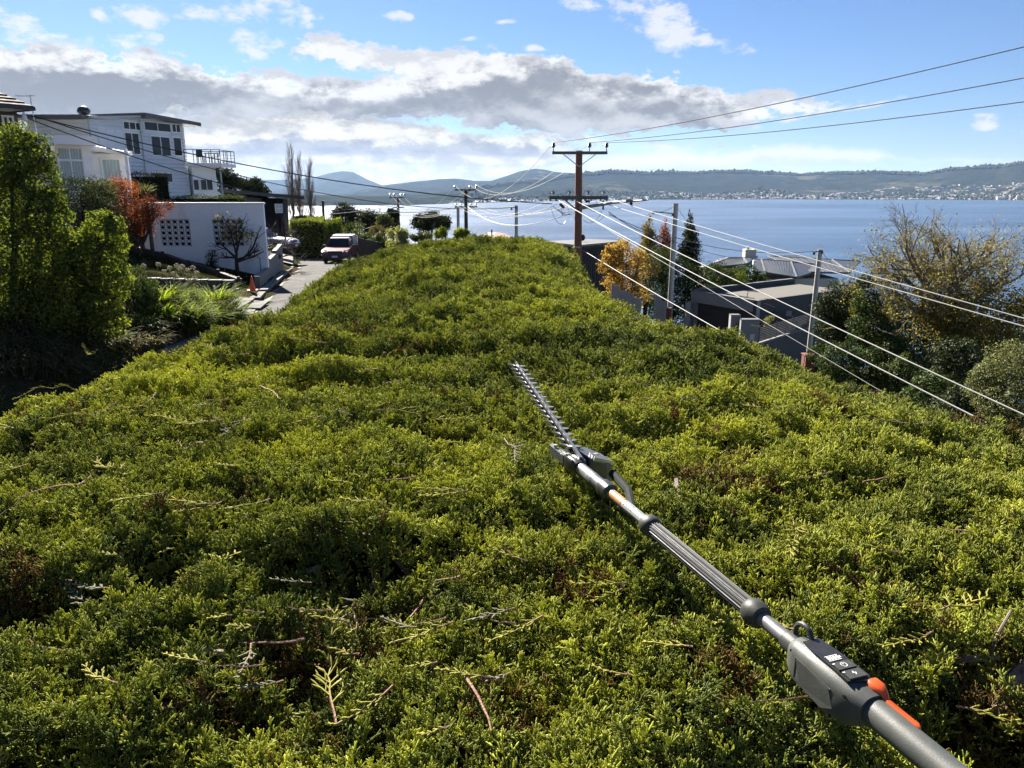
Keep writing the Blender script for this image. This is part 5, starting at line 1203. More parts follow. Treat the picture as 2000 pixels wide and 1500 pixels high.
# ------------------------------------------------------------------ planting on the left bank
def pc(px, py, y, r, ry=None, rz=None): q = P(px, py, y); s = r * y / F; return (q.x, q.y, q.z, s, (ry or r) * y / F, (rz or r) * y / F)
rnd = random.Random(21)
cl = [pc(20, 300, 15.2, 48), pc(60, 300, 15.5, 40), pc(70, 350, 15.4, 42), pc(20, 400, 15.2, 70), pc(85, 420, 15.4, 48), pc(40, 500, 15.3, 80), pc(110, 490, 15.6, 45), pc(100, 560, 15.6, 60), pc(0, 560, 15.1, 80), pc(40, 270, 15.3, 26), pc(-30, 330, 15, 60), pc(105, 395, 15.5, 22), pc(60, 600, 15.4, 60), pc(20, 640, 15.2, 50), pc(90, 635, 15.4, 44)]
cl2 = [pc(200, 450, 16.0, 34), pc(225, 440, 16.0, 18), pc(172, 475, 16, 30), pc(190, 510, 16, 50), pc(215, 545, 16, 40), pc(150, 560, 16, 50), pc(128, 468, 16, 22), pc(232, 478, 16.1, 20), pc(140, 500, 16, 30), pc(185, 590, 16, 48), pc(120, 600, 15.8, 50), pc(215, 430, 16, 10, 10, 14), pc(160, 630, 15.9, 44), pc(210, 625, 16, 36)]
bush('shrub_tree', 'tall dense bright green shrub at the left edge, above the bank', 'shrub', -10.6, 15.4, cl, 36000, .075, L_lime, 1, trunk=4, tintc=.44, shell=.75, upb=.5)
bush('shrub_tree', 'lower two-humped lime green shrub just right of the tall one', 'shrub', -9.7, 16.1, cl2, 22000, .075, L_lime, 2, trunk=4, tintc=.52, shell=.75, upb=.5)
bush('bush', 'dark low clipped bush between lime shrub and strappy plants', 'bush', -9.9, 19.6, [pc(255, 560, 19.6, 42, 40, 34), pc(285, 575, 19.6, 26), pc(230, 590, 19.4, 30), pc(265, 600, 19.2, 36)], 9000, .06, L_mid, 3, tintc=.25, shell=.8)
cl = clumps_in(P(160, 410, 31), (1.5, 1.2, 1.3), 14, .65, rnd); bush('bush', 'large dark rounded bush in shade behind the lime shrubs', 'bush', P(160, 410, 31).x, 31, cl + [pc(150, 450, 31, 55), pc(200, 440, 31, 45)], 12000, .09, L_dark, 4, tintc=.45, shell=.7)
cl = clumps_in(P(190, 385, 34), (1.2, 1, .9), 8, .55, rnd); bush('bush', 'grey-green feathery bush in front of the low white house', 'bush', P(190, 385, 34).x, 34, cl, 5000, .09, L_oliv, 5, tintc=.25, shell=.6)
# rust red autumn tree with bare forked trunks
q = on_ground(278, 478); tr = thing('maple_tree', 'rust red autumn maple with bare forked trunks beside the white garage', 'tree', tuple(q)); sg = [([Vector((q.x, q.y, min(q.z, Gz(q.x, q.y)) - .25)), q], [.14, .11], 0)]
for k, (ex, ey) in enumerate(((232, 380), (262, 370), (300, 385), (340, 415), (212, 430), (250, 420))):
    e = P(ex, ey, 35.5); L = (e - q).length; grow(q, e - q, L * .75, .075, 3, rnd, .5, (3, 4), .55, .12, 5, .07, sg)
limbs('trunk', sg, barkg, tr, (0, 1)); limbs('twigs', sg, barkt, tr, (2, 3), kind='stuff')
foliage('crown', [pc(228, 365, 35.5, 22), pc(248, 372, 35.5, 24), pc(232, 400, 35.5, 26), pc(256, 410, 35.5, 26), pc(280, 425, 35.4, 24), pc(225, 435, 35.4, 20), pc(250, 440, 35.4, 20)], 5200, .10, L_red, tr, 6, aspect=.45, shell=.3, tintc=.5)
foliage('crown', [pc(285, 440, 35.5, 22), pc(310, 415, 35.4, 16), pc(328, 402, 35.4, 12), pc(290, 400, 35.5, 22), pc(265, 445, 35.4, 18)], 1500, .10, L_wine, tr, 7, aspect=.45, shell=.3)
q = P(284, 372, 37); t = plant('cabbage_tree', 'spiky yellowing cordyline rising behind the red maple', 'tree', q.x, 37)
part('trunk', MB().tube([(q.x, 37, t.location.z), (q.x, 37, q.z - .2)], [.1, .08], 7), barkg, t); blades('crown', (q.x, 37, q.z - .25), 110, .8, .05, L_oliv, t, 8, arch=.7, tintc=.6, spread=.08)
# clipped dark hedges by the big house
def box_hedge(name, label, poly, zlo_, zhi_, n, size, mat, seed, tintc=.35, cat='hedge', top_bias=.5):
    rng = np.random.default_rng(seed); xs_, ys2 = [p[0] for p in poly], [p[1] for p in poly]; cx_, cy_ = sum(xs_) / 4, sum(ys2) / 4; t = thing(name, label, cat, (cx_, cy_, zlo_))
    part('inside', MB().prism([(cx_ + (x - cx_) * .93, cy_ + (y - cy_) * .96, zlo_) for x, y in poly], (0, 0, 1), (zhi_ - zlo_) * .95), hcore, t)
    P4 = [Vector((x, y, 0)) for x, y in poly]; faces = []; 
    for i in range(4): a, b = P4[i], P4[(i + 1) % 4]; d_ = b - a; faces.append((a + Vector((0, 0, zlo_)), d_, Vector((0, 0, zhi_ - zlo_)), Vector((d_.y, -d_.x, 0)).normalized(), d_.length * (zhi_ - zlo_)))
    a, b, c_ = P4[0], P4[1], P4[3]; faces.append((a + Vector((0, 0, zhi_)), b - a, c_ - a, Vector((0, 0, 1)), (b - a).length * (c_ - a).length))
    A_ = np.array([f[4] for f in faces]); k = rng.choice(5, n, p=A_ / A_.sum()); o_ = np.array([f[0][:] for f in faces]); e1_ = np.array([f[1][:] for f in faces]); e2_ = np.array([f[2][:] for f in faces]); nn = np.array([f[3][:] for f in faces])
    u_, v_ = rng.random(n), rng.random(n); p = o_[k] + e1_[k] * u_[:, None] + e2_[k] * v_[:, None]
    p += nn[k] * (rng.normal(0, .05, n) + .06 * np.sin(p[:, 0] * 3 + p[:, 2] * 2.5) + .05 * np.cos(p[:, 1] * 2.3))[:, None]
    v, f = leaves_np(p, nn[k] + np.array([0, 0, .3]), size, rng, .55, .7); ti = np.clip(tintc + rng.normal(0, .2, n), 0, 1)
    link('leaves', npmesh('leaves', v - np.array(t.location), f, mat, {'tint': np.repeat(ti, 4), 'dead': np.zeros(4 * n)}), t); return t
def boxpoly(px0, px1, y0, y1, py=400): a, b = P(px0, py, y0), P(px1, py, y0); c_, d_ = P(px1, py, y1), P(px0, py, y1); return [(a.x, a.y), (b.x, b.y), (b.x, b.y + (y1 - y0)), (a.x, a.y + (y1 - y0))]
box_hedge('hedge', 'tall dark clipped hedge against the big weatherboard house', boxpoly(254, 314, 47, 48.5), Gz(-24, 47) - .5, P(285, 338, 47).z, 5000, .09, L_dark, 31)
box_hedge('hedge', 'low dark clipped hedge directly above the white garage roof', boxpoly(330, 466, 47.5, 49), P(400, 420, 47).z - 1.5, P(400, 384, 47.5).z, 6500, .09, L_mid, 32, tintc=.2)
# small leafless tree in front of the garage, a few yellow leaves
q = on_ground(463, 522); tr = thing('fruit_tree', 'small dark leafless tree with a few yellow leaves before the white wall', 'tree', tuple(q)); sg = []
for k, (ex, ey) in enumerate(((418, 470), (440, 440), (462, 430), (490, 440), (505, 455), (512, 480), (430, 495), (498, 492))):
    e = P(ex, ey, q.y + rnd.uniform(-.6, .5)); b = q + Vector((0, 0, rnd.uniform(.15, .5))); grow(b, e - b, (e - b).length * .95, .06, 3, rnd, .65, (2, 3), .55, .08, 5, .13, sg)
sg.append(([Vector((q.x, q.y, min(q.z, Gz(q.x, q.y)) - .25)), q, q + Vector((0, 0, .6))], [.12, .10, .07], 0)); limbs('trunk', sg, barkd, tr, (0, 1)); limbs('twigs', sg, barkd, tr, (2, 3), kind='stuff')
foliage('crown', [pc(445, 440, q.y, 24), pc(465, 455, q.y, 26), pc(440, 465, q.y, 18), pc(490, 460, q.y, 14), pc(425, 430, q.y, 14), pc(468, 432, q.y, 12)], 520, .11, L_yel, tr, 9, shell=.1, tintc=.35, aspect=.7)
q = on_ground(414, 516); bush('bush', 'small dark green ball bush at the foot of the white garage wall', 'bush', q.x, q.y, [(q.x, q.y, q.z + .32, .34, .34, .36), (q.x + .08, q.y, q.z + .52, .24, .24, .24), (q.x, q.y, q.z - .1, .34, .34, .3), (q.x, q.y, Gz(q.x, q.y) + .15, .32, .32, .3)], 1400, .06, L_dark, 10, tintc=.6)
# shrubs in the strip beside the garage and the twiggy bare shrub behind it
for k, (px, py, y, r_) in enumerate(((528, 505, 41, 10), (540, 500, 42.5, 10), (535, 487, 43, 9))):
    q = P(px, py, y); s = r_ * y / F; bush('bush', ['low brown-leaved shrub nearest the garage corner, behind the iron fence', 'low brown-leaved shrub behind the higher part of the stepped wall', 'low brown-leaved shrub in front of the white pickup'][k], 'bush', q.x, y, [(q.x, y, q.z, s, s, s * .8)], 900, .07, L_dry, 60 + k, 'low shrubs behind the stepped wall', tintc=.3, shell=.2)
q = P(545, 470, 47); tr = plant('bare_shrub', 'tangled leafless brown shrub overhanging the white pickup', 'shrub', q.x - .4, 47); sg = []
for k in range(7): e = P(rnd.uniform(520, 590), rnd.uniform(408, 460), 47 + rnd.uniform(-1, 1)); b = Vector(tr.location); grow(b, e - b, (e - b).length * .8, .05, 3, rnd, .7, (3, 4), .5, .05, 4, .18, sg)
limbs('trunk', sg, barkg, tr, (0, 1)); limbs('twigs', sg, pm('mauve_twigs', (.13, .10, .095), .9, .2, 8), tr, (2, 3), kind='stuff')
# clipped cypress box hedge across the street
pa, pb = P(567, 440, 60), P(632, 440, 59); zt_h = P(600, 431, 60).z; d_ = Vector((-2.2, 9, 0)); zlo_ = Gz(pa.x, 61) - .4
box_hedge('hedge', 'big square clipped hedge with a sunlit top beside the street', [(pa.x, pa.y), (pb.x, pb.y), (pb.x + d_.x + 1.6, pb.y + d_.y), (pa.x + d_.x, pa.y + d_.y)], zlo_ - .5, zt_h, 24000, .13, L_lime, 33, tintc=.5)
# dark paling fence on the far side of the street
fa, fb = P(672, 458, 62), P(745, 474, 57); fz = pm('dark_paling', (.022, .022, .024), .7, .2, 3); fc = thing('paling_fence', 'dark paling fence beyond the red pickup at the bend', 'fence', (fa.x, fa.y, Gz(fa.x, fa.y)))
for k in range(40):
    t0 = k / 40; a = fa.lerp(fb, t0); b = fa.lerp(fb, (k + .9) / 40); part('paling', MB().prism([(a.x, a.y, a.z - 1.9), (b.x, b.y, b.z - 1.9), (b.x, b.y, b.z), (a.x, a.y, a.z)], (0, 1, 0), .03), fz, fc)
part('post', MB().box((P(702, 470, 60).x, 59.2, P(702, 470, 60).z - .6), (.06, .06, 2.2)), galv, fc)

# agapanthus: strappy clumps spilling to the kerb, dried seed heads standing over them
aga = [(300, 575, 20.5), (335, 560, 21.5), (352, 600, 20.6), (388, 575, 22.2), (400, 610, 21.4), (360, 635, 20.0), (430, 590, 23.2), (318, 622, 19.6), (415, 560, 23.0), (443, 610, 23.0)]
names = ['lime strappy plant nearest the dark clipped bush', 'strappy plant at the back of the row below the dry seed heads', 'strappy plant in the middle of the bright clump', 'tall strappy plant behind the middle of the kerbside row', 'strappy plant spilling its leaves down to the kerb', 'strappy plant lowest on the bank, leaves over the gutter', 'strappy plant at the right end of the row by the driveway', 'strappy plant in half shade at the foot of the dark bush', 'back strappy plant at the top right of the row', 'small strappy plant hanging over the kerb beside the driveway']
sh = {0: [(280, 520), (309, 517)], 1: [(321, 531), (331, 524), (345, 519), (339, 535)], 3: [(351, 525), (366, 527), (377, 523), (356, 521), (345, 541), (370, 548), (380, 543)], 8: [(384, 533)], 7: [(294, 567)]}
stalk = pm('dry_stalk', (.24, .22, .12), .8, .15, 20); headm = pm('dry_seed_head', (.42, .36, .26), .9, .2, 20)
for k, (px, py, y) in enumerate(aga):
    q = P(px, py + 8, y); zg = max(Gz(q.x, y), q.z - .45); t = thing('agapanthus', names[k], 'plant', (q.x, y, Gz(q.x, y)), 0, 'strappy plants along the kerb')
    blades('leaves', (q.x, y, zg - .05), 480, .90, .048, L_blade, t, 70 + k, arch=.85, tintc=.5 if k not in (7, 5) else .3, spread=.42, dead=.06)
    blades('dry_leaves', (q.x, y, zg - .08), 90, .6, .03, L_dry, t, 90 + k, arch=1.5, tintc=.4, spread=.4, dead=0)
    for hx, hy in sh.get(k, []):
        e = P(hx, hy, y + rnd.uniform(-.3, .3)); st = part('seed_head', MB().tube([(q.x + rnd.uniform(-.2, .2), y, zg), ((q.x + e.x) / 2, (y + e.y) / 2, (zg + e.z) / 2 + .1), e], .009, 5), stalk, t)
        m = MB()
        for j in range(34):
            d_ = Vector((rnd.gauss(0, 1), rnd.gauss(0, 1), rnd.gauss(0, .8) + .25)).normalized() * rnd.uniform(.05, .075); m.bar(e, e + d_, .004); m.box(e + d_, (.020, .016, .022))
        part('umbel', m, headm, st, fix=False)
# dry litter, rough grass and fallen branches on the shaded bank
rng = np.random.default_rng(5); n_ = 9000
lx = rng.uniform(-14, -8.5, n_); ly = rng.uniform(6, 22, n_); lz = G(lx, ly) + .03
v, f = leaves_np(np.stack([lx, ly, lz], -1), np.tile([0, 0, 1.], (n_, 1)), .09, rng, .3, .45); link('leaf_litter', npmesh('leaf_litter', v, f, L_dry, {'tint': np.repeat(rng.random(n_), 4), 'dead': np.zeros(4 * n_)}), kind='stuff')
rg = thing('dummy', 'x', 'x'); bpy.data.objects.remove(rg)
vs_all = []
for k in range(75):
    px, py = rnd.uniform(-10, 360), rnd.uniform(600, 745); q = on_ground(px, py)
    if q.x > float(kx(q.y)) - .25 or q.y < 7: continue
    t = thing('grass_tussock', 'straggling dry grass tussock on the shaded bank under the shrubs', 'plant', tuple(q), 0, 'grass tussocks on the shaded bank'); blades('leaves', tuple(q), 90, .62, .02, L_dry if k % 3 else L_oliv, t, 200 + k, arch=1.3, tintc=.4, spread=.25)
for k, (pa_, pb_) in enumerate((((230, 620), (275, 600)), ((170, 690), (230, 655)), ((60, 600), (70, 650)), ((120, 640), (210, 690)), ((200, 640), (260, 660)))):
    a, b = on_ground(*pa_), on_ground(*pb_); a.z += .06; b.z += .08; mid = a.lerp(b, .5) + Vector((rnd.uniform(-.1, .1), 0, .07)); m = MB().tube([a, mid, b], [.03, .025, .012], 6); m.tube([mid, mid.lerp(b, .6) + Vector((.1, .2, .15))], [.015, .006], 5)
    solo('fallen_branch', m, barkg, ['pale fallen branch below the dark clipped bush', 'fallen branch low on the bank nearest the hedge', 'fallen branch leaning under the tall lime shrub', 'long fallen branch across the middle of the bank', 'short fallen branch near the strappy plants'][k], 'branch', 'fallen branches on the bank', smooth=True)
for k, (px, py, r_, mt, lab) in enumerate(((150, 655, 26, L_dark, 'low dark scrubby bush under the two-humped shrub'), (60, 690, 30, L_oliv, 'scrubby olive bush low on the bank at the left edge'), (250, 640, 24, L_mid, 'low green bush between the dark clipped bush and the gutter'), (10, 650, 30, L_dark, 'dark scrubby bush at the foot of the tall shrub'), (215, 672, 20, L_oliv, 'small olive bush at the foot of the bank'))):
    q = on_ground(px, py); s_ = r_ * q.y / F; bush('bush', lab, 'bush', q.x, q.y, [(q.x, q.y, q.z + s_ * .4, s_ * 1.5, s_, s_ * .8), (q.x + s_, q.y + .2, q.z + s_ * .3, s_, s_, s_ * .6)], 2600, .06, mt, 140 + k, shell=.35, tintc=.3)
# lawn below the garage
n_ = 16000; lx = rng.uniform(-19.5, -10.2, n_); ly = rng.uniform(29.4, 37.8, n_); ok = (lx < kx(ly) - .7); lx, ly = lx[ok], ly[ok]; n_ = len(lx); pts_ = np.stack([lx, ly, G(lx, ly) + .02], -1)
v, f = leaves_np(pts_, np.tile([0, -1., .2], (n_, 1)), .10, rng, .25, .5); link('lawn_grass', npmesh('lawn_grass', v, f, leafm('lawn_blades', (0.010, 0.018, 0.006), (0.045, 0.055, 0.020), .2, gloss=.02), {'tint': np.repeat(np.clip(rng.normal(.35, .2, n_), 0, 1), 4), 'dead': np.zeros(4 * n_)}), kind='stuff')

# ------------------------------------------------------------------ trees beyond the street
def gum(label, px, py, y, rx, rz, n, seed, size=.28, mat=L_cyp, base=None, cat='tree', tintc=.5, k=9, name='pine_tree', shell=.45):
    rz *= 1.7; c = P(px, py + rz * .36, y); sx_, sz_ = rx * y / F, rz * y / F; zb_ = base if base is not None else Gz(c.x, y); t = thing(name, label, cat, (c.x, y, zb_)); r_ = random.Random(seed)
    cl_ = clumps_in(c, (sx_, sx_, sz_), k + 8, min(sx_, sz_) * .62, r_, .78, .8); foliage('crown', cl_, n, size, mat, t, seed, shell=shell, tintc=tintc)
    m = MB(); b = Vector((c.x, y, zb_ - .2)); fk = b.lerp(c, .45); m.tube([b, fk], [sx_ * .10 + .05, sx_ * .07 + .03], 7)
    for q in cl_: m.tube([fk, fk.lerp(Vector(q[:3]), .5) + Vector((0, 0, -sz_ * .12)), Vector(q[:3])], [sx_ * .05 + .03, sx_ * .035 + .02, .015], 5)
    part('trunk', m, barkd, t, smooth=True); return t
gum('open-crowned dark pine rising behind the balcony', 448, 345, 70, 26, 34, 3800, 40, .26); gum('dense dark pine right of the open-crowned one, behind the dark roof', 492, 358, 72, 22, 24, 3600, 41, .26)
gum('round-topped dark tree just beyond the square hedge', 672, 415, 82, 24, 15, 3600, 42, .26, k=10); gum('dark tree left of the thin street pole, beyond the bend', 722, 426, 88, 24, 15, 3200, 43, .28, k=8); gum('olive bushy tree beside the thin street pole', 752, 428, 84, 15, 13, 1800, 44, .28, mat=L_oliv, tintc=.25, k=6)
gum('round dark tree just behind the thin street pole', 768, 418, 90, 15, 14, 2000, 45, .28, k=6); gum('spreading umbrella-shaped pine over the hedge top', 836, 424, 86, 34, 12, 4200, 46, .26, k=11); gum('small dark pine at the right of the umbrella pine', 868, 434, 88, 16, 10, 1700, 47, .26, k=6)
for k, (px, py, y, rx, rz, mat, lab, n) in enumerate(((690, 446, 74, 20, 11, L_mid, 'mid-green shrub right of the square hedge, with reddish tips', 1800), (700, 462, 68, 30, 10, L_mid, 'wide green shrub behind the dark paling fence', 2200), (645, 440, 78, 14, 16, L_dark, 'dark bush at the back corner of the square hedge', 1500), (735, 452, 76, 20, 12, L_dry, 'grey twiggy shrub left of the pale yellow bush', 1500), (778, 456, 60, 24, 12, L_pale, 'pale yellow variegated bush at the far end of the hedge', 3600), (880, 455, 17, 46, 10, L_lime, 'yellow-green bush growing just beyond the hedge crest', 4200), (740, 470, 62, 30, 10, L_mid, 'green shrub at the right end of the paling fence', 2000), (820, 462, 60, 28, 8, L_oliv, 'olive shrub between the pale bush and the hedge crest', 1800))):
    c = P(px, py, y); sx_, sz_ = rx * y / F, rz * y / F
    cl_ = clumps_in(c, (sx_, sx_ * .8, sz_), 14, min(sx_, sz_) * .75, random.Random(80 + k), .75); gz_ = Gz(c.x, y); low = [(q[0], q[1], q[2] + (gz_ - q[2]) * f_, q[3] * 1.1, q[4], q[5] * 1.2) for q in cl_ for f_ in (.35, .7)] if c.z - gz_ > sz_ * 1.3 else []
    bush('bush', lab, 'bush', c.x, y, cl_ + low, int(n * (2.2 if low else 1.2)), .16 if y > 30 else .055, mat, 80 + k, tintc=.5, shell=.5)
# leafless poplars
def poplar(label, px, ptop, pbot, y, wpx, seed):
    b = P(px, pbot, y); b.z = Gz(b.x, y) ; e = P(px, ptop, y); r_ = random.Random(seed); t = thing('poplar_tree', label, 'tree', tuple(b), 0, 'leafless poplars'); H = e.z - b.z; sg_ = [([b, b.lerp(e, .5), e], [H * .009, H * .006, .015], 0)]; W = wpx * y / F
    for k in range(44):
        t0 = .12 + .8 * k / 44; p = b.lerp(e, t0); a = r_.uniform(0, 2 * PI); L = H * .26 * (1.15 - t0) + .8; out = W * (.9 - .5 * t0) / max(L, .1)
        grow(p, (math.cos(a) * out * 1.4, math.sin(a) * out * 1.4, 1), L, H * .003 * (1.2 - t0) + .009, 2, r_, .35, (3, 4), .5, .5, 4, .06, sg_, 1)
    limbs('trunk', sg_, barkg, t, (0,)); limbs('crown', sg_, barkt, t, (1, 2, 3), kind=None)
poplar('tallest leafless poplar, behind the dark carport', 569, 289, 420, 76, 12, 51); poplar('leafless poplar a little shorter, just right of the tallest', 583, 310, 420, 78, 10, 52); poplar('slim leafless poplar standing apart to the right', 604, 318, 420, 76, 10, 53)
# ------------------------------------------------------------------ power poles and street furniture
wood = pm('red_brown_pole_timber', (.20, .082, .050), .85, .25, 3, bump=.4, bscale=40, stretch=(8, 8, .6)); woodd = pm('dark_pole_timber', (.060, .042, .034), .85, .25, 3, bump=.3, bscale=40, stretch=(8, 8, .6))
cross = pm('grey_crossarm', (.10, .10, .085), .8, .2, 5); gpole = pm('grey_steel_pole', (.40, .40, .37), .5, .12, 3, metal=.3); insul = pm('dark_insulator', (.03, .022, .020), .25, .1, 10); insw = pm('grey_insulator', (.15, .16, .165), .25, .1, 10)
def pole_base(px, py, y): q = P(px, py, y); return Vector((q.x, y, Gz(q.x, y) - .05))
def insulator(p, t, h=.34, r=.085, mat=None):
    i = part('insulator', MB().loft([[p + Vector((r_ * math.cos(2 * PI * j / 10), r_ * math.sin(2 * PI * j / 10), z)) for j in range(10)] for r_, z in ((.018, 0), (.018, h * .42), (r * .8, h * .45), (r * .55, h * .58), (r, h * .62), (r * .5, h * .76), (r * .9, h * .80), (r * .45, h * .94), (.02, h))]), mat or insul, t, smooth=True); return i
# the tall pole just beyond the hedge
yA = 33.0; bA_ = pole_base(1130, 500, yA); tA_ = P(1131, 296, yA); pA = thing('power_pole', 'tall red-brown timber power pole with two crossarms rising beyond the hedge', 'power pole', tuple(bA_))
part('pole', MB().tube([bA_, (tA_.x, yA, tA_.z)], [.19, .145], 14), wood, pA, smooth=True); part('pole_cap', MB().tube([(tA_.x, yA, tA_.z), (tA_.x, yA, tA_.z + .035)], .15, 14), galv, pA)
zc_ = P(1131, 299, yA).z; xl_, xr_ = P(1078, 299, yA).x, P(1185, 299, yA).x
arm = part('crossarm', MB().bar((xl_, yA - .20, zc_), (xr_, yA - .20, zc_), .11, .12), cross, pA)
for px in (1098, 1164): part('brace', MB().bar((P(px, 302, yA).x, yA - .21, zc_ - .03), (tA_.x, yA - .19, P(1131, 326, yA).z), .035), galv, arm)
HVA = [Vector((P(px, 290, yA).x, yA - .20, zc_ + .06)) for px in (1080.5, 1150.5, 1183.5)]
for p in HVA: insulator(p, arm, .36, .10)
z2 = P(1131, 386, yA).z; xl_, xr_ = P(1072, 386, yA).x, P(1186, 386, yA).x
arm = part('crossarm', MB().bar((xl_, yA - .22, z2), (xr_, yA - .22, z2), .13, .15), cross, pA); part('brace', MB().bar((P(1100, 386, yA).x, yA - .23, z2 - .05), (tA_.x, yA - .19, P(1131, 412, yA).z), .05), cross, arm)
LVA = [Vector((P(px, 383, yA).x, yA - .22, z2 + .08)) for px in (1080, 1112, 1148, 1178)]
for p in LVA:
    insulator(p, arm, .20, .075, insw); part('jumper', MB().tube([p + Vector((.22 * math.cos(a), .05, .26 * math.sin(a) - .02)) for a in np.linspace(-.4, PI + .4, 11)], .012, 4), galv, arm)
    for s in (-.13, .13): part('shackle', MB().tube([p + Vector((s, 0, -.22)), p + Vector((s, 0, .02))], [.045, .03], 6), insw, arm)
part('pole_band', MB().tube([(bA_.x * .2 + tA_.x * .8, yA, P(1131, 484, yA).z), (bA_.x * .2 + tA_.x * .8, yA, P(1131, 481, yA).z)], .185, 14), galv, pA)
m = MB(); za = P(1131, 405, yA).z
la = part('lamp_arm', MB().tube([(tA_.x + .1, yA - .1, P(1131, 406, yA).z), (P(1200, 396, yA - 1.6).x, yA - 1.2, P(1200, 396, yA - 1.6).z), (P(1266, 390.5, yA - 3.2).x, yA - 3.2, P(1266, 390.5, yA - 3.2).z)], [.085, .06, .03], 8), galv, pA, smooth=True)
lh = P(1228, 393, yA - 2.3); part('lamp_head', MB().box(lh + Vector((0, 0, .02)), (.26, .2, .12)), insw, la)
part('lamp_eye', MB().ball(lh + Vector((.1, 0, -.10)), .07, 8, 6), black, la)
# tangle of service leads at the crossarm
for k in range(9):
    r_ = random.Random(300 + k); a, b = P(r_.uniform(1075, 1110), r_.uniform(398, 408), yA - .3), P(r_.uniform(1100, 1126), r_.uniform(405, 432), yA - .2)
    if k > 5: a, b = P(r_.uniform(1136, 1150), r_.uniform(398, 440), yA - .2), P(r_.uniform(1172, 1182), r_.uniform(392, 424), yA - .3)
    c_ = (a + b) / 2 + Vector((0, -.1, -r_.uniform(.2, .7))); part('lead', MB().tube([a * (1 - t) ** 2 + c_ * 2 * t * (1 - t) + b * t * t for t in np.linspace(0, 1, 9)], .011, 4), black, pA)
part('fuse', MB().tube([P(1178, 392, yA - .25), P(1178, 410, yA - .25)], .04, 6), insul, pA); part('fuse', MB().tube([P(1148, 391, yA - .25), P(1148, 396, yA - .25)], .10, 8), insul, pA)
part('fuse', MB().tube([P(1093, 398, yA - .25), P(1102, 406, yA - .25)], .06, 6), insul, pA)
# second tall pole down the street, and the third
yB = 68.0; bB = pole_base(910, 440, yB); tB_ = P(909.5, 371, yB); pB = thing('power_pole', 'dark timber power pole with two crossarms, middle distance over the hedge crest', 'power pole', tuple(bB)); part('pole', MB().tube([bB, tB_], [.2, .15], 10), woodd, pB, smooth=True)
z1 = P(910, 371, yB).z; arm = part('crossarm', MB().bar((P(888, 370, yB).x, yB - .2, z1), (P(933, 370, yB).x, yB - .2, z1), .13), cross, pB)
for px in (896, 921): part('brace', MB().bar((P(px, 371, yB).x, yB - .21, z1), (tB_.x, yB - .19, P(910, 378, yB).z), .05), cross, arm)
HVB = [Vector((P(px, 368, yB).x, yB - .2, z1 + .06)) for px in (889, 918, 931)]
for p in HVB: insulator(p, arm, .36, .12)
z2b = P(910, 404, yB).z; arm = part('crossarm', MB().bar((P(889, 404, yB).x, yB - .2, z2b), (P(932, 404, yB).x, yB - .2, z2b), .15), cross, pB)
LVB = [Vector((P(px, 402, yB).x, yB - .2, z2b + .08)) for px in (891, 901, 920, 930)]
for p in LVB: insulator(p, arm, .24, .11)
yC = 92.0; bC = pole_base(778, 440, yC); tC_ = P(777, 384, yC); pC = thing('power_pole', 'thin dark power pole among the round dark trees at the bend', 'power pole', tuple(bC)); part('pole', MB().tube([bC, tC_], [.2, .15], 8), woodd, pC, smooth=True)
arm = part('crossarm', MB().bar((P(761, 386, yC).x, yC - .2, P(761, 386, yC).z), (P(792, 386, yC).x, yC - .2, P(761, 386, yC).z), .15), cross, pC)
LVC = [Vector((P(px, 384, yC).x, yC - .2, P(761, 384, yC).z)) for px in (763, 771, 784, 791)]
for p in LVC: insulator(p, arm, .40, .16, insw)
part('crossarm', MB().bar((P(768, 405, yC).x, yC - .2, P(768, 405, yC).z), (P(790, 405, yC).x, yC - .2, P(768, 405, yC).z), .13), cross, pC)
def small_pole(label, px, ptop, pbot, y, r, arm=None, mat=None):
    b = pole_base(px[1], pbot, y); e = P(px[0], ptop, y); t = thing('service_pole', label, 'pole', tuple(b)); part('pole', MB().tube([b, e], [r * 1.15, r], 10), mat or gpole, t, smooth=True); part('pole_cap', MB().tube([e, e + Vector((0, 0, .03))], r * 1.06, 10), galv, t)
    if arm:
        a0, a1 = P(arm[0], arm[1], y - .1), P(arm[2], arm[3], y - .1); a_ = part('service_arm', MB().bar(a0, a1, .06), cross, t)
        for f in (0, 1): part('insulator', MB().tube([a0.lerp(a1, f), a0.lerp(a1, f) - Vector((0, 0, .14))], [.05, .07], 6), insul, a_)
    return e
small_pole('short grey service pole half hidden behind the hedge crest', (894.5, 894.5), 405, 450, 56, .11); small_pole('slim grey-green service pole standing alone against the water', (1008.5, 1008.5), 402, 460, 50, .11, (999, 406, 1008, 404)); small_pole('short dark post beyond the square hedge', (630.5, 630.5), 392, 420, 78, .13, None, woodd)
tG = small_pole('grey service pole in front of the golden and red trees', (1320, 1308), 398, 612, 44, .15, (1276, 413.5, 1314, 417)); tH = small_pole('leaning pale service pole by the red brick pillar and slat fence', (1602, 1579), 488, 694, 37.5, .115, (1590, 492, 1606, 490))

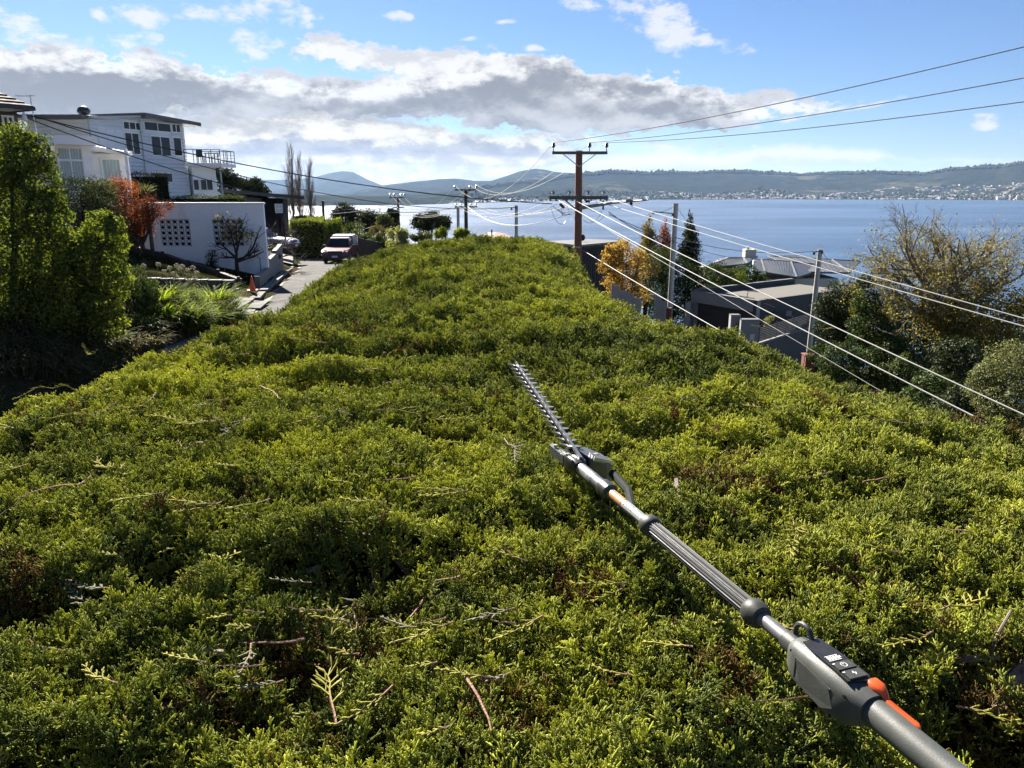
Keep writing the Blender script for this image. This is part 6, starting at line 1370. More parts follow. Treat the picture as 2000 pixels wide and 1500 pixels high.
# ------------------------------------------------------------------ wires
wireb = pm('bare_aluminium_wire', (.22, .22, .215), .6, .1, 1, metal=.0); wired = pm('black_cable', (.02, .02, .022), .5, .1, 1)
def wire(a, mid, b, label, grp, mat, r=.011, n=26, r1=None):
    """hangs from a to b; mid = (px, py) a pixel it passes, or a sag in metres"""
    a, b = Vector(a), Vector(b)
    if isinstance(mid, tuple):
        d = ray(*mid); ab = b - a; den = d.x * ab.y - d.y * ab.x; t = (a.y * d.x - a.x * d.y) / -den if abs(den) > 1e-9 else .5
        t = (d.y * a.x - d.x * a.y) / (d.x * ab.y - d.y * ab.x); p = a + ab * t; z = d.z / d.y * p.y; sag = (p.z - z) / max(4 * t * (1 - t), .05)
    else: sag = mid
    pts = [a.lerp(b, t) - Vector((0, 0, 4 * sag * t * (1 - t))) for t in np.linspace(0, 1, n)]; rr_ = [r + ((r1 or r) - r) * t for t in np.linspace(0, 1, n)]
    o = solo('power_cable' if mat is wired else 'power_line', MB().tube(pts, rr_, 5), mat, label, 'power line', grp, smooth=True); return o
# high wires to a pole off to the right, nearer than the camera's right edge
endR = [(2000, 55, 15.0), (2000, 121, 15.6), (2000, 171, 16.2)]; gH = 'high wires running to the right'
for k, (px, py, y) in enumerate(endR):
    a = HVA[k] + Vector((0, 0, .36)); q = P(px, py, y); b = a + (q - a) * 1.45; midp = [(1500, 206), (1500, 238), (1500, 258)][k]
    b.z = a.z + (b.z - a.z) * 1.0; wire(a, midp, b, ['highest of the three bare wires rising to the right over the sky', 'middle of the three bare wires rising to the right over the sky', 'lowest of the three bare wires rising to the right over the sky'][k], gH, wired if False else pm('dull_wire', (.16, .155, .15), .5, .1, 1, metal=.3), .014, r1=.009)
for k in range(3): wire(HVA[k] + Vector((0, 0, .36)), [(985, 375), (1010, 374), (1040, 367)][k] if k else (1000, 362), HVB[k] + Vector((0, 0, .36)), ['high wire between the two timber poles, outer left', 'high wire between the two timber poles, middle', 'high wire between the two timber poles, outer right'][k], 'high wires between the timber poles', wireb, .011)
for k in range(3): wire(HVB[k] + Vector((0, 0, .36)), 2.2, LVC[k] + Vector((0, 0, .3)), ['high wire from the second pole to the bend, outer left', 'high wire from the second pole to the bend, middle', 'high wire from the second pole to the bend, outer right'][k], 'high wires towards the bend', wireb, .013)
for k in range(4): wire(LVA[k] + Vector((0, 0, -.12)), [(990, 421), (1005, 424), (1020, 421), (1035, 417)][k], LVB[k] + Vector((0, 0, .1)), ['low line between the timber poles, outermost left', 'low line between the timber poles, second from left', 'low line between the timber poles, third from left', 'low line between the timber poles, outermost right'][k], 'low lines between the timber poles', wireb, .013)
for k in range(4): wire(LVB[k] + Vector((0, 0, .1)), [(845, 421), (850, 423), (860, 421), (868, 418)][k], LVC[k] + Vector((0, 0, -1.0)), ['low line from second pole to the bend, outermost left', 'low line from second pole to the bend, second from left', 'low line from second pole to the bend, third from left', 'low line from second pole to the bend, outermost right'][k], 'low lines towards the bend', wireb, .014)
# bright low-voltage lines running to the lower right
LVR = [((1087, 389), (1482, 600), (1960, 815), 8.2, 'long bright line falling lowest to the right, ending behind the hedge'), ((1124, 392), (1510, 582), (2000, 785), 8.6, 'bright line second from bottom falling to the right edge'), ((1164, 392), (1500, 494), (2000, 625), 10.8, 'bright line second from top, over the roofs to the bare tree'), ((1189, 388), (1500, 481), (2000, 610), 11.2, 'topmost of the bright lines falling over the grey roofs')]
for a, m_, b, y, lab in LVR:
    A_ = P(*a, yA - .3); q = P(*b, y); B_ = A_ + (q - A_) * 1.5; wire(A_, m_, B_, lab, 'bright lines falling to the right', wireb, .012, r1=.0062)
A_ = P(1100, 396, yA - .3); q = P(1690, 745, 14); wire(A_, (1371, 557), A_ + (q - A_) * 1.3, 'thin bright line crossing beneath the others in front of the garage', 'bright lines falling to the right', wireb, .008, r1=.0045)
A_ = P(1139, 489, yA - .2); q = P(1530, 703, 14); B_ = A_.copy()
while B_.z > Gz(B_.x, B_.y) and B_.y > 2: B_ = B_ + (q - A_) * .01      # anchored in the ground
wire(A_, .12, B_, 'bright stay wire from the lower part of the timber pole', None, wireb, .012, r1=.0065)
m_ = P(1139, 489, yA - .2)
# black service cables
A_ = P(1189, 414, yA - .3); wire(A_, .35, tG + Vector((.05, -.1, -1.9)), 'black service cable from the timber pole to the grey pole', 'black service cables', wired, .018); wire(tG + Vector((.05, -.1, -1.9)), (1457, 491), tH + Vector((0, 0, -.05)), 'black service cable between the two service poles on the right', 'black service cables', wired, .018)
wire(A_ + Vector((0, 0, -.1)), (1253, 447), P(1440, 505, 60), 'black service cable to the grey-roofed house by the water', 'black service cables', wired, .016); wire(tG + Vector((0, -.05, -.05)), .15, P(1276, 414, 43.9), 'short black stay at the head of the grey pole, left side', 'short stays on service poles', wired, .012); wire(tG + Vector((0, -.05, -.1)), .1, P(1352, 440, 50), 'short black stay at the head of the grey pole, right side', 'short stays on service poles', wired, .012)
wire(tH + Vector((0, -.05, .03)), .1, P(1632, 520, 45), 'short black stay at the head of the leaning pole', 'short stays on service poles', wired, .012)
for (a, ya), mid, (b, yb), lab in ((((30, 222), 26), (350, 335), ((900, 404), 56), 'black cable crossing lowest over the house windows to the left'), (((45, 222), 26), (357, 297), ((1078, 398), 32.7), 'black cable crossing highest over the weatherboard house'), (((66, 226), 27), (360, 315), ((1005, 405), 50), 'black cable crossing in the middle over the weatherboard house')):
    wire(P(*a, ya), mid, P(*b, yb), lab, 'black cables from the brown house', wired, .020)
for a, mid, b, lab in (((52, 338, 30), (200, 378), (440, 425, 46), 'thin black cable upper of the pair over the white garage'), ((52, 343, 30), (200, 384), (440, 430, 46), 'thin black cable lower of the pair over the white garage')):
    wire(P(*a), mid, P(*b), lab, 'thin cables over the white garage', wired, .015)
for k, (a, mid, b) in enumerate((((645, 418, 70), (720, 410, 80)[:2], (777, 400, 92)), ((640, 455, 70), (720, 445), (777, 422, 92)), ((775, 405, 92), (700, 398), (630, 396, 78)))):
    wire(P(*a), mid, P(*b), ['pale low wire from behind the square hedge up to the bend pole', 'white sagging wire over the gardens below the bend pole', 'wire from the bend pole to the short dark post'][k], 'wires at the bend', wireb, .022)
wire(P(912, 402, yB - .2), (1000, 440), P(1125, 412, yA - .2), 'black sagging cable low over the water between the timber poles', 'black service cables', wired, .016); wire(P(1008, 404, 50), (960, 405), P(932, 404, yB - .2), 'short cable from the slim pole to the second timber pole', 'black service cables', wired, .018)

# ------------------------------------------------------------------ right side: buildings
gryw = pm('grey_render', (.24, .245, .25), .85, .06, 2, bump=.1, bscale=60); gryd = pm('charcoal_render', (.045, .051, .054), .85, .12, 2, bump=.1, bscale=60); gdoor = pm('dark_garage_door', (.038, .038, .040), .6, .12, 4); roofg = pm('pale_gravel_roof', (.085, .078, .066), .95, .12, 6, bump=.3, bscale=30)
gcop = pm('sun_dimmed_grey_coping', (.12, .125, .13), .6, .1, 3)  # darker copy of the grey render, toned down where sun strikes the tops
grg = thing('modern_garage', 'flat-roofed modern grey double garage with a dark roller door', 'garage', (12, 47, Gz(12, 47)))
F0, F1 = P(1350, 568, 47), P(1479, 588, 42.5); S1 = P(1572, 580, 45.2); wf, ws = Wall(F0, F1), Wall(F1, S1); zr_ = (F0.z + F1.z) / 2; zg = min(Gz(F0.x, F0.y), Gz(F1.x, F1.y)) - 1
d0, d1 = wf.hit(1357, 600)[0], wf.hit(1472, 610)[0]; zl0, zl1 = wf.hit(1358, 592)[1], wf.hit(1470, 608)[1]; zdt = (zl0 + zl1) / 2
back = Vector((F0.x + 8, F0.y + 9, 0))
part('fascia', wf.quad(MB(), 0, wf.L, zdt, zr_, -.3, 0), gryw, grg)
part('pier', wf.quad(MB(), 0, d0, zg, zdt, -.3, 0), gryw, grg); part('pier', wf.quad(MB(), d1, wf.L, zg, zdt, -.3, 0), gryw, grg)
zsill = wf.hit(1415, 655)[1]
gd_ = part('garage_door', wf.quad(MB(), d0, d1, zg, zdt, -.34, -.30), gdoor, grg)
for k in range(5): h = (zdt - zsill) / 5; part('door_panel', wf.quad(MB(), d0 + .02, d1 - .02, zsill + h * k + .015, zsill + h * (k + 1) - .015, -.30, -.275), gdoor, gd_)
part('side_wall', MB().prism([ws.p(0, zg, 0), ws.p(ws.L + 6, zg, 0), ws.p(ws.L + 6, zr_ - .002, 0), ws.p(0, zr_ - .002, 0)], ws.n, -.25), gryd, grg)
rb = Vector((F0.x, F0.y, 0)) + ws.d * (ws.L + 6); b4 = ws.p(ws.L + 6, 0)
part('roof', MB().prism([(F0.x + .2, F0.y + .1, zr_ - .35), (F1.x + .05, F1.y + .35, zr_ - .35), (b4.x - .2, b4.y, zr_ - .35), (rb.x, rb.y - .2, zr_ - .35)], (0, 0, 1), .1), roofg, grg)
part('parapet', MB().prism([(F0.x, F0.y, zr_ - .4), (rb.x, rb.y, zr_ - .4), (rb.x, rb.y, zr_ + .05), (F0.x, F0.y, zr_ + .05)], Vector((.3, -.1, 0)).normalized(), .2), gryd, grg)
part('coping', MB().bar((F0.x + .08, F0.y, zr_ + .07), (rb.x, rb.y, zr_ + .07), .26, .035), gcop, grg); part('coping', wf.quad(MB(), -.02, wf.L + .04, zr_, zr_ + .03, -.3, .03), gcop, grg); part('coping', ws.quad(MB(), .04, ws.L + 6, zr_, zr_ + .025, -.25, .02), gryd, grg)
q = P(1540, 612, 43.6); part('wall_light', MB().box(q, (.3, .2, .3)), gryw, grg); part('wall_light', MB().box(P(1514, 612, 43), (.25, .2, .12)), black, grg)
part('apron', MB().prism([wf.p(-.5, zsill - .25, .0), wf.p(wf.L + .5, zsill - .25, .0), wf.p(wf.L + .5, zsill - .35, 7.5), wf.p(-.5, zsill - .35, 7.5)], (0, 0, 1), .22), conc, grg)
# gateposts, gate and letter slot
def pillar(label, px0, px1, ptop, pbot, y, th=.35, extra=True, mat=None):
    a, b = P(px0, ptop, y), P(px1, ptop, y); zb_ = Gz(a.x, y) - .3; t = thing('gate_pillar', label, 'pillar', ((a.x + b.x) / 2, y, zb_ + .3)); w_ = Wall((a.x, a.y), (b.x, b.y)); part('pillar', w_.quad(MB(), 0, w_.L, zb_, a.z, -th, 0), mat or gryw, t); part('cap', w_.quad(MB(), -.012, w_.L + .012, a.z, a.z + .03, -th - .012, .012), gcop, t); return t, w_, a.z
pillar('narrow pale pillar left of the dark garage door', 1341, 1349.5, 591, 640, 46.2)
t1_, wp1, zz1 = pillar('taller narrow gate pillar with an intercom box', 1428, 1446.5, 616, 680, 37.6); part('intercom', wp1.quad(MB(), wp1.L - .22, wp1.L - .06, zz1 - .62, zz1 - .42, 0, .05), insw, t1_)
t2_, wp2, zz2 = pillar('broad gate pillar with a white notice', 1449.5, 1484, 625, 690, 36.6); a, b, c, d = wp2.rect(1464.5, 653, 1473, 664); nt = part('notice', wp2.quad(MB(), a, b, c, d, .002, .02), white, t2_)
a0_, b0_ = wp1.p(wp1.L, 0), wp2.p(0, 0); part('gate_leaf', MB().prism([(a0_.x + .02, a0_.y, Gz(a0_.x, a0_.y)), (b0_.x - .02, b0_.y, Gz(a0_.x, a0_.y)), (b0_.x - .02, b0_.y, zz2), (a0_.x + .02, a0_.y, zz2)], (0, 1, 0), .05), black, t2_)
part('handle', MB().box(wp2.p(-.06, zz2 - .55, .03), (.16, .04, .03)), chrome, t2_)
# horizontal slat fence on a charcoal wall
K0, K1 = P(1486, 650, 37.5), P(1578, 650, 42); wF = Wall(K0, K1); sf = thing('slat_fence', 'dark horizontal slat fence on a charcoal wall beside the gate pillars', 'fence', (K0.x, K0.y, Gz(K0.x, K0.y))); zl_, zl2 = wF.hit(1488, 663)[1], wF.hit(1572, 650)[1]; zt1_, zt2_ = wF.hit(1488, 634)[1], wF.hit(1572, 620)[1]; zw = (zl_ + zl2) / 2; ztf = (zt1_ + zt2_) / 2
part('wall', wF.quad(MB(), 0, wF.L + 2, Gz(K0.x, K0.y) - 2, zw, -.3, 0), gryd, sf); part('coping', wF.quad(MB(), 0, wF.L + 2, zw, zw + .04, -.31, .02), pm('mid_grey_coping', (.2, .2, .2), .8, .1, 3), sf)
slm = pm('dark_slat', (.035, .036, .036), .6, .15, 4)
ns = 8
for k in range(ns): h = (ztf - zw - .1) / ns; part('slat', wF.quad(MB(), .02, wF.L + 2, zw + .08 + h * k, zw + .08 + h * (k + .62), -.12, -.09), slm, sf)
for k in range(4): u = .05 + (wF.L) * k / 3; part('post', wF.quad(MB(), u, u + .07, zw + .04, ztf + .02, -.17, -.12), slm, sf)
# red brick pillar
bq = P(1580, 692, 33.5); bp = thing('brick_pillar', 'short red brick pillar at the foot of the leaning service pole', 'pillar', (bq.x, 33.5, Gz(bq.x, 33.5))); bk1 = pm('red_brick', (.15, .045, .030), .85, .25, 6, bump=.3, bscale=60); ztb = bq.z
part('mortar', MB().box((bq.x, 33.5, (ztb + bp.location.z) / 2 - .02), (.44, .44, ztb - bp.location.z)), pm('mortar', (.14, .13, .115), .9, .1, 5), bp)
bme = MB().box((0, 0, 0), (.225, .105, .068)).data('brick', bk1); zz = ztb - .05; row = 0
while zz > max(bp.location.z, ztb - 1.5):
    for s_ in (-.115, .115):
        o_ = .5 if row % 2 else 0
        piece('brick', bme, Vector((bq.x + s_, 33.5 - .19, zz)) - Vector(bp.location), bp); piece('brick', bme, Vector((bq.x + s_, 33.5 + .19, zz)) - Vector(bp.location), bp)
        piece('brick', bme, Vector((bq.x - .19, 33.5 + s_ * .25 * (1 if row % 2 else .6), zz)) - Vector(bp.location), bp, rot=(0, 0, PI / 2)) if s_ > 0 else piece('brick', bme, Vector((bq.x + .19, 33.5, zz)) - Vector(bp.location), bp, rot=(0, 0, PI / 2))
    zz -= .078; row += 1
part('cap', MB().box((bq.x, 33.5, ztb + .0), (.54, .54, .045)), bk1, bp)
bq2 = P(1304, 604, 40); b2_ = thing('brick_pillar', 'small red brick letterbox pillar beside the grey service pole', 'pillar', (bq2.x, 40, Gz(bq2.x, 40))); part('mortar', MB().box((bq2.x, 40, (bq2.z + .1 + b2_.location.z) / 2), (.33, .33, bq2.z + .1 - b2_.location.z)), pm('mortar', (.14, .13, .115)), b2_)
for k in range(14):
    for s_ in (-.09, .09): piece('brick', bme, Vector((bq2.x + s_ + (.0 if k % 2 else .012), 40 - .15, bq2.z + .06 - k * .078)) - Vector(b2_.location), b2_, scale=(.78, 1, 1))
# corrugated sheet fences down the slope
cor = pm('pale_corrugated_iron', (.36, .37, .40), .45, .12, 2, metal=.5); cord_ = pm('charcoal_corrugated_iron', (.04, .042, .047), .5, .15, 2, metal=.3)
def corrugated(name, label, a, b, hgt, mat, n=6, parent=None, cat='fence', zoff=0.0):
    a, b = Vector(a), Vector(b); t = thing(name, label, cat, (a.x, a.y, a.z - hgt)); d = (b - a); L = Vector((d.x, d.y, 0)).length; nn = Vector((d.y, -d.x, 0)).normalized()
    for k in range(n):
        m = MB(); q0, q1 = a.lerp(b, k / n), a.lerp(b, (k + .985) / n); w_ = 14
        for i in range(w_ + 1):
            p = q0.lerp(q1, i / w_) + nn * (.022 if i % 2 else -.022); zt_ = max(q0.z, q1.z) - (.06 * (k % 2)); m.v += [(p.x, p.y, zt_), (p.x, p.y, zt_ - hgt), (p.x + nn.x * -.004, p.y + nn.y * -.004, zt_), (p.x + nn.x * -.004, p.y + nn.y * -.004, zt_ - hgt)]
        for i in range(w_): o = i * 4; m.f += [(o, o + 1, o + 5, o + 4), (o + 2, o + 6, o + 7, o + 3)]
        part('sheet', m, mat, t, fix=False)
    for k in range(n + 1): p = a.lerp(b, k / n); part('post', MB().box((p.x, p.y + .06, p.z - hgt / 2 + .06), (.07, .05, hgt + .1)), galv, t)
    return t
corrugated('iron_fence', 'pale corrugated iron fence stepping down beside the hedge', P(1196, 556, 36), P(1252, 586, 34), 1.7, cor, 4); corrugated('iron_fence', 'short pale corrugated iron fence left of the grey service pole', P(1281, 578, 37), P(1301, 590, 36), 1.6, cor, 2)
# dark flat-roofed house just behind the tall pole
dh = thing('carport', 'long dark flat-roofed carport behind the tall timber pole', 'carport', (4, 47, Gz(4, 47))); r0, r1_, r2, r3 = P(1048, 472, 47), P(1150, 466.5, 50), P(1228, 470, 46), P(1130, 479, 42)
part('roof', MB().prism([r0, r1_, r2, r3], (0, 0, -1), .22), pm('black_roof', (.018, .019, .022), .7, .2, 2), dh); part('roof_edge', MB().bar(r3 + Vector((0, -.06, -.02)), r2 + Vector((0, -.06, -.02)), .10, .10), gryw, dh); part('roof_edge', MB().bar(r0, r3 + Vector((0, -.06, -.06)), .08, .14), gryd, dh)
vp = P(1138, 464, 46); part('roof_vent', MB().ball(vp, (.16, .16, .2), 10, 6), black, dh)
zb_ = Gz(r3.x, r3.y) - .3; wq = Wall((r3.x - 1.4, r3.y + .6), (r2.x - .4, r2.y - .2)); zt_q = r3.z - .25
for k in range(7): m = MB(); wq.quad(m, wq.L * k / 7, wq.L * (k + .97) / 7, zb_ - 1, zt_q, 0, .05); sh_ = part('wall_sheet', m, cord_, dh); [part('rib', wq.quad(MB(), wq.L * (k + (i + .3) / 5) / 7, wq.L * (k + (i + .55) / 5) / 7, zb_ - 1, zt_q, .05, .085), cord_, sh_) for i in range(5)]
for f in (0, .5, 1.0): p = r0.lerp(r3, f); part('post', MB().box((p.x + .3, p.y + .2, p.z - 1.8), (.1, .1, 3.2)), gryd, dh)
# small red gable seen over the crest
rh = thing('red_roofed_house', 'little of a red-roofed house showing over the right shoulder of the hedge crest', 'house', (P(965, 462, 75).x, 75, Gz(P(965, 462, 75).x, 75))); a, b, c_ = P(938, 466, 75), P(966, 457.5, 76), P(1000, 468, 74); rr_m = pm('red_tiles', (.20, .075, .055), .8, .25, 4)
part('roof', MB().prism([a, c_, P(985, 461, 77), b, P(948, 459, 77)], (0, 1, -.02), 7), rr_m, rh); part('wall', MB().box(((a.x + c_.x) / 2, 78.6, (a.z + rh.location.z) / 2 - .3), (c_.x - a.x, 6.5, a.z - rh.location.z)), brickm, rh); part('chimney', MB().box(P(960.5, 460, 74.5), (.14, .3, 1.2)), insw, rh)
# grey-roofed house toward the water
gh = thing('grey_roofed_house', 'cream house with hipped grey iron roofs and a square chimney near the water', 'house', (24, 70, Gz(24, 70))); gr1 = pm('grey_iron_roof', (.055, .06, .07), .5, .12, 1, metal=.3); cream = pm('cream_render', (.52, .49, .40), .8, .08, 2)
def hip(e, r, mat, ribs=True):
    """eave corners e (front left, front right, back right, back left) and ridge ends r, all world points"""
    o = part('roof', MB().add([*e, *r, *[q - Vector((0, 0, .15)) for q in e]], [(0, 1, 5, 4), (1, 2, 5), (2, 3, 4, 5), (3, 0, 4), (0, 6, 7, 1), (1, 7, 8, 2), (2, 8, 9, 3), (3, 9, 6, 0), (9, 8, 7, 6)]), mat, gh)
    for a, b in ((e[0], r[0]), (e[1], r[1]), (r[0], r[1]), (e[2], r[1]), (e[3], r[0])): part('ridge_cap', MB().bar(a + Vector((0, 0, .03)), b + Vector((0, 0, .03)), .13, .05), pm('pale_ridge', (.13, .135, .14), .5, .1, 2), o)
    if ribs:
        for k in range(1, 16):
            t = k / 16; a = e[0].lerp(e[1], t); tt = np.clip((t - .22) / .56, 0, 1); b = r[0].lerp(r[1], tt); s_ = min(1, t / .22, (1 - t) / .22); part('seam', MB().bar(a + Vector((0, 0, .02)), a.lerp(b, s_) + Vector((0, 0, .02)), .03), mat, o)
    return o
hip([P(1368, 524, 66), P(1460, 514, 64), P(1480, 500, 76), P(1400, 508, 78)], [P(1425, 503, 71), P(1452, 503, 70)], gr1)
hip([P(1494, 531, 62), P(1556, 541, 60), P(1625, 520, 70), P(1520, 505, 76)], [P(1487, 506.5, 68), P(1545, 511, 67)], gr1)
hip([P(1455, 514, 66), P(1500, 534, 62), P(1512, 508, 72), P(1468, 502, 76)], [P(1461, 506, 70), P(1490, 507, 70)], gr1, False)
hip([P(1560, 530, 64), P(1660, 532, 64), P(1680, 510, 78), P(1560, 500, 80)], [P(1500, 500, 74), P(1625, 507, 72)], gr1)
for a, b, y0_, dz_ in (((1380, 525), (1458, 517), 66, 5), ((1500, 534), (1556, 543), 63, 5), ((1556, 542), (1640, 534), 64, 5)): wq = Wall(P(*a, y0_), P(*b, y0_)); part('wall', wq.quad(MB(), 0, wq.L, P(*a, y0_).z - 6, min(P(*a, y0_).z, P(*b, y0_).z) - .1, -4, -.1), cream, gh)
wq = Wall(P(1500, 550, 62.8), P(1556, 550, 62.8)); a, b, c, d = wq.rect(1516, 545, 1540, 553); window(wq, gh, a, b, c, d, cols=2, fw=.08)
ch = P(1463, 500, 72); cm_ = part('chimney', MB().box((ch.x, 72, ch.z), (1.05, .9, 1.3)), cream, gh); part('chimney_pot', MB().tube([(ch.x - .2, 72, ch.z + .65), (ch.x - .2, 72, ch.z + .95)], [.16, .12], 8), cream, cm_); part('post', MB().box(P(1470.5, 541, 58), (.18, .18, 2.6)), wpaint, gh)

# ------------------------------------------------------------------ right side: trees and shrubs
def rtree(name, label, cat, px, py, y, clumps, n, size, mat, seed, **kw): q = P(px, py, y); return bush(name, label, cat, q.x, y, [pc(*c[:3], *c[3:]) for c in clumps], n, size, mat, seed, **kw)
rtree('shrub_tree', 'golden-orange autumn shrub tree beside the corrugated fence', 'tree', 1220, 560, 38, [(1200, 500, 38, 22), (1225, 505, 38, 26), (1240, 530, 38, 26), (1210, 530, 38, 24), (1235, 555, 38, 22), (1190, 485, 38, 10), (1205, 565, 38, 18), (1250, 500, 38, 16), (1195, 505, 38, 22), (1185, 520, 38, 18), (1225, 580, 38, 24), (1250, 575, 38, 22), (1215, 480, 38, 16), (1200, 550, 38, 24)], 10500, .11, L_orng, 401, shell=.45, tintc=.5)
rtree('shrub', 'grey-brown leafless shrub between the golden tree and the dark shrub', 'shrub', 1262, 510, 40, [(1262, 505, 40, 20), (1272, 525, 40, 20), (1255, 490, 40, 12)], 1500, .09, L_dry, 402, shell=.3, tintc=.45)
def conifer(label, px, ptop, pbot, w_, y, mat, n, seed, size=.13, tintc=.5, name='conifer_tree'):
    cl_ = []; r_ = random.Random(seed)
    for k in range(18):
        t = k / 17; wd = w_ * (1 - t) ** .55 * (1 if t > .12 else .85); py = pbot + (ptop - pbot) * t
        for j in range(2 if t < .8 else 1): cl_.append(pc(px + r_.uniform(-.55, .55) * wd, py, y + r_.uniform(-.5, .5), max(wd * .62, 3.0), None, max(wd * .55, 8)))
    q = P(px, pbot, y); return bush(name, label, 'tree', q.x, y, cl_, n, size, mat, seed, tintc=tintc, shell=.55, upb=.6)
conifer('golden pointed conifer, leftmost of the three by the water', 1268, 422, 520, 30, 52, L_gold, 6500, 411); conifer('wine-red rounded tree in the middle of the three by the water', 1300, 430, 520, 26, 52, L_wine, 4200, 412, tintc=.4); conifer('dark green cypress, rightmost and tallest of the three by the water', 1347, 417, 530, 30, 50, L_cyp, 9000, 413, tintc=.35)
rtree('bush', 'broad dark green shrub mass below the three conifers', 'bush', 1300, 560, 48, [(1290, 520, 48, 34), (1265, 545, 48, 30), (1330, 540, 48, 36), (1280, 575, 48, 34), (1320, 580, 48, 40), (1350, 560, 49, 30), (1300, 520, 48, 26), (1365, 545, 50, 20), (1330, 615, 48, 34), (1290, 605, 48, 28)], 30000, .11, L_mid, 403, tintc=.22, shell=.7)
rtree('bush', 'dark evergreen bush left of the grey-roofed house', 'bush', 1400, 550, 52, [(1395, 545, 52, 30), (1430, 548, 52, 26), (1465, 545, 53, 24), (1420, 560, 51, 30), (1450, 530, 54, 14), (1480, 552, 53, 18)], 14000, .13, L_mid, 404, tintc=.30, shell=.7)
rtree('bush', 'small yellow-green bush behind the modern garage roof', 'bush', 1446, 548, 50, [(1446, 545, 50, 14), (1436, 552, 50, 10)], 1500, .08, L_lime, 405, tintc=.35)
rtree('potted_shrub', 'small pale leafy shrub behind the slat fence', 'shrub', 1502, 625, 41, [(1500, 626, 41, 8), (1507, 622, 41, 6)], 500, .07, L_pale, 406, tintc=.4)
# the big spreading half-bare tree with yellow leaves
bq = P(1850, 700, 24); big_t = thing('tree', 'big spreading half-bare tree with yellow leaves at the right edge', 'tree', (bq.x, 24, Gz(bq.x, 24))); sg = []; r_ = random.Random(77); base = Vector(big_t.location); fk = P(1850, 590, 24)
sg.append(([base, base.lerp(fk, .5) + Vector((.1, 0, 0)), fk], [.34, .28, .22], 0))
for k, (ex, ey, yy_) in enumerate(((1700, 520, 24), (1680, 470, 25), (1760, 440, 24), (1820, 430, 25), (1870, 425, 23.5), (1930, 430, 24.5), (1980, 470, 24), (2030, 540, 23.5), (1740, 560, 22.5), (1790, 500, 22), (1900, 500, 22), (1960, 560, 22.5), (1850, 470, 27), (2060, 480, 25), (1720, 460, 23), (1790, 450, 23), (1840, 445, 25.5), (1900, 440, 25.5), (1950, 455, 23), (1690, 560, 23.5), (1720, 620, 23), (1920, 640, 22), (2000, 640, 22.5))):
    e = P(ex, ey, yy_); s_ = fk.lerp(base, r_.uniform(0, .25)); grow(s_, (e - s_) + Vector((0, 0, -.12)) * 0, (e - s_).length * .76, .070, 4, r_, .62, (4, 5), .50, .02, 5, .09, sg)
limbs('trunk', sg, barkg, big_t, (0, 1), (9, 7)); limbs('twigs', sg, pm('yellowish_twigs', (.22, .18, .115), .9, .2, 8), big_t, (2, 3, 4), kind='stuff')
zt_ = P(1850, 420, 24).z; zl_ = P(1850, 700, 24).z
L_olyel = leafm('olive_yellow_leaves', (0.07, 0.065, 0.026), (0.30, 0.25, 0.075), .4, gloss=.03)
leaves_on('crown', sg, (2, 3, 4), 26000, .065, L_olyel, big_t, 5, .10, zlim=(P(1850, 640, 24).z, P(1850, 400, 24).z), tintc=.42)
print('big tree limbs', len(sg))
foliage('ivy', [pc(1700, 640, 23, 40), pc(1690, 590, 23.2, 26), pc(1720, 680, 23, 44), pc(1690, 550, 23.4, 14)], 9000, .085, L_mid, big_t, 415, tintc=.28, shell=.75)
foliage('lower_leaves', [pc(1900, 610, 23, 60), pc(1820, 620, 23.4, 50), pc(1950, 660, 22.6, 50), pc(1860, 660, 23, 40), pc(1990, 600, 23, 50)], 5200, .12, L_yel, big_t, 416, tintc=.35, shell=.25)
rtree('bush', 'dark brown-green twiggy bush between the leaning pole and the big tree', 'bush', 1640, 620, 26, [(1640, 590, 26, 40), (1620, 640, 26, 30), (1660, 640, 26, 44), (1610, 600, 26, 22), (1670, 575, 26.4, 26)], 12000, .08, L_dark, 421, tintc=.6, shell=.55)
rtree('bush', 'dark leafy bush low behind the hedge right of the brick pillar', 'bush', 1680, 720, 22, [(1640, 710, 22, 40), (1700, 720, 22, 46), (1760, 740, 21, 46), (1740, 700, 22, 40), (1820, 770, 19, 44), (1600, 690, 24, 22), (1850, 740, 20, 40)], 32000, .07, L_mid, 422, tintc=.2, shell=.7)
rtree('bush', 'pale olive rounded bush at the lower right edge', 'bush', 1960, 740, 15, [(1960, 735, 15, 52), (2010, 720, 15, 60), (1930, 760, 15, 36), (1990, 790, 14.5, 60), (1950, 790, 14.6, 40), (2060, 760, 15, 60), (1915, 735, 15.2, 22)], 26000, .05, L_oliv, 423, tintc=.5, shell=.75)
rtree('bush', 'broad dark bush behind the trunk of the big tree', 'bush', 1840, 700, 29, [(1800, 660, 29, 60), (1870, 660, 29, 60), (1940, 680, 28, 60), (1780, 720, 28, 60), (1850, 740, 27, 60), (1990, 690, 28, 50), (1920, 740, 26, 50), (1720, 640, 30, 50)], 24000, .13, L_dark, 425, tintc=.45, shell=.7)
rtree('bush', 'dark bush in shadow under the big tree, beside the olive bush', 'bush', 1880, 720, 19, [(1880, 700, 19, 40), (1850, 690, 19.4, 36), (1900, 790, 17, 50), (1860, 800, 17, 40)], 7000, .08, L_dark, 424, tintc=.4, shell=.6)

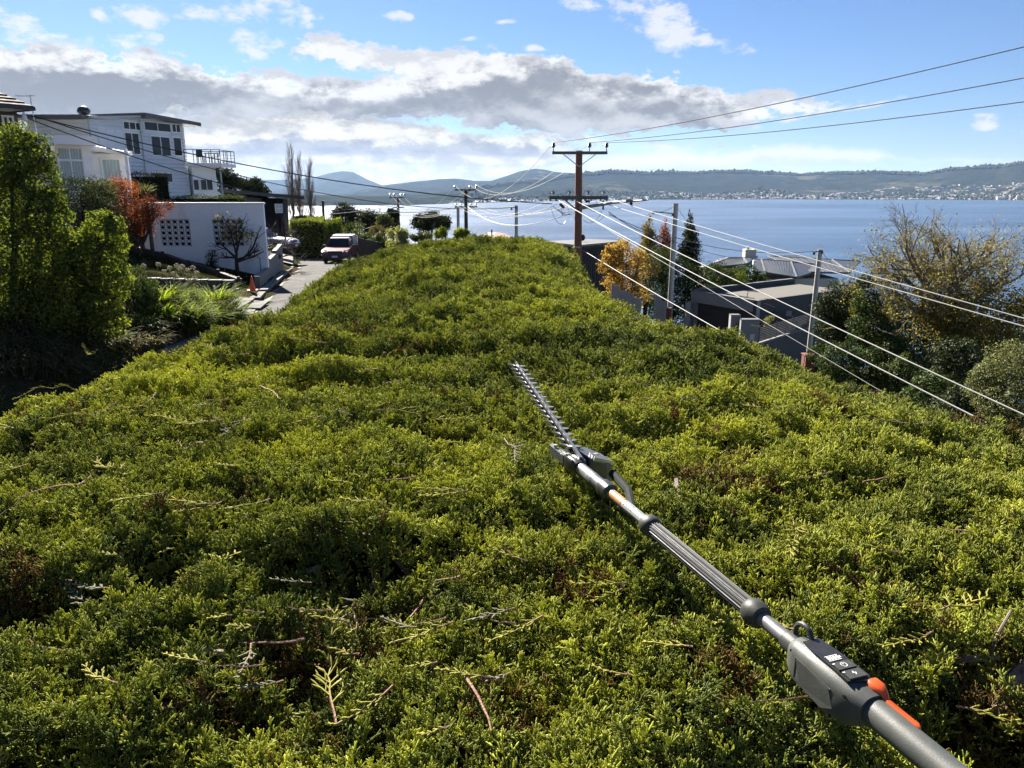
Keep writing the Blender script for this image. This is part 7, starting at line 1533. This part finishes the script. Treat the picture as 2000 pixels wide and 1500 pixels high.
# ------------------------------------------------------------------ clippings lying on the hedge
clipm = leafm('yellow_clipping', (0.06, 0.075, 0.015), (0.36, 0.33, 0.075), .35, gloss=.04, third=(.22, .13, .08)); dryclip = leafm('dry_pale_clipping', (0.08, 0.075, 0.055), (0.22, 0.21, 0.15), .2, gloss=.04)
twigm = pm('pinkish_twig', (.24, .14, .10), .85, .3, 40, bump=.4, bscale=200, spec=.15); greyt = pm('weathered_grey_wood', (.24, .20, .165), .9, .3, 40, bump=.5, bscale=150, spec=.1, stretch=(1, 8, 8))
def clipping(pa, pb, mat, seed, label, spray=True, lift=.026, group=None, wood_=.35, r0=.0028, name='clipping'):
    a, b = on_hedge(*pa), on_hedge(*pb); r_ = random.Random(seed); L = (b - a).length; d = (b - a).normalized(); side = Vector((-d.y, d.x, 0)).normalized(); n_ = max(5, int(L / .02)); pts_ = []
    for i in range(n_ + 1):
        t = i / n_; p = a.lerp(b, t); p += side * (math.sin(t * PI) * L * r_.uniform(.03, .05)); p.z = max(float(Htop(p.x, p.y)) + lift + .006 * math.sin(t * 7 + seed), p.z * 0 - 9); pts_.append(p)
    zs_ = [p.z for p in pts_]; zs2 = [sum(zs_[max(0, i - 2):i + 3]) / len(zs_[max(0, i - 2):i + 3]) for i in range(len(zs_))]
    for p, z in zip(pts_, zs2): p.z = z + .008
    m0 = pts_[len(pts_) // 2]; t = thing(name, label, 'clipping', tuple(pts_[0]), 0, group); k_ = int(n_ * wood_)
    part('stem', MB().tube(pts_, [r0 * (1 - .6 * i / n_) for i in range(n_ + 1)], 5), twigm, t, smooth=True, fix=False)
    if spray:
        vs, fs, ti = [], [], []
        def seg(p, q, r, t0):
            o = len(vs); d_ = (q - p).normalized(); u = d_.orthogonal().normalized(); w_ = d_.cross(u)
            for c_, rad in ((p, r), (p.lerp(q, .6), r * 1.1), (q, r * .35)):
                for j in range(4): vs.append(c_ + (u * math.cos(PI * j / 2) + w_ * math.sin(PI * j / 2)) * rad); ti.append(t0 + r_.uniform(-.1, .1))
            for s_ in range(2):
                for j in range(4): fs.append((o + s_ * 4 + j, o + s_ * 4 + (j + 1) % 4, o + s_ * 4 + 4 + (j + 1) % 4, o + s_ * 4 + 4 + j))
        for i in range(k_, n_ + 1):
            p = pts_[i]; f = (i - k_) / max(1, n_ - k_); dd = (pts_[min(i + 1, n_)] - pts_[max(i - 1, 0)]).normalized()
            if i < n_: seg(p, pts_[i + 1], r0 * .9, .6)
            for s_ in (-1, 1):
                if r_.random() < .15: continue
                ln = (.030 * (1.15 - .8 * f) + .007) * r_.uniform(.7, 1.2) * min(1, L * 5); dr = (dd + side * s_ * r_.uniform(.45, .75) + Vector((0, 0, r_.uniform(-.05, .3)))).normalized(); e = p + dr * ln; seg(p, e, .0013, .55 + .3 * f)
                for q_ in range(3): b_ = p.lerp(e, .3 + .25 * q_); seg(b_, b_ + (dr + side * s_ * r_.uniform(-.6, .7) + Vector((0, 0, .25))).normalized() * ln * .42, .00125, .65 + .3 * f)
        link('leaf_spray', npmesh('leaf_spray', np.array([tuple(v) for v in vs]) - np.array(t.location), np.array(fs), mat, {'tint': np.clip(ti, 0, 1), 'dead': np.zeros(len(vs))}, smooth=True), t)
    return t
CL = [((185, 940), (5, 1050), 0, 'long bare pinkish twig pointing down to the left edge'), ((430, 1025), (330, 1005), 1, 'yellow-green sprig left of centre, beside a rusty patch'), ((325, 1002), (225, 1012), 1, 'yellow sprig lying flat below the long bare twig'),
      ((235, 810), (105, 845), 1, 'yellow feathery sprig among the pale ones at the left'), ((310, 790), (245, 820), 1, 'thin golden sprig right of the feathery one at the left'), ((440, 845), (300, 838), 1, 'long straw-coloured sprig across the left side'), ((185, 755), (30, 790), 1, 'sprig nearest the left rim of the hedge'), ((365, 742), (355, 750), 0, None),
      ((510, 770), (545, 800), 0, 'forked pinkish twig left of the blade tip'), ((735, 835), (925, 842), 1, 'long thin sprig lying between the twig and the blade'), ((640, 690), (560, 680), 1, 'short golden sprig far up on the left'), ((690, 840), (655, 825), 2, 'small pale dry sprig right of the forked twig'),
      ((985, 880), (1005, 925), 2, 'small curled dry sprig left of the gear head'), ((660, 1455), (655, 1225), 1, 'long upright yellow sprig with reddish stem near the bottom'), ((700, 1250), (685, 1330), 1, 'hanging fan-shaped sprig right of the upright one'), ((495, 1300), (470, 1375), 2, 'pale grey-green fan sprig near the bottom left'),
      ((770, 1385), (660, 1470), 1, 'thick yellow sprig below the upright sprig'), ((885, 1260), (770, 1310), 1, 'yellow branching sprig pointing left near the bottom middle'), ((1060, 1245), (960, 1300), 1, 'yellow-green branching sprig at the bottom middle'), ((910, 1370), (960, 1470), 0, 'pinkish twig slanting to the bottom edge'),
      ((1350, 1310), (1260, 1300), 1, 'golden sprig lying left of the clamp of the trimmer'), ((1555, 1275), (1470, 1245), 1, 'yellow sprig touching the tube below the lower ring'), ((1810, 1290), (1720, 1310), 1, 'yellow-green sprig right of the key pad'), ((1830, 1235), (1920, 1210), 1, 'bright yellow sprig far right above the grey branch'),
      ((1860, 1420), (1990, 1480), 1, 'large feathery yellow sprig beside the rear handle'), ((1690, 1410), (1640, 1440), 1, 'small golden sprig under the handle'), ((1545, 1040), (1540, 1110), 1, 'upright yellow sprig right of the ribbed sleeve'), ((1680, 980), (1750, 960), 0, 'short pinkish twig at the right, above the shaded hollow'),
      ((600, 1290), (470, 1290), 0, 'brown forked twig lying across the lower left'), ((730, 1170), (620, 1220), 2, 'pale grey stick beside the dark hollow'), ((830, 1190), (700, 1260), 0, 'bundle of reddish twigs above the upright sprig'), ((85, 870), (10, 860), 1, 'pale straw sprig at the left edge'),
      ((390, 1130), (480, 1120), 1, 'sprig lying level in the left middle'), ((60, 935), (0, 950), 1, 'small yellow sprig at the left edge, mid height'), ((530, 1010), (440, 1030), 1, 'yellowish sprig right of the rusty patch'), ((1230, 1360), (1160, 1350), 1, 'short yellow sprig at the bottom, right of the middle'), ((880, 1470), (820, 1490), 1, 'sprig cut off by the bottom edge'), ((1030, 1130), (960, 1110), 1, 'faint sprig left of the brown patch')]
for k, (pa_, pb_, ty, lab) in enumerate(CL):
    if lab is None: continue
    clipping(pa_, pb_, (clipm, clipm, dryclip)[ty], 500 + k, lab, spray=ty != 0, wood_=.25, r0=.0025 if ty == 0 else .0016, name='twig' if ty == 0 else 'clipping')
rq = random.Random(909)
for k in range(100):
    py = 560 + 880 * rq.random() ** 1.5; px = rq.uniform(120, 1000) if k % 3 else rq.uniform(900, 1900); q = on_hedge(px, py)
    if abs(px - np.interp(py, [700, 1500], [1000, 1900])) < 130 or q.y > 11: continue
    L = rq.uniform(30, 110) * np.interp(py, [560, 1500], [.6, 1.1]); a = rq.uniform(-.5, .5); ty = rq.choice((0, 1, 1, 1, 2))
    clipping((px, py), (px - L * math.cos(a), py + L * math.sin(a) * .7), (clipm, clipm, dryclip)[ty], 700 + k, ('thin bare twig scattered on the hedge top', 'small yellowish cut sprig scattered on the hedge top', 'small pale dry sprig scattered on the hedge top')[ty], spray=ty != 0, wood_=.2, r0=.0017 if ty == 0 else .0014, name='twig' if ty == 0 else 'clipping', group=('scattered bare twigs', 'scattered yellowish clippings', 'scattered dry clippings')[ty])
# grey pruned branch stubs
def stub(pts_, r, label, seed):
    w_ = [on_hedge(px, py) + Vector((0, 0, h)) for px, py, h in pts_]; solo('branch_stub', MB().tube(w_, [r, r * .85, r * .7, r * .5][:len(w_)], 7), greyt, label, 'branch', None, smooth=True)
stub([(2010, 1330, .02), (1985, 1340, .01), (1960, 1370, -.02)], .018, 'thick pale cut branch end at the right edge', 1); stub([(1945, 1300, .015), (1880, 1300, .01), (1850, 1280, -.01)], .006, 'thin grey branch with a knobbly end near the right edge', 2); stub([(1930, 1290, .0), (1945, 1262, .02), (1965, 1245, .045)], .003, 'upright forked grey twig near the right edge', 3)
stub([(440, 1290, .012), (380, 1285, .015), (345, 1300, -.02)], .0055, 'short grey cut branch at the lower left', 4); stub([(625, 1120, .015), (585, 1130, .004), (555, 1150, -.03)], .0055, 'cut branch end over the dark hollow in the lower left middle', 5); stub([(1320, 955, .02), (1325, 985, .005), (1330, 1010, -.02)], .008, 'gnarled brown stub right of the ribbed sleeve', 6)
# ------------------------------------------------------------------ the air
hzm = bpy.data.materials.new('thin_haze'); hzm.use_nodes = True; T = hzm.node_tree; T.nodes.clear()
vo = T.nodes.new('ShaderNodeVolumePrincipled'); oo = T.nodes.new('ShaderNodeOutputMaterial'); T.links.new(vo.outputs[0], oo.inputs['Volume'])
vo.inputs['Color'].default_value = (0.42, 0.63, 1.0, 1); vo.inputs['Density'].default_value = 0.000023; vo.inputs['Anisotropy'].default_value = 0.25
mb = MB().box((0, 0, (SEA - 5 + 420) / 2), (29000, 29000, 420 - SEA + 5))
struct('haze', mb, hzm, kind='stuff')
